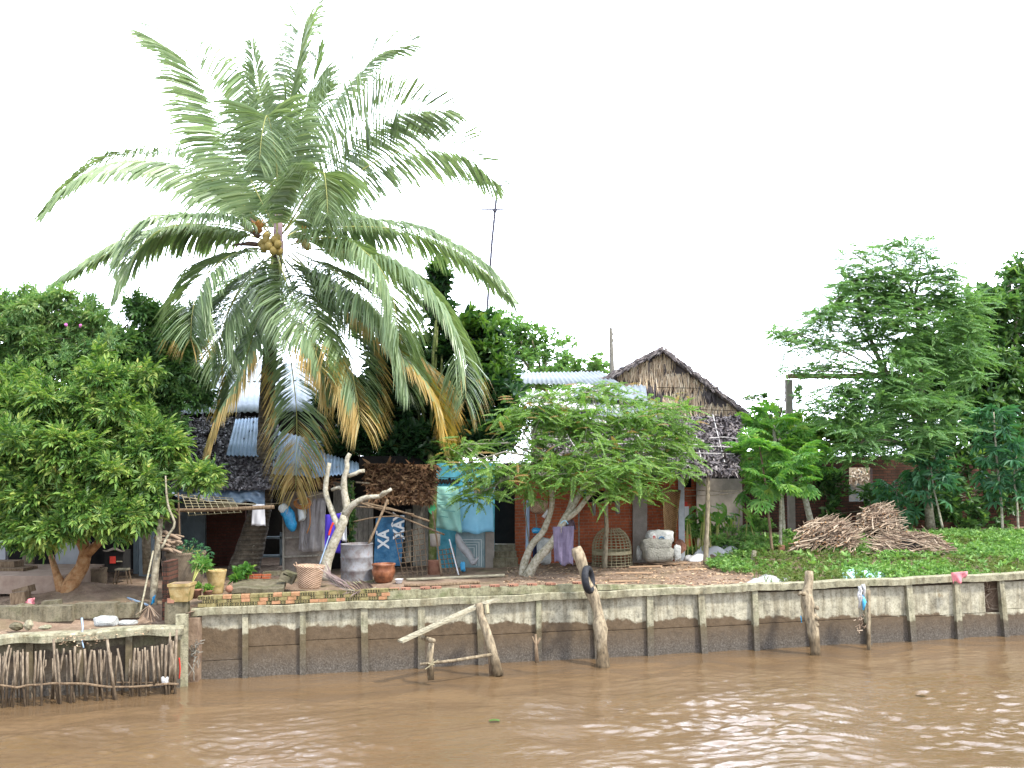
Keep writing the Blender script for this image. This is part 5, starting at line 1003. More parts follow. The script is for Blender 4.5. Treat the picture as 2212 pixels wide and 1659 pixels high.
cas('cassava plant at the very right edge with low drooping leaves', [(2200, 1150, 24.8), (2197, 1090, 24.8), (2190, 1030, 24.8), (2195, 980, 24.8)], [(.4, 1, 40), (.9, 1, 14)], 1.4)
cas('small cassava plant behind the top of the brushwood piles', [(1945, 1140, 25.6), (1942, 1100, 25.6), (1935, 1060, 25.6), (1925, 1045, 25.6)], [(.3, 1, 26), (.9, 1, 10)], 1.3, .02)
bl = [(2060, 1075, 26.6, 60, 45, .4), (2100, 1120, 26.8, 60, 30, .3), (1995, 1095, 26.6, 50, 45, .4), (2180, 1060, 27, 60, 60, .3), (1800, 1050, 27, 40, 30, .3), (1905, 1085, 26.8, 60, 35, .4), (1800, 1110, 26.9, 30, 30, .3), (1770, 1040, 27, 40, 50, .3), (2090, 1000, 27, 50, 40, .3)]
tree('wall_bush', 'dark straggling bush growing against the old garden wall', m_dark, m_bark, [(P(2000, 1150, 27.), .04), (P(2000, 1100, 27.), .03)], bl, T_BR, 15, 1.5, limbr=.015, nsub=2, cat='bush')
# taro by the post
mb = MB(); sm_ = MB()
for k in range(46):
    u = random.uniform(1485, 1632); v = random.uniform(1105, 1150) if k > 14 else random.uniform(1095, 1125); Y = 23.4+random.uniform(-.5, .5); c = P(u, v, Y); g = np.array([c[0]+random.uniform(-.15, .15), c[1], gz(c[0], c[1])]); sm_.tube([g, (g+c)/2, c], .012, 4)
    d = unit((random.uniform(-1, 1), random.uniform(-.9, -.1), random.uniform(-.7, -.1))); L_ = random.uniform(.2, .36); sd_ = unit(np.cross(d, (0, 0, 1))); c = c-d*L_*.3
    pts_ = [c, c+sd_*L_*.28-d*L_*.22, c+sd_*L_*.42+d*L_*.15, c+sd_*L_*.25+d*L_*.55, c+d*L_*.95+np.array([0, 0, -.05])]; q = [c, c-sd_*L_*.28-d*L_*.22, c-sd_*L_*.42+d*L_*.15, c-sd_*L_*.25+d*L_*.55, pts_[-1]]
    mb.add(pts_+q[1:4], [(0, 1, 2, 3, 4), (0, 4, 7, 6, 5)])
T = thing('taro_plants', 'clump of big light green heart shaped taro leaves left of the papaya stems', 'plant', P(1560, 1170, 23.4)); mb.build('leaves', m_taro, T); sm_.build('stalks', m_rachis, T)
bl = [(1520, 1150, 23.6, 50, 16, .4), (1590, 1165, 23., 60, 22, .5), (1625, 1190, 22.3, 45, 18, .4), (1500, 1130, 23.8, 30, 20, .3), (1630, 1140, 23.6, 40, 30, .5), (1720, 1165, 23.6, 40, 18, .4)]
tree('low_shrub', 'low dark green undergrowth around the taro and papaya stems', m_cover, m_bark, [(P(1570, 1180, 23.2), .02), (P(1570, 1165, 23.2), .015)], bl, T_SM, 70, 1.5, limbr=.006, nsub=2, cat='shrub')
# ------------------------------------------------------------ ground cover on the mound
def cover():
    n = 16000; x = RS.uniform(3.6, 15.5, n); d = RS.rand(n)**1.1*7.; y = np.array([yw(q) for q in x])+.1+d
    k = (x > 4.3+.25*np.sin(y*2)+np.maximum(0, 20.5-y)*.45+np.maximum(0, y-22)*.0) & (y < 25.3); x, y = x[k], y[k]
    f = np.sin(x*1.7+1)+np.sin(y*2.3+x*.8)+RS.normal(size=len(x))*.5; z = np.array([gz(a, b) for a, b in zip(x, y)]); Lc = np.stack([x, y, z+.03+.05*np.abs(RS.normal(size=len(x)))], 1)
    dry = (f < -.7) | ((x < 7.6) & (y < 21.6) & (f < .5)) | (np.abs(y-20.8+ (x-7)*-.1) < .25) & (f < .6)
    D = RS.normal(size=(len(x), 3)); D[:, 2] = .9
    for nm, k, mt, lab, S in (('ground_cover', ~dry, m_cover, 'thick bright green creeping plants covering the mound behind the wall', 1.35), ('grass', dry, m_grass, 'short yellowish weeds and grass on the near slope of the mound', .85)):
        mb = MB(); i_ = RS.randint(0, 3, k.sum())
        for j, t in enumerate(T_SM): kk = np.where(k)[0][i_ == j]; scatter(mb, t, frames(D[kk]), S*RS.uniform(.6, 1.3, len(kk)), Lc[kk])
        tag(mb.build(nm, mt), lab, 'plants', None, 'stuff')
cover()
def weeds():
    n = 420; x = RS.uniform(5.2, 15, n); y = np.array([yw(q) for q in x])+.25+RS.rand(n)*5.5; k = (y < 25) & (x > 5.4+np.maximum(0, 21-y)*.4); x, y = x[k], y[k]; k = RS.rand(len(x)) < .35+.65*(np.sin(x*1.3)+np.sin(y*1.9+x) > .4); x, y = x[k], y[k]
    Lc = np.stack([x, y, [gz(a, b)+.08 for a, b in zip(x, y)]], 1); D = RS.normal(size=(len(x), 3)); D[:, 2] = np.abs(D[:, 2])*.8+.3; mb = MB()
    scatter(mb, T_BR[0], frames(D), RS.uniform(.7, 1.3, len(x)), Lc); tag(mb.build('weeds', m_cover), 'taller broad-leaved weeds standing out of the creeping plants on the mound', 'plants', None, 'stuff')
    # blades and dead stems behind the cap
    n = 700; x = RS.uniform(4.6, 13, n); y = np.array([yw(q) for q in x])+.12+RS.rand(n)**2*.9; mb = MB(); Lc = np.stack([x, y, [gz(a, b) for a, b in zip(x, y)]], 1); D = RS.normal(size=(n, 3))*.5; D[:, 2] = 1
    scatter(mb, (STRIP[0]*np.array([1, .07, 1]), STRIP[1]), frames(D), RS.uniform(.08, .24, n), Lc); tag(mb.build('dry_grass', m_grass), 'thin dry grass blades just behind the wall cap at the right', 'grass', None, 'stuff')
weeds()
# ------------------------------------------------------------ things in and around the yards
def gnd(p, dz=0.): return np.array([p[0], p[1], gz(p[0], p[1])+dz])
def lug(name, label, cat, pts, r, mat, n=8, wob=.06, group=None, seg=14):
    m = MB(); C = spline(pts, seg); m.tube(C, list(np.interp(np.linspace(0, 1, seg), np.linspace(0, 1, len(r)), r)) if not np.isscalar(r) else r, n, wob); return one(name, label, cat, m, mat, group, smooth=True)
# oil drum
c = gnd(P(771, 1255, 20.)); r = px(34, 20); H = P(771, 1174, 20)[2]-c[2]
T = thing('oil_drum', 'rusty grey oil drum without lid standing left of the brown glazed pot', 'drum', c)
pr = [(r, 0), (r*1.0, .03)]
for z in (.33, .66): pr += [(r, H*z-.02), (r*1.035, H*z), (r, H*z+.02)]
pr += [(r, H-.02), (r*1.035, H-.01), (r*1.03, H), (r*.96, H), (r*.95, H*.4), (.01, H*.38)]
mb = MB(); mb.lathe(c, pr, 30); mb.build('body', m_drum, T, True); mb = MB(); mb.lathe(c-[0, 0, .06], [(r*1.12, 0), (r*1.1, .1), (r*.9, .13), (.01, .13)], 18, wob=.02); mb.build('cement_base', m_band, T, True)
lug('wooden_stick', 'dark stick standing in the rusty drum and leaning to the thatch', 'stick', [Q(3, 400, 1110, 20.), Q(3, 490, 900, 20.1), Q(3, 590, 670, 20.3)], [.028, .025, .03], m_woodb)
# glazed pot, bowl
c = gnd(P(829, 1261, 19.7)); r = px(25, 19.7); H = px(40, 19.7)
mb = MB(); mb.lathe(c, [(r*.62, 0), (r*.78, H*.12), (r*.98, H*.5), (r*1.0, H*.66), (r*.92, H*.86), (r*1.02, H*.93), (r*1.03, H), (r*.9, H), (r*.85, H*.85), (.01, H*.6)], 26); one('glazed_pot', 'brown glazed earthenware pot with thick rim right of the oil drum', 'pot', mb, m_terra, smooth=True)
c = gnd(P(862, 1259, 19.5)); mb = MB(); mb.lathe(c, [(.04, 0), (.06, .02), (.085, .085), (.09, .09), (.08, .088), (.05, .03), (.01, .025)], 18); one('white_bowl', 'small white enamel bowl on the ground beside the glazed pot', 'bowl', mb, m_white, smooth=True)
# baskets
def basket(name, label, u0_, u1_, v0_, v1_, Y, mat, top=1.12, tilt=0., wall=.012, hdl=False, onground=True):
    c = P((u0_+u1_)/2, v1_, Y); r = px((u1_-u0_)/2, Y)/top; H = px(v1_-v0_, Y); T = thing(name, label, 'basket', c)
    ax = unit((tilt, 0, 1)); mb = MB(); mb.lathe(c, [(r*.8, 0), (r*.86, .02), (r*.95, H*.4), (r*top*.98, H*.85), (r*top, H*.9), (r*top*1.03, H*.93), (r*top*1.02, H), (r*top*.93, H), (r*.85, H*.4), (.01, H*.2)], 22, ax, wob=.01); mb.build('body', mat, T, True)
    if hdl: a = c+ax*H*.9+np.array([-r*top, 0, 0]); MB().tube([a, a+[-.05, 0, .07], a+[-.01, 0, .1], a+[.03, 0, .02]], .012, 6).build('handle', mat, T, True)
    return T
basket('wicker_basket', 'pinkish split-bamboo basket with a small loop handle at the foot of the pruned tree', 638, 698, 1222, 1270, 18.5, m_wickp, 1.1, .06, hdl=True)
basket('wicker_basket', 'large brown bulging wicker basket heaped with green leaves beside the pier', 360, 442, 1193, 1262, 18.5, m_wick, 1.02)
basket('wicker_basket', 'dark flat-sided wicker basket behind the fruit tree trunk', 181, 229, 1228, 1276, 20.2, m_wick, .95)
basket('plant_tub', 'stained round tub overflowing with dry stems between the big basket and the red ball', 446, 488, 1232, 1282, 17.9, m_potg, 1.2)
def tuft(name, label, blobs, T_, dens, size, mat, cat='plant', stem=None, sr=.008, **kw):
    c = P(blobs[0][0], blobs[0][1]+blobs[0][4], blobs[0][2]); t = thing(name, label, cat, c); cr, Lc = crown(t, 'leaves', mat, blobs, T_, dens, size, **kw)
    mb = MB(); g = np.array(stem if stem is not None else c-[0, 0, .1])
    for k in RS.randint(0, len(Lc), 9): mb.tube([g, (g+Lc[k])/2+[0, 0, .03], Lc[k]], sr, 4)
    mb.build('stems', m_rachis, t); return t
tuft('potted_greens', 'heap of fresh green leaves lying over the large wicker basket', [(405, 1182, 18.4, 30, 10, .2), (434, 1196, 18.2, 14, 12, .15)], T_CA, 190, .3, m_cas)
tuft('potted_greens', 'bright leafy twig sticking out in front of the large wicker basket', [(436, 1222, 17.6, 16, 10, .12)], T_LON, 130, .5, m_pap, stem=P(414, 1262, 17.3))
# planter pots on the pier and parapet
c = P(393, 1298, 17.0); T = thing('plant_pot', 'square tapered mossy yellow planter standing on the corner pier', 'plant pot', c); a, b, h = px(17, 17), px(23, 17), px(38, 17); mb = MB()
def frus(mb, c, a, b, h, z0=0.): mb.hexa([c+np.array(q) for q in ((-a, -a, z0), (a, -a, z0), (a, a, z0), (-a, a, z0), (-b, -b, h), (b, -b, h), (b, b, h), (-b, b, h))])
frus(mb, c, a, b*.95, h*.85); mb.build('body', m_potg, T); mb = MB(); frus(mb, c, b*1.03, b*1.03, h, h*.85); mb.build('rim', m_potg, T); mb = MB(); frus(mb, c, b*.8, b*.8, h+.004, h); mb.build('soil', m_soil, T)
for (u, v, w, h, lab) in ((424, 1292, 12, 20, 'small clay pot with seedlings next to the mossy square planter'), (448, 1292, 10, 17, 'smallest clay pot with a seedling, on the brick parapet')):
    c = P(u, v, 17.35); T = thing('plant_pot', lab, 'plant pot', c); r = px(w, 17.35); H = px(h, 17.35); mb = MB(); mb.lathe(c, [(r*.75, 0), (r*.95, H*.8), (r*1.05, H*.82), (r*1.05, H), (r*.85, H), (.01, H*.9)], 16); mb.build('body', m_potr, T, True)
    cr, Lc = crown(T, 'seedlings', m_pap, [(u, v-h-5, 17.35, 11, 8, .08)], T_SM, 900, .9, upbias=.8)
mb = MB(); mb.ball(P(495, 1272, 17.9), px(8, 17.9), 14, 10); one('red_ball', 'round reddish clay ball lying behind the brick parapet', 'ball', mb, m_potr, smooth=True)
tuft('broadleaf_plant', 'small bright broad-leaved plant at the foot of the coconut palm', [(520, 1238, 19.2, 12, 9, .12), (508, 1247, 19., 7, 5, .1), (534, 1233, 19.2, 7, 8, .1)], T_BR, 170, 1.0, m_pap, upbias=.6)
for i, (u, lab) in enumerate(((537, 'orange brick nearest the broad-leaved plant in the edging row'), (556, 'middle orange brick of the edging row before the palm'), (576, 'orange brick at the slab end of the edging row'))):
    mb = MB(); mb.box(P(u, 1245, 19.4), (px(18, 19.4), .1, px(9, 19.4)), (1, .05*i, 0)); one('brick', lab, 'brick', mb, m_brick, 'orange bricks edging the slab')
m = MB(); f = lambda a, b: P(500+a*112+8*b, 1272-22*b, 18.2+b*1.2)+np.array([0, 0, .012*math.sin(a*7)]); m.grid(f, 14, 4, (0, 0, -.08)); one('cement_slab', 'cracked grey-green cement slab behind the brick parapet', 'slab', m, m_block)
for (u, v, w, h, an, lab) in ((622, 1248, 30, 14, -.5, 'dark broken block tilted against the pinkish basket'), (628, 1240, 26, 8, -.35, 'narrow dark plank end lying over the broken block'), (594, 1238, 50, 9, .03, 'flat dark stone slab in front of the dark doorway')):
    m = MB(); m.box(P(u, v, 18.8 if w < 40 else 20.2), (px(w, 19), .22, px(h, 19)), (math.cos(an), 0, math.sin(an))); one('broken_block', lab, 'block', m, m_block)
# firewood above the side wall
T = thing('firewood', 'stack of crooked grey firewood piled between leaning post and large basket', 'firewood', P(368, 1200, 18.2))
for k in range(26):
    u = random.uniform(348, 384); v = random.uniform(1150, 1200); Y = 18.3+random.uniform(-.2, .3); a = P(u-16, v+random.uniform(-8, 2), Y); b = P(u+16, v+random.uniform(-3, 10), Y+random.uniform(-.3, .3))
    MB().tube([a, (a+b)/2+[0, 0, random.uniform(-.01, .04)], b], random.uniform(.013, .03), 6, .1).build('log', m_stick, T, True)
lug('leaning_post', 'thick grey mossy post leaning beside the narrow brick wall end', 'post', [P(348, 1100, 18.2), P(341, 1180, 18.1), P(334, 1250, 18), P(330, 1330, 17.9)], [px(6, 18), px(8, 18), px(8.5, 18)], m_bark)
lug('dead_branch', 'bent grey branch zigzagging up past the leaning post', 'branch', [Q('e2', 215, 60, 18.0), Q('e2', 235, 400, 18.0), Q('e2', 275, 600, 18.), Q('e2', 362, 830, 18.), Q('e2', 250, 1020, 18), Q('e2', 150, 1220, 17.9)], [.014, .02, .022, .022, .025], m_woodg, 6)
lug('thin_post', 'thin upright stick carrying the end of the long wooden pole', 'post', [Q('e2', 418, 330, 19.4), Q('e2', 430, 700, 19.4), Q('e2', 442, 1100, 19.4)], .016, m_woodb, 6)
lug('long_stick', 'long thin stick leaning from the left wall cap to the mossy post', 'stick', [Q('e3', 1320, 580, 17.9), Q('e3', 1230, 1000, 17.5), Q('e3', 1125, 1500, 17.1)], .017, m_woodg, 6)
cloth('blue_rag', 'torn bright blue plastic rag hanging near the foot of the long stick', 'rag', [(325, 1308), (333, 1302), (337, 1284), (329, 1290)], 17.4, m_bag, .02, 9, 6, 6)
lug('blue_pipe', 'dull blue pipe lying across the dark soil behind the tier wall', 'pipe', [Q('e3', 940, 1270, 18.6), Q('e3', 1240, 1380, 17.8)], .02, m_zincb, 8)
# left yard
def stool(name, label, u0_, u1_, v0_, v1_, Y):
    c = gnd(P((u0_+u1_)/2, v1_, Y)); T = thing(name, label, 'stool', c); w = px(u1_-u0_, Y); H = max(.3, P(u0_, v0_, Y)[2]-c[2]); MB().box(c+[0, 0, H], (w*.75, w*.6, .03)).build('seat', m_woodg, T)
    for sx in (-1, 1):
        for sy in (-1, 1): MB().tube([c+[sx*w*.3, sy*w*.22, H-.015], c+[sx*w*.48, sy*w*.3, 0]], .015, 6).build('leg', m_woodb, T)
    for sy in (-1, 1): MB().tube([c+[-w*.38, sy*w*.25, H*.5], c+[w*.38, sy*w*.25, H*.5]], .01, 5).build('stretcher', m_woodb, T)
stool('wooden_stool', 'slender four-legged wooden stool under the dark cupboard in the shaded yard', 247, 281, 1230, 1279, 19.9)
T = thing('cupboard', 'dark cupboard with white cover on top and a red square on its front', 'cupboard', P(250, 1232, 20.6)); mb = MB(); pbx(mb, 226, 1190, 266, 1236, 20.5, .4); mb.build('body', m_black, T)
mb = MB(); f = lambda a, b: P(222+a*48, 1188+2*math.sin(a*9)-4*math.sin(a*3.1)*b, 20.45+b*.5); mb.grid(f, 12, 4, (0, 0, -.02)); f = lambda a, b: P(263+a*8+b*4, 1190+b*40, 20.42+a*.1); mb.build('cover', m_wallg, T)
mb = MB(); pbx(mb, 237, 1202, 249, 1217, 20.47, .02); mb.build('red_square', m_red, T); mb = MB(); pbx(mb, 251, 1212, 263, 1214, 20.46, .03); mb.build('shelf_edge', m_woodg, T)
for k in range(4): pass
mb = MB(); c = P(226, 1290, 19.4)
T = thing('block_wall', 'low second tier of long mossy cement blocks behind the left river wall', 'wall', P(150, 1340, 17.3))
for (a, b, v0, v1, Y) in ((-60, 68, 1313, 1348, 16.95), (70, 156, 1311, 1344, 17.05), (158, 248, 1305, 1337, 17.2), (250, 300, 1306, 1336, 17.35)):
    mb = MB(); mb.hexa([P(a, v1, Y), P(b, v1-2, Y+.05), P(b, v1-2, Y+.05)+YV(.3), P(a, v1, Y)+YV(.3), P(a, v0, Y+.02), P(b-2, v0-2, Y+.07), P(b-2, v0-2, Y+.07)+YV(.28), P(a, v0, Y+.02)+YV(.28)]); mb.build('block', m_block, T)
mb = MB(); mb.box(P(112, 1303, 17.5), (.28, .2, .1), (1, .1, .05)); one('loose_block', 'loose cement block on the tier wall by the fruit tree roots', 'block', mb, m_block)
mb = MB(); mb.box(P(52, 1275, 18.1), (.3, .25, .12), (1, 0, .25)); mb.box(P(45, 1290, 17.9), (.25, .3, .2), (1, .1, .1)); one('dark_plank_heap', 'dark planks heaped on soil at the left of the fruit tree', 'planks', mb, m_woodb)
def rock(name, label, u, v, Y, w, h, mat, cat='stone'): m = MB(); m.ball(P(u, v, Y), px(w, Y), 9, 6, (1, .8, h/w), .14); return one(name, label, cat, m, mat)
rock('stone', 'grey rounded stone on the soil at the far left behind the cap', 36, 1353, 16.5, 14, 9, m_block); rock('stone', 'tan angular stone next to the grey one behind the left cap', 62, 1350, 16.5, 10, 11, m_cap); rock('stone', 'flat pale stone lying low behind the left cap', 98, 1355, 16.4, 14, 5, m_cap); rock('stone', 'mossy blue-grey stone below the pink cloth', 53, 1311, 17.2, 22, 8, m_block)
cloth('pink_cloth', 'crumpled coral pink cloth lying by the dark planks at the left', 'cloth', [(46, 1309), (73, 1306), (75, 1291), (60, 1294)], 17.3, m_pink, .04, 8, 8, 6)
def bag(name, label, u, v, Y, w, h, mat, cat='bag', sc=.7, wob=.07, lumps=True):
    m = MB(); c = P(u, v, Y); V0 = []; n, k = 16, 10
    for i in range(k+1):
        th = PI*i/k
        for j in range(n):
            ph = 2*PI*j/n; q = 1+wob*math.sin(3*ph+i)+wob*.6*math.sin(5*th+ph*2+u); x = math.copysign(abs(math.cos(ph))**.4*abs(math.sin(th))**.3, math.cos(ph)); y = math.copysign(abs(math.sin(ph))**.7*abs(math.sin(th))**.6, math.sin(ph)); z = math.copysign(abs(math.cos(th))**.6, math.cos(th))*(1-.12*abs(math.cos(ph))**3)
            V0.append(c+np.array([px(w, Y)*x*q, px(w, Y)*sc*y*q, px(h, Y)*z*q]))
    m.add(V0, [(i*n+j, (i+1)*n+j, (i+1)*n+(j+1) % n, i*n+(j+1) % n) for i in range(k) for j in range(n)]); return one(name, label, cat, m, mat, smooth=True)
bag('white_bag', 'crumpled white plastic bag lying on the left wall cap', 229, 1342, 16.6, 24, 11, m_sack); bag('white_bag', 'thin flattened white bag between the cap bag and the dry roots', 275, 1345, 16.75, 20, 5, m_sack)
bag('blue_scrap', 'tiny blue plastic scrap on the dark soil under the fruit tree', 209, 1305, 17.8, 6, 4, m_bag, 'plastic scrap')
T = MB(); c = P(322, 1340, 17.)
for k in range(40): d = unit(np.array([RS.normal()*.5, RS.normal()*.4, -1+RS.rand()*.3])); T.tube([c+[0, 0, .25], c+[0, 0, .22]+d*.12, c+[0, 0, .2]+d*RS.uniform(.15, .25)], .006, 3)
one('dry_roots', 'tuft of dry roots hanging over the left cap near the pier', 'roots', T, m_stick, kind='stuff')
lug('mooring_rope', 'pale blue rag rope tied over the left cap and hanging down', 'rope', [Q('d6', 870, 620, 16.35), Q('d6', 880, 720, 16.2), Q('d6', 870, 830, 16.05), Q('d6', 890, 935, 15.95)], [.02, .012, .01, .012], m_zincb, 5)
bag('tied_rag', 'pale rag knotted on the rail near the right end of the stake fence', 356, 1471, 16.05, 9, 9, m_rag, 'rag')
T = MB()
for k in range(50): a = P(*(np.array([421, 1408])+RS.normal(size=2)*[5, 9]), 16.85); T.tube([a, a+RS.normal(size=3)*.05], .006, 3)
for a, b in (((400, 1420), (420, 1455)), ((428, 1425), (405, 1462)), ((418, 1425), (419, 1470)), ((395, 1440), (378, 1450))): T.tube([P(*a, 16.8), P(*b, 16.7)], .006, 4)
one('net_tangle', 'tangle of grey netting and wires hung on the first wall post', 'netting', T, m_plank, kind='stuff')
lug('red_rope', 'short red cord hanging in the gap between the two river walls', 'cord', [P(387, 1421, 16.4), P(389, 1445, 16.4), P(387, 1466, 16.4)], .012, m_red, 5)
# washing line, towel, bags on the sheet wall
m = MB(); m.tube(spline([P(500, 1090, 20.3), P(548, 1090, 20.35), P(575, 1089, 20.5), P(620, 1084, 20.8), P(700, 1065, 20.4)], 20), .006, 4); one('washing_line', 'thin washing line carrying the white towel across the palm trunk', 'line', m, m_log)
cloth('white_towel', 'plain white towel hanging on the washing line before the palm trunk', 'towel', [(543, 1135), (573, 1136), (571, 1089), (545, 1089)], 20.35, m_white, .015, 7, 12, 10, hem=.01)
T = thing('plastic_bag', 'blue plastic bag stuffed full, hanging beside the dark doorway', 'bag', P(630, 1150, 21.)); m = MB(); m.tube(spline([P(612, 1092, 21), P(622, 1110, 21), P(629, 1130, 21), P(633, 1148, 21)], 9), [.06, .12, .13, .135, .13, .12, .11, .09, .04], 12, .1); m.build('bag', m_bag, T, True)
m = MB(); m.ball(P(612, 1098, 20.92), .1, 10, 7, (1, .6, 1), .12); m.build('clear_bag', m_bagc, T, True)
bag('plastic_bag', 'whitish plastic bag hanging right of the stuffed blue bag', 652, 1108, 21.1, 8, 16, m_bagc, wob=.15)
T = thing('hose_coil', 'coil of orange-brown hose hung under the frayed eave', 'hose', P(653, 1090, 21.1)); m = MB()
for k in range(4):
    c = P(653+random.uniform(-2, 2), 1083+k*1.5, 21.05-.02*k); m.tube([c+np.array([(.14+.01*k)*math.cos(t), .02*math.sin(3*t), (.09+.01*k)*math.sin(t)]) for t in np.linspace(0, 2*PI, 22)], .012, 5, caps=False)
m.tube(spline([P(668, 1080, 21), P(670, 1120, 21), P(669, 1135, 21), P(663, 1152, 21)], 10), .012, 5); m.build('hose', m_orange, T, True)
cloth('plastic_film', 'crumpled translucent plastic sheet hanging down the middle of the grey sheet wall', 'plastic sheet', [(645, 1190), (662, 1193), (662, 1110), (648, 1100)], 21.2, m_film, .03, 9)
cloth('plastic_film', 'wide translucent plastic sheet sagging on the right of the grey sheet wall', 'plastic sheet', [(660, 1193), (702, 1190), (704, 1075), (662, 1080)], 21.25, m_film, .03, 12)
cloth('purple_shirt', 'deep purple shirt hanging behind the pruned tree', 'shirt', [(701, 1190), (736, 1196), (738, 1108), (702, 1112)], 20.6, m_purple, .03, 9)
cloth('white_blouse', 'white and pale blue garment hanging right beside the purple shirt', 'garment', [(733, 1165), (749, 1172), (749, 1110), (736, 1106)], 20.55, m_white, .03, 9)
lug('red_tool', 'red tool handle tied to the pruned tree', 'handle', [Q('e1', 1520, 760, 19.15), Q('e1', 1490, 830, 19.15), Q('e1', 1462, 925, 19.15)], .022, m_red, 7)
lug('grey_rod', 'thin grey rod leaning on the pruned tree trunk', 'rod', [Q('e1', 1470, 930, 19.1), Q('e1', 1340, 1310, 19.)], .012, m_zincb, 5)
# pruned tree
T = thing('pruned_tree', 'leafless pruned tree with lichen-pale knobbly branches between basket and drum', 'tree', gnd(P(702, 1248, 19.3)))
YT = 19.3; q2 = lambda x, y, d=0.: Q(2, x, y, YT+d); m = MB()
m.tube(spline([q2(1115, 1530), q2(1130, 1420), q2(1165, 1320), q2(1225, 1190), q2(1250, 1110)], 12), list(np.linspace(px(12.5, YT), px(9.5, YT), 12)), 10, .07)
m.tube(spline([q2(1250, 1120), q2(1262, 1060), q2(1245, 950), q2(1245, 880), q2(1265, 800), q2(1262, 750), q2(1283, 710)], 16), list(np.linspace(px(9, YT), px(4.5, YT), 16)), 9, .08)
m.tube(spline([q2(1250, 1110), q2(1300, 1045, -.1), q2(1370, 1000, -.15), q2(1440, 990, -.2), q2(1480, 985, -.2), q2(1552, 940, -.25)], 16), list(np.linspace(px(8, YT), px(3.5, YT), 16)), 9, .08)
m.tube(spline([q2(1215, 1200), q2(1180, 1120, .1), q2(1150, 1040, .15), q2(1125, 960, .2), q2(1130, 880, .2), q2(1150, 770, .2)], 14), list(np.linspace(px(7, YT), px(4.5, YT), 14)), 9, .08)
m.tube([q2(1255, 945), q2(1210, 930, .05), q2(1165, 945, .1)], [px(4.5, YT), px(3.5, YT), px(4, YT)], 8, .1); m.tube([q2(1272, 855), q2(1320, 840), q2(1345, 825), q2(1378, 822)], [px(4.5, YT), px(4.5, YT), px(4, YT), px(4, YT)], 8, .12)
m.tube([q2(1480, 985, -.2), q2(1500, 960, -.3), q2(1515, 955, -.3)], [px(4, YT), px(3.5, YT), px(2.5, YT)], 7, .1); m.build('trunk', m_barkp, T, True)
tuft('climbing_vine', 'thin green vine climbing between the pruned tree and the grey plank door', [(757, 1060, 21.3, 9, 25, .1), (762, 1120, 21.3, 9, 40, .1), (760, 1165, 21.3, 8, 16, .1)], T_SM, 260, 1.1, m_dark, 'vine', stem=P(758, 1200, 21.4))
# poles, mesh panels before the shack
for lab, a, b, rr in (('long crooked pole slanting from the pruned tree to the mossy trunk', (230, 670), (1150, 1015), .02), ('second thinner pole just above the long crooked one', (290, 735), (850, 815), .016), ('thin pole rising right before the blue board', (250, 885), (700, 830), .013), ('bundled dark pole under the thatch awning', (360, 700), (1000, 880), .022)):
    A, B = Q(3, *a, 20.6), Q(3, *b, 20.4); lug('slanting_pole', lab, 'pole', [A, (A+B)/2+[0, 0, .03], B], rr, m_woodb, 6)
for lab, c, nu, nv in (('tall rusty mesh panel leaning before the blue board', [(745, 1440), (985, 1430), (945, 945), (655, 1010)], 5, 9), ('smaller rusty mesh panel right of the mossy trunk', [(1130, 1400), (1290, 1390), (1235, 1150), (1090, 1170)], 4, 5)):
    m = MB(); lattice(m, [Q(3, *c[0], 20.7), Q(3, *c[1], 20.7), Q(3, *c[2], 21.1), Q(3, *c[3], 21.1)], nu, nv, .0085); one('mesh_panel', lab, 'mesh panel', m, m_woodb, 'rusty mesh panels')
m = MB(); ppoly(m, [Q_ for Q_ in [(924, 1090), (930.5, 1076), (942, 1098), (932, 1111), (926, 1105)]], 20.95, .02); one('green_cloth', 'small green cloth tied on the mossy trunk under the thatch', 'cloth', m, M('green_cloth', [(.05, .35, .15), (.1, .5, .22)], 8, .8, .1))
c = P(940, 1180, 20.9); m = MB(); m.lathe(c, [(px(9.5, 21), 0), (px(11, 21), .02), (px(11.5, 21), px(26, 21)), (px(9, 21), px(26, 21)), (px(8, 21), .05), (.01, .04)], 16); one('hanging_pot', 'grey cylinder pot fixed halfway up the mossy trunk', 'pot', m, m_grayc, smooth=True)
c = P(938, 1246, 20.9); m = MB(); m.lathe(c, [(px(15, 21), 0), (px(13, 21), px(33, 21)), (px(15, 21), px(35, 21)), (px(11, 21), px(35, 21)), (.01, px(20, 21))], 16); one('clay_ring', 'pale clay pipe standing around the foot of the mossy trunk', 'pipe', m, m_potr, smooth=True)
m = MB(); m.tube(spline([Q(3, 1270, 1010, 21.3), Q(3, 1310, 1110, 21.25), Q(3, 1385, 1200, 21.2), Q(3, 1440, 1290, 21.1), Q(3, 1490, 1225, 21.1)], 14), [.03, .06, .075, .08, .085, .085, .085, .08, .07, .07, .08, .06, .03, .01], 10, .1); one('plastic_film', 'twisted pale plastic sack hanging below the green sheet before the gate', 'plastic sheet', m, m_film, smooth=True)
lug('white_rod', 'straight white rod leaning before the grey gate', 'rod', [Q(3, 1198, 1060, 20.9), Q(3, 1290, 1412, 20.5)], .014, m_white, 6)
lug('wooden_stick', 'brown stick standing right of the mossy trunk', 'stick', [Q(3, 1030, 780, 20.7), Q(3, 1060, 960, 20.7), Q(3, 1120, 1420, 20.5)], .018, m_woodb, 6)
lug('log', 'long thin dark log lying along the ground behind the cement kerb', 'log', [gnd(P(873, 1256, 19.2), .03), gnd(P(950, 1252, 19.3), .03), gnd(P(1036, 1248, 19.4), .04)], [.025, .035, .03], m_woodb)
lug('log', 'long pale flat timber lying just behind the dark log', 'log', [gnd(P(878, 1248, 19.9), .03), gnd(P(1090, 1243, 20.2), .03)], .03, m_woodg)
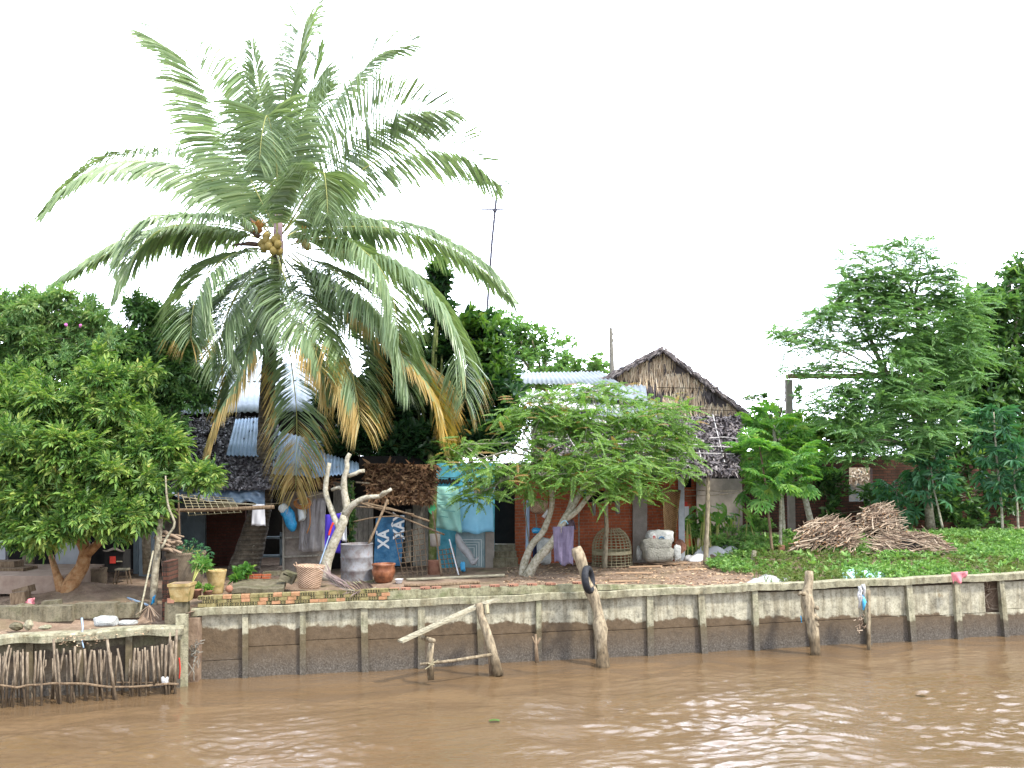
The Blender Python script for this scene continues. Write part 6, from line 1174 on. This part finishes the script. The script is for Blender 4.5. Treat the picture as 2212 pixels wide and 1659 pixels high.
bag('blue_scrap', 'blue plastic scrap at the foot of the grey gate', 1000, 1224, 21.4, 5, 9, m_sky, 'plastic scrap', wob=.2)
# dead palm frond over the parapet
T = thing('dead_frond', 'dead grey-brown palm frond draped over the brick parapet before the drum', 'palm frond', P(760, 1270, 17.6)); m = MB(); A = P(805, 1272, 17.9); 
Cs = spline([P(812, 1270, 18.1), P(775, 1277, 17.55), P(735, 1268, 17.5), P(712, 1250, 17.6)], 30); V = []; fs = []
for i in range(2, 29):
    tg = unit(Cs[min(i+1, 29)]-Cs[i-1])
    for s in (-1, 1):
        d = unit(tg*.8+np.array([0, -.3*(s < 0), .75 if s > 0 else -.1])*.8+RS.normal(size=3)*.1); L_ = .42 if s > 0 else .3; w = np.array([.012, .01, 0]); k = len(V); p0 = Cs[i]; p1 = p0+d*L_*.5; p2 = p1+unit(d+[0, 0, -.3])*L_*.5; V += [p0-w*.6, p0+w*.6, p1+w*1.3, p1-w*1.3, p2]; fs += [(k, k+1, k+2, k+3), (k+3, k+2, k+4)]
m.add(V, fs); m.build('leaflets', M('dead_leaf', [(.1, .07, .07), (.2, .15, .14), (.3, .24, .2)], 8, .8, 0, rand=.7), T); m = MB(); m.tube(Cs, .014, 5); m.build('midrib', m_woodg, T, True)
# ------------------------------------------------------------ before the brick house
lug('support_post', 'thin wooden post in front of the bamboo cage', 'post', [P(1310, 1040, 21.7), P(1309, 1100, 21.65), P(1310, 1150, 21.6), P(1307, 1200, 21.6), P(1306, 1229, 21.6)], [px(4, 21.7), px(4.5, 21.7), px(4.5, 21.7), px(5, 21.7), px(6, 21.7)], m_log, 9, .05)
lug('support_post', 'smooth pale post carrying the fringed thatch eave at its right end', 'post', [P(1530, 1018, 21.7), P(1528, 1120, 21.7), P(1524, 1224, 21.7)], [px(4.5, 21.7), px(4.7, 21.7), px(5.8, 21.7)], m_log, 10, .02)
T = thing('bamboo_cage', 'round domed bamboo cage before the brick wall', 'cage', gnd(P(1322, 1212, 22.1))); c = WL[T.name]; R_ = px(43, 22); H = px(82, 22)
prof = lambda t: R_*(1-.06*t) if t < .45 else R_*(.973)*math.sqrt(max(0, 1-((t-.45)/.57)**2))
m = MB()
for k in range(26): an = 2*PI*k/26; m.tube([c+np.array([prof(t)*math.cos(an), prof(t)*math.sin(an), H*t]) for t in np.linspace(0, .97, 9)], .007, 4)
m.build('ribs', m_bamb, T); m = MB()
for t in list(np.linspace(.03, .9, 13)): m.tube([c+np.array([prof(t)*math.cos(a)*1.01, prof(t)*math.sin(a)*1.01, H*t]) for a in np.linspace(0, 2*PI, 26)], .007, 4, caps=False)
m.build('rings', m_bamb, T); m = MB(); m.lathe(c+[0, 0, H*.3], [(R_*.97, 0), (R_*1.0, .02), (R_*.99, .08), (R_*.95, .08)], 26); m.build('band', m_bamb, T)
def sack(label, u, v, Y, w, h, mat, mark=False, group='grain sacks stacked by the pillar'):
    c = P(u, v, Y); T = thing('grain_sack', label, 'sack', c-[0, 0, px(h, Y)], group); b_ = bag('x', 'x', u, v, Y, w, h, mat, wob=.05); me = b_.data; off = WL[b_.name]-WL[T.name]; bpy.data.objects.remove(b_)
    for q in me.vertices: q.co = q.co+Vector(off)
    o = bpy.data.objects.new('sack_body', me); COL.objects.link(o); o.parent = T; WL[o.name] = WL[T.name]
    if mark:
        m = MB(); cc = P(u+1, v+3, Y)-YV(px(w, Y)*.74); m.tube([cc+[.055*math.cos(a), 0, .05*math.sin(a)] for a in np.linspace(.1, PI-.1, 9)], .012, 5); m.build('blue_arc', m_board, T)
        m = MB(); cc = P(u-16, v, Y)-YV(px(w, Y)*.66); m.box(cc, (.012, .01, .08)); m.box(cc+[.03, 0, 0], (.012, .01, .08)); m.box(cc+[.015, 0, .03], (.05, .01, .012)); m.build('red_mark', m_red, T)
    return T
sack('grey stained grain sack, bottom of the stack by the grey pillar', 1422, 1197, 21.8, 33, 17, m_sackg)
sack('grey folded grain sack in the middle of the stack', 1417, 1178, 21.86, 34, 16, m_sackg); sack('white grain sack with blue arc print, top of the stack', 1425, 1160, 21.93, 30, 15, m_sack, True)
bag('plastic_bag', 'small white knotted bag squeezed right of the grain sacks', 1463, 1195, 21.9, 8, 16, m_sack, wob=.13); bag('plastic_bag', 'small white bag end poking out left of the grain sacks', 1381, 1195, 22, 6, 14, m_sack, wob=.13)
rock('stone', 'brownish boulder beyond the sacks at the house corner', 1470, 1180, 22.7, 12, 15, m_potr)
m = MB(); m.grid(lambda a, b: P(1437+a*20-8*b+b*a*22, 1175-b*122+b*a*6, 22.55+.25*math.sin(a*PI)-.25*(1-b)), 10, 8, (0, .012, 0)); one('woven_mat', 'brown woven bamboo mat leaning upright against the brick wall', 'mat', m, m_mat, smooth=True)
T = thing('white_board', 'narrow white board with a red top beside the blue-grey pillar', 'board', P(1482, 1124, 23.4)); m = MB(); pbx(m, 1476, 1094, 1488, 1126, 23.4, .05); m.build('board', m_white, T); m = MB(); pbx(m, 1477, 1084, 1485, 1094, 23.4, .05); m.build('red_top', m_red, T)
def crumple(name, label, cat, u0_, u1_, v0_, v1_, Y, mat, h=.12, nu=26, nv=10, seed=0):
    m = MB(); r_ = np.random.RandomState(seed); ph = r_.rand(6)*6
    def f(a, b):
        p = P(u0_+(u1_-u0_)*a+8*math.sin(b*5+ph[0]), v1_-(v1_-v0_)*b*.25, Y+b*.9+.1*math.sin(a*9+ph[1])); g = gz(p[0], p[1]); e = math.sin(a*PI)**.5*math.sin(b*PI)**.4
        return np.array([p[0], p[1], g+.01+h*e*(.35+.65*abs(math.sin(a*7+b*4+ph[2])*math.sin(b*6-a*3+ph[3])))])
    m.grid(f, nu, nv, (0, 0, -.01)); return one(name, label, cat, m, mat, smooth=True)
crumple('white_tarpaulin', 'crumpled white tarpaulin on the ground behind the pale support post', 'tarpaulin', 1484, 1608, 1160, 1200, 22.6, m_white, .33, 40, 14, 1)
crumple('soil_heap', 'dark soil heap half wrapped in the crumpled white tarpaulin', 'soil heap', 1515, 1590, 1180, 1202, 22.45, m_soil, .14, seed=2)
crumple('white_rubbish', 'scattered white rubbish on the soil left of the first gnarled post', 'rubbish', 1618, 1706, 1240, 1262, 18.95, m_sack, .1, seed=3); crumple('blue_rubbish', 'light blue plastic rubbish behind the wall near the rag-tied post', 'rubbish', 1812, 1908, 1236, 1256, 19.4, M('plastic_lightblue', [(.3, .6, .7), (.6, .75, .78)], 8, .5, .2), .14, seed=4)
for i, (a, b) in enumerate((((1477, 1058), (1610, 1060)), ((1480, 1072), (1600, 1064)))): m = MB(); m.tube([P(*a, 22.7), (P(*a, 22.7)+P(*b, 22.2))/2-[0, 0, .02], P(*b, 22.2)], .007, 4); one('wire', ['upper pale wire strung before the grey board wall', 'lower sagging wire strung before the grey board wall'][i], 'wire', m, m_log)
bag('hanging_sack', 'tan sack hung on the brick wall left of the stems', 1165, 1094, 22., 19, 14, m_wickp, 'sack', .4, .1)
cloth('white_card', 'tilted white card hanging beside the tan sack', 'card', [(1170, 1116), (1177, 1120), (1184, 1105), (1182, 1100)], 21.5, m_white, .0, 1, 2, 2)
lug('blue_pipe', 'upright grey-blue pipe standing against the doorway brick strip', 'pipe', [P(1141, 1080, 22.4), P(1139, 1190, 22.3)], px(4, 22), m_zincb, 8)
for lab, a, b in (('slim leaning pole left of the grey-blue pipe', (1131, 1080), (1143, 1175)), ('bamboo pole leaning under the tan sack', (1157, 1100), (1161, 1180)), ('rusty pole leaning low under the tan sack', (1140, 1180), (1150, 1216))): lug('leaning_pole', lab, 'pole', [P(*a, 22.3), P(*b, 21.9)], .015, m_plank, 6)
bag('sack_white', 'tall white sack standing behind the crossing stems of the feathery tree', 1176, 1190, 21.6, 15, 28, m_sack, 'sack'); bag('plastic_bag', 'bright blue plastic bag lying on top of dark clothes by the stems', 1159, 1146, 21.5, 10, 6, m_bag)
cloth('dark_trousers', 'dark blue trousers hanging left of the tall white sack', 'trousers', [(1150, 1212), (1163, 1214), (1164, 1160), (1152, 1158)], 21.7, M('cloth_navy', [(.015, .02, .06), (.03, .04, .1)], 8, .9, 0), .03)
cloth('lavender_dress', 'faded lavender dress hanging from the forked stem', 'dress', [(1198, 1216), (1238, 1222), (1240, 1136), (1194, 1138)], 20.1, m_lav, .04, 13, 26, 14, hem=.04)
cloth('brown_cloth', 'brownish cloth folded above the lavender dress', 'cloth', [(1214, 1136), (1245, 1145), (1240, 1124), (1220, 1119)], 20.2, m_lavd, .03, 8)
m = MB(); m.tube(spline([P(1211, 1131, 20.05), P(1216, 1126, 20.05), P(1222, 1125, 20.05), P(1227, 1132, 20.05)], 10), .008, 5); one('clothes_hanger', 'light blue hanger at the neck of the lavender dress', 'hanger', m, m_cblue)
bag('plastic_bag', 'sky blue plastic bag on the ground below the lavender dress', 1218, 1209, 20.9, 10, 9, m_sky, wob=.12)
bag('blue_hat', 'teal hat hung on the branch near the dark window', 1260, 1058, 21.2, 7, 9, M('teal_cloth', [(.03, .15, .18), (.06, .25, .28)], 8, .8, 0), 'hat', .4)
bag('hanging_shoe', 'dark grey shoe hung on the window sill left of the thin post', 1283, 1097, 22.6, 4, 16, m_plank, 'shoe', .5); bag('hanging_shoe', 'dark grey shoe hung on the window sill right of the thin post', 1334, 1095, 22.6, 5, 15, m_plank, 'shoe', .5)
lug('leaning_pole', 'thin pole standing against the brick wall right of the dress', 'pole', [P(1250, 1095, 22.4), P(1251, 1190, 22.2)], .018, m_plank, 6)
# ------------------------------------------------------------ mooring logs and landing at the wall
T = thing('mooring_post', 'thick weathered log standing in the river with a black tyre slung on it', 'mooring post', P(1300, 1436, 17.5)); m = MB()
m.tube(spline([P(1244, 1183, 18.0), P(1256, 1215, 17.95), P(1266, 1255, 17.9), P(1283, 1290, 17.82), P(1293, 1330, 17.75), P(1299, 1380, 17.65), P(1303, 1450, 17.55)], 20), list(px(11, 18)+.02*np.sin(np.arange(20)*1.1)+np.linspace(0, .02, 20)), 10, .1); m.build('log', m_logw, T, True)
c = P(1271, 1252, 17.72); m = MB(); ax = unit((1, -.35, .12)); e1 = unit(np.cross(ax, (0, 1, 0))); e2 = np.cross(ax, e1); pts = [c+e1*.2*math.cos(a)+e2*.2*math.sin(a) for a in np.linspace(0, 2*PI, 29)[:-1]]
V = []; 
for i, p in enumerate(pts):
    o = unit(p-c)
    for k in range(8): a = 2*PI*k/8; V.append(p+o*.05*math.cos(a)+ax*.065*math.sin(a))
m.add(V, [(i*8+k, i*8+(k+1) % 8, ((i+1) % 28)*8+(k+1) % 8, ((i+1) % 28)*8+k) for i in range(28) for k in range(8)]); one('tyre', 'small black rubber tyre slung over the top of the mooring log', 'tyre', m, m_tyre, smooth=True)
T = thing('mooring_post', 'gnarled pale driftwood post with knobs, standing higher than the wall', 'mooring post', P(1762, 1405, 18.2)); m = MB()
m.tube(spline([P(1748, 1234, 18.5), P(1747, 1262, 18.45), P(1742, 1290, 18.4), P(1748, 1320, 18.35), P(1756, 1360, 18.3), P(1763, 1420, 18.2)], 16), list(np.interp(np.linspace(0, 1, 16), [0, .2, .3, .5, 1], [px(9, 18), px(10, 18), px(15, 18), px(14, 18), px(10, 18)])), 10, .1); m.tube([P(1742, 1285, 18.35), P(1729, 1280, 18.3), P(1724, 1286, 18.3)], [.05, .035, .02], 7, .1)
for v in (1313, 1335, 1350): m.ball(P(1765, v, 18.25), .04, 7, 5, (1, 1, 1), .15)
m.build('log', m_logw, T, True)
lug('bamboo_stake', 'slim upright pale stake right of the rag-tied wall post', 'stake', [P(1897-21, 1275, 18.75), P(1876, 1330, 18.7), P(1877, 1410, 18.6)], px(4.2, 18.7), m_logw, 8)
T = thing('tied_rags', 'pale and blue rags knotted round a wall post right of the gnarled post', 'rags', P(1858, 1300, 18.7)); m = MB()
for k in range(6): a = P(1857+RS.normal()*4, 1262+k*4, 18.72); m.tube([a, a+[RS.normal()*.04, -.02, -.08], a+[RS.normal()*.06, 0, -.2-RS.rand()*.15]], [.035, .03, .012], 6, .15)
m.build('pale_rag', m_rag, T, True); m = MB(); m.tube([P(1862, 1285, 18.74), P(1867, 1300, 18.7), P(1865, 1318, 18.7)], [.03, .04, .015], 6, .15); m.tube([P(1730, 1330, 18.4), P(1732, 1345, 18.4)], .01, 4); m.build('blue_rag', m_sky, T, True)
m = MB()
for k in range(26): a = P(1858+RS.normal()*4, 1345+RS.normal()*10, 18.66); m.tube([a, a+RS.normal(size=3)*[.05, .02, .06]], .008, 4)
one('twig_tangle', 'little tangle of twigs caught on the rag-tied post', 'twigs', m, m_stick, kind='stuff')
cloth('pink_cloth', 'pink and white striped cloth drying over the wall cap far right', 'cloth', [(2060, 1262), (2086, 1250), (2090, 1234), (2055, 1237)], 19.25, m_pink, .03, 9, 12, 8, hem=.04)
T = thing('landing_steps', 'rough landing of sloping plank, two logs and rail in front of the wall', 'landing', P(1000, 1450, 16.8)); q8 = lambda x, y, Y: P(777.7+x/6.4, 1244.3+y/6.4, Y)
m = MB(); m.bar(q8(555, 905, 16.3), q8(1650, 400, 17.1), .18, .035); m.build('plank', m_woodg, T); m = MB(); m.bar(q8(1690, 390, 17.2), q8(1885, 325, 17.45), .16, .03); m.build('short_plank', m_woodg, T)
m = MB(); m.tube(spline([q8(1640, 375, 17.0), q8(1680, 560, 16.98), q8(1780, 860, 16.9), q8(1920, 1380, 16.8)], 12), list(np.linspace(px(8, 17), px(11, 17), 12)), 10, .05); m.build('log_leg', m_logw, T, True)
m = MB(); m.tube([q8(1800, 1050, 17.05), q8(1830, 1380, 17.)], px(6, 17), 8, .05); m.build('log_leg', m_woodb, T, True)
m = MB(); m.tube([q8(985, 930, 16.4), q8(965, 1130, 16.4), q8(980, 1440, 16.35)], [px(6, 16.4), px(7, 16.4), px(7, 16.4)], 8, .06); m.build('log_leg', m_logw, T, True)
m = MB(); m.tube([q8(860, 850, 16.75), q8(1020, 895, 16.3)], px(5, 16.4), 8, .05); m.build('cross_log', m_logw, T, True)
m = MB(); m.tube([q8(830, 1220, 16.3), q8(1300, 1170, 16.5), q8(1820, 1085, 16.8)], [px(3, 16.4), px(3.5, 16.4), px(3.5, 16.4)], 7, .05); m.build('rail', m_logw, T, True)
m = MB(); m.tube([q8(1750, 400, 17.), q8(1765, 520, 16.95)], px(4.5, 17), 7, .08)
for a, b in (((900, 1290), (1080, 1160)), ((1020, 1150), (960, 1250)), ((940, 1210), (1030, 1230))): m.tube([q8(*a, 16.25), q8(*b, 16.25)], .008, 4)
m.build('lashing', m_bamb, T)
m = MB(); m.tube([P(1157, 1370, 17.2), P(1158, 1400, 17.15), P(1160, 1432, 17.1)], [.02, .03, .035], 7, .1); m.tube([P(1157, 1398, 17.15), P(1167, 1378, 17.2)], .02, 6); m.tube([P(1150, 1375, 17.2), P(1156, 1392, 17.15)], .014, 5); one('forked_stub', 'short forked branch stub standing against the wall right of the landing', 'branch', m, m_woodb, smooth=True)
# ------------------------------------------------------------ brushwood
def brush(label, u0_, u1_, v0_, v1_, Y, n, dr, seed, cut=.25, depth=1.0):
    r_ = np.random.RandomState(seed); T = thing('brushwood_pile', label, 'brushwood', gnd(P((u0_+u1_)/2, v1_, Y)), 'brushwood piles on the mound'); m = MB(); e = MB(); cx, cz = (u0_+u1_)/2, v1_
    for k in range(n):
        a = r_.uniform(-1, 1); hmax = (1-abs(a)**2.2)**.5; b = r_.rand()**.6*hmax; y = Y+(1-b)*-depth*.5*r_.rand()+b*depth*.3+r_.uniform(-.1, .1)
        c = P(cx+a*(u1_-u0_)/2*.93, v1_-b*(v1_-v0_)*.93, y); g_ = gz(c[0], c[1]); c[2] = max(c[2], g_+.02)
        d = unit(np.array(dr)+r_.normal(size=3)*[.35, .5, .22]); L_ = r_.uniform(.3, .75); rr = r_.uniform(.006, .017); p = [c-d*L_/2, c-d*L_*.1+r_.normal(size=3)*.03, c+d*L_/2+[0, 0, -.04]]
        for q in p: q[2] = max(q[2], gz(q[0], q[1])+.0)
        m.tube(p, [rr, rr*.9, rr*.5], 5, .1)
        if r_.rand() < cut: e.box(p[0]-d*.004, (.012, rr*1.5, rr*1.5), d)
    m.build('sticks', m_stick, T); T.children[0]['kind'] = 'stuff'; e.build('cut_ends', m_stickf, T)['kind'] = 'stuff'; 
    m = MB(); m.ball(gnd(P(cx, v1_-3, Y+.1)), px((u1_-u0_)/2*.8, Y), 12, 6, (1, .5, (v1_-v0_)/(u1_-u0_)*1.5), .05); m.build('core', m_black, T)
brush('left brushwood pile with orange cut ends facing the river', 1722, 1852, 1114, 1186, 22.0, 520, (.8, .45, .35), 1, .5)
brush('highest brushwood pile, a steep reddish heap behind the other two', 1856, 1940, 1084, 1152, 23.2, 340, (.8, .4, .3), 2, .4)
brush('right brushwood pile of long pale curving sticks', 1884, 2046, 1146, 1194, 21.9, 520, (-.9, .2, .28), 3, .12)
mb = MB(); mb.box(gnd(P(1687, 1180, 22.3), .06), (.14, .14, .14)); one('clay_block', 'small square brown block at the foot of the straight papaya stem', 'block', mb, m_potr)
m = MB(); m.tube([gnd(P(1626, 1212, 21.6)), gnd(P(1630, 1195, 21.6), .25)], .05, 7, .1); one('tree_stump', 'short weathered stump at the left foot of the green mound', 'stump', m, m_woodg)
# ------------------------------------------------------------ litter on the soil
def litter():
    n = 2600; u = RS.uniform(1090, 1640, n); v = RS.uniform(1218, 1268, n); pts = np.array([GP(a, b, 3) for a, b in zip(u, v)]); k = (pts[:, 1] > np.array([yw(x) for x in pts[:, 0]])+.15); pts = pts[k]; n = len(pts); mb = MB()
    D = RS.normal(size=(n, 3)); D[:, 2] *= .15; scatter(mb, (np.array([(0, -.5, 0), (0, .5, 0), (1, .4, .02), (1, -.4, .02)])*[1, .45, 1], [(0, 1, 2, 3)]), frames(D, roll=RS.normal(size=n)*.3), RS.uniform(.02, .075, n), pts+[0, 0, .008]); tag(mb.build('litter', m_chip), 'scattered wood chips and dry leaves on the bare soil', 'litter', None, 'stuff')
    n = 900; u = RS.uniform(-40, 330, n); v = RS.uniform(1272, 1350, n); pts = np.array([GP(a, b, 3) for a, b in zip(u, v)]); mb = MB(); D = RS.normal(size=(n, 3)); D[:, 2] *= .15
    scatter(mb, (np.array([(0, -.5, 0), (0, .5, 0), (1, .4, .02), (1, -.4, .02)])*[1, .5, 1], [(0, 1, 2, 3)]), frames(D), RS.uniform(.015, .05, n), pts+[0, 0, .01]); tag(mb.build('litter', m_chip), 'small debris on the dark soil of the left yard', 'litter', None, 'stuff')
litter()
for i, (u, v, L_, an, lab) in enumerate(((1395, 1226, .7, .12, 'flat split board lying on the soil before the grain sacks'), (1455, 1220, .6, -.2, 'thin split board on the soil beside the grain sacks'), (1370, 1240, .75, .25, 'long bark strip on the soil before the bamboo cage'), (1330, 1250, .8, .35, 'dark broken slat lying behind the tyre post'), (1350, 1258, .6, .15, 'pale broken slat nearest the wall cap behind the tyre post'), (1500, 1232, .5, -.1, 'short orange wood offcut near the pale support post'))):
    m = MB(); c = GP(u, v, 5); m.box(c+[0, 0, .025], (L_, .1, .02), (math.cos(an), -math.sin(an), .02)); one('wood_scrap', lab, 'board', m, m_woodb if i in (3,) else m_chip, 'scrap boards on the soil')
# loose twigs sticking out of the broken wall bay
m = MB()
for k in range(60): a = wp(14.85+RS.uniform(-.12, .14), -.12, RS.uniform(.45, 1.0)); m.tube([a, a+unit(RS.normal(size=3)*[1, .3, 1])*RS.uniform(.08, .25)], .006, 4)
one('twig_tangle', 'dry twigs packed in the broken bay of the wall at the far right', 'twigs', m, m_stick, kind='stuff')
m = MB(); n = 60   # earth held back by the wall
m.grid(lambda a, b: np.array([-5.4+a*40, yw(-5.4+a*40)+.12+.06*b, -.8+b*1.9]), 60, 4); tag(m.build('river_bank', m_soil), kind='structure')
m = MB(); m.grid(lambda a, b: np.array([-5.5-a*40, yw(-5.5-a*40)+.1+.05*b, -.8+b*1.72]), 40, 4); tag(m.build('river_bank', m_soil), kind='structure')
# letters are real meshes
dg = bpy.context.evaluated_depsgraph_get()
for o in [o for o in bpy.data.objects if o.type == 'FONT']:
    me = bpy.data.meshes.new_from_object(o.evaluated_get(dg)); n_ = bpy.data.objects.new('lettering', me); COL.objects.link(n_); n_.parent = o.parent; n_.location = o.location; n_.rotation_euler = o.rotation_euler; n_.scale = o.scale; bpy.data.objects.remove(o)
for i, (u, v, mt, lab) in enumerate(((1068, 1556, 'leaf', 'small green leaf floating alone in mid river'), (1990, 1500, 'stick', 'tiny dark twig floating at the right of the river'))):
    m = MB(); c = G(u, v, .02); m.grid(lambda a, b: c+np.array([(a-.5)*.14, (b-.5)*.07, .01*math.sin(a*PI)]), 5, 3, (0, 0, -.004)); one('floating_'+mt, lab, mt, m, [m_fresh, m_woodb][i])
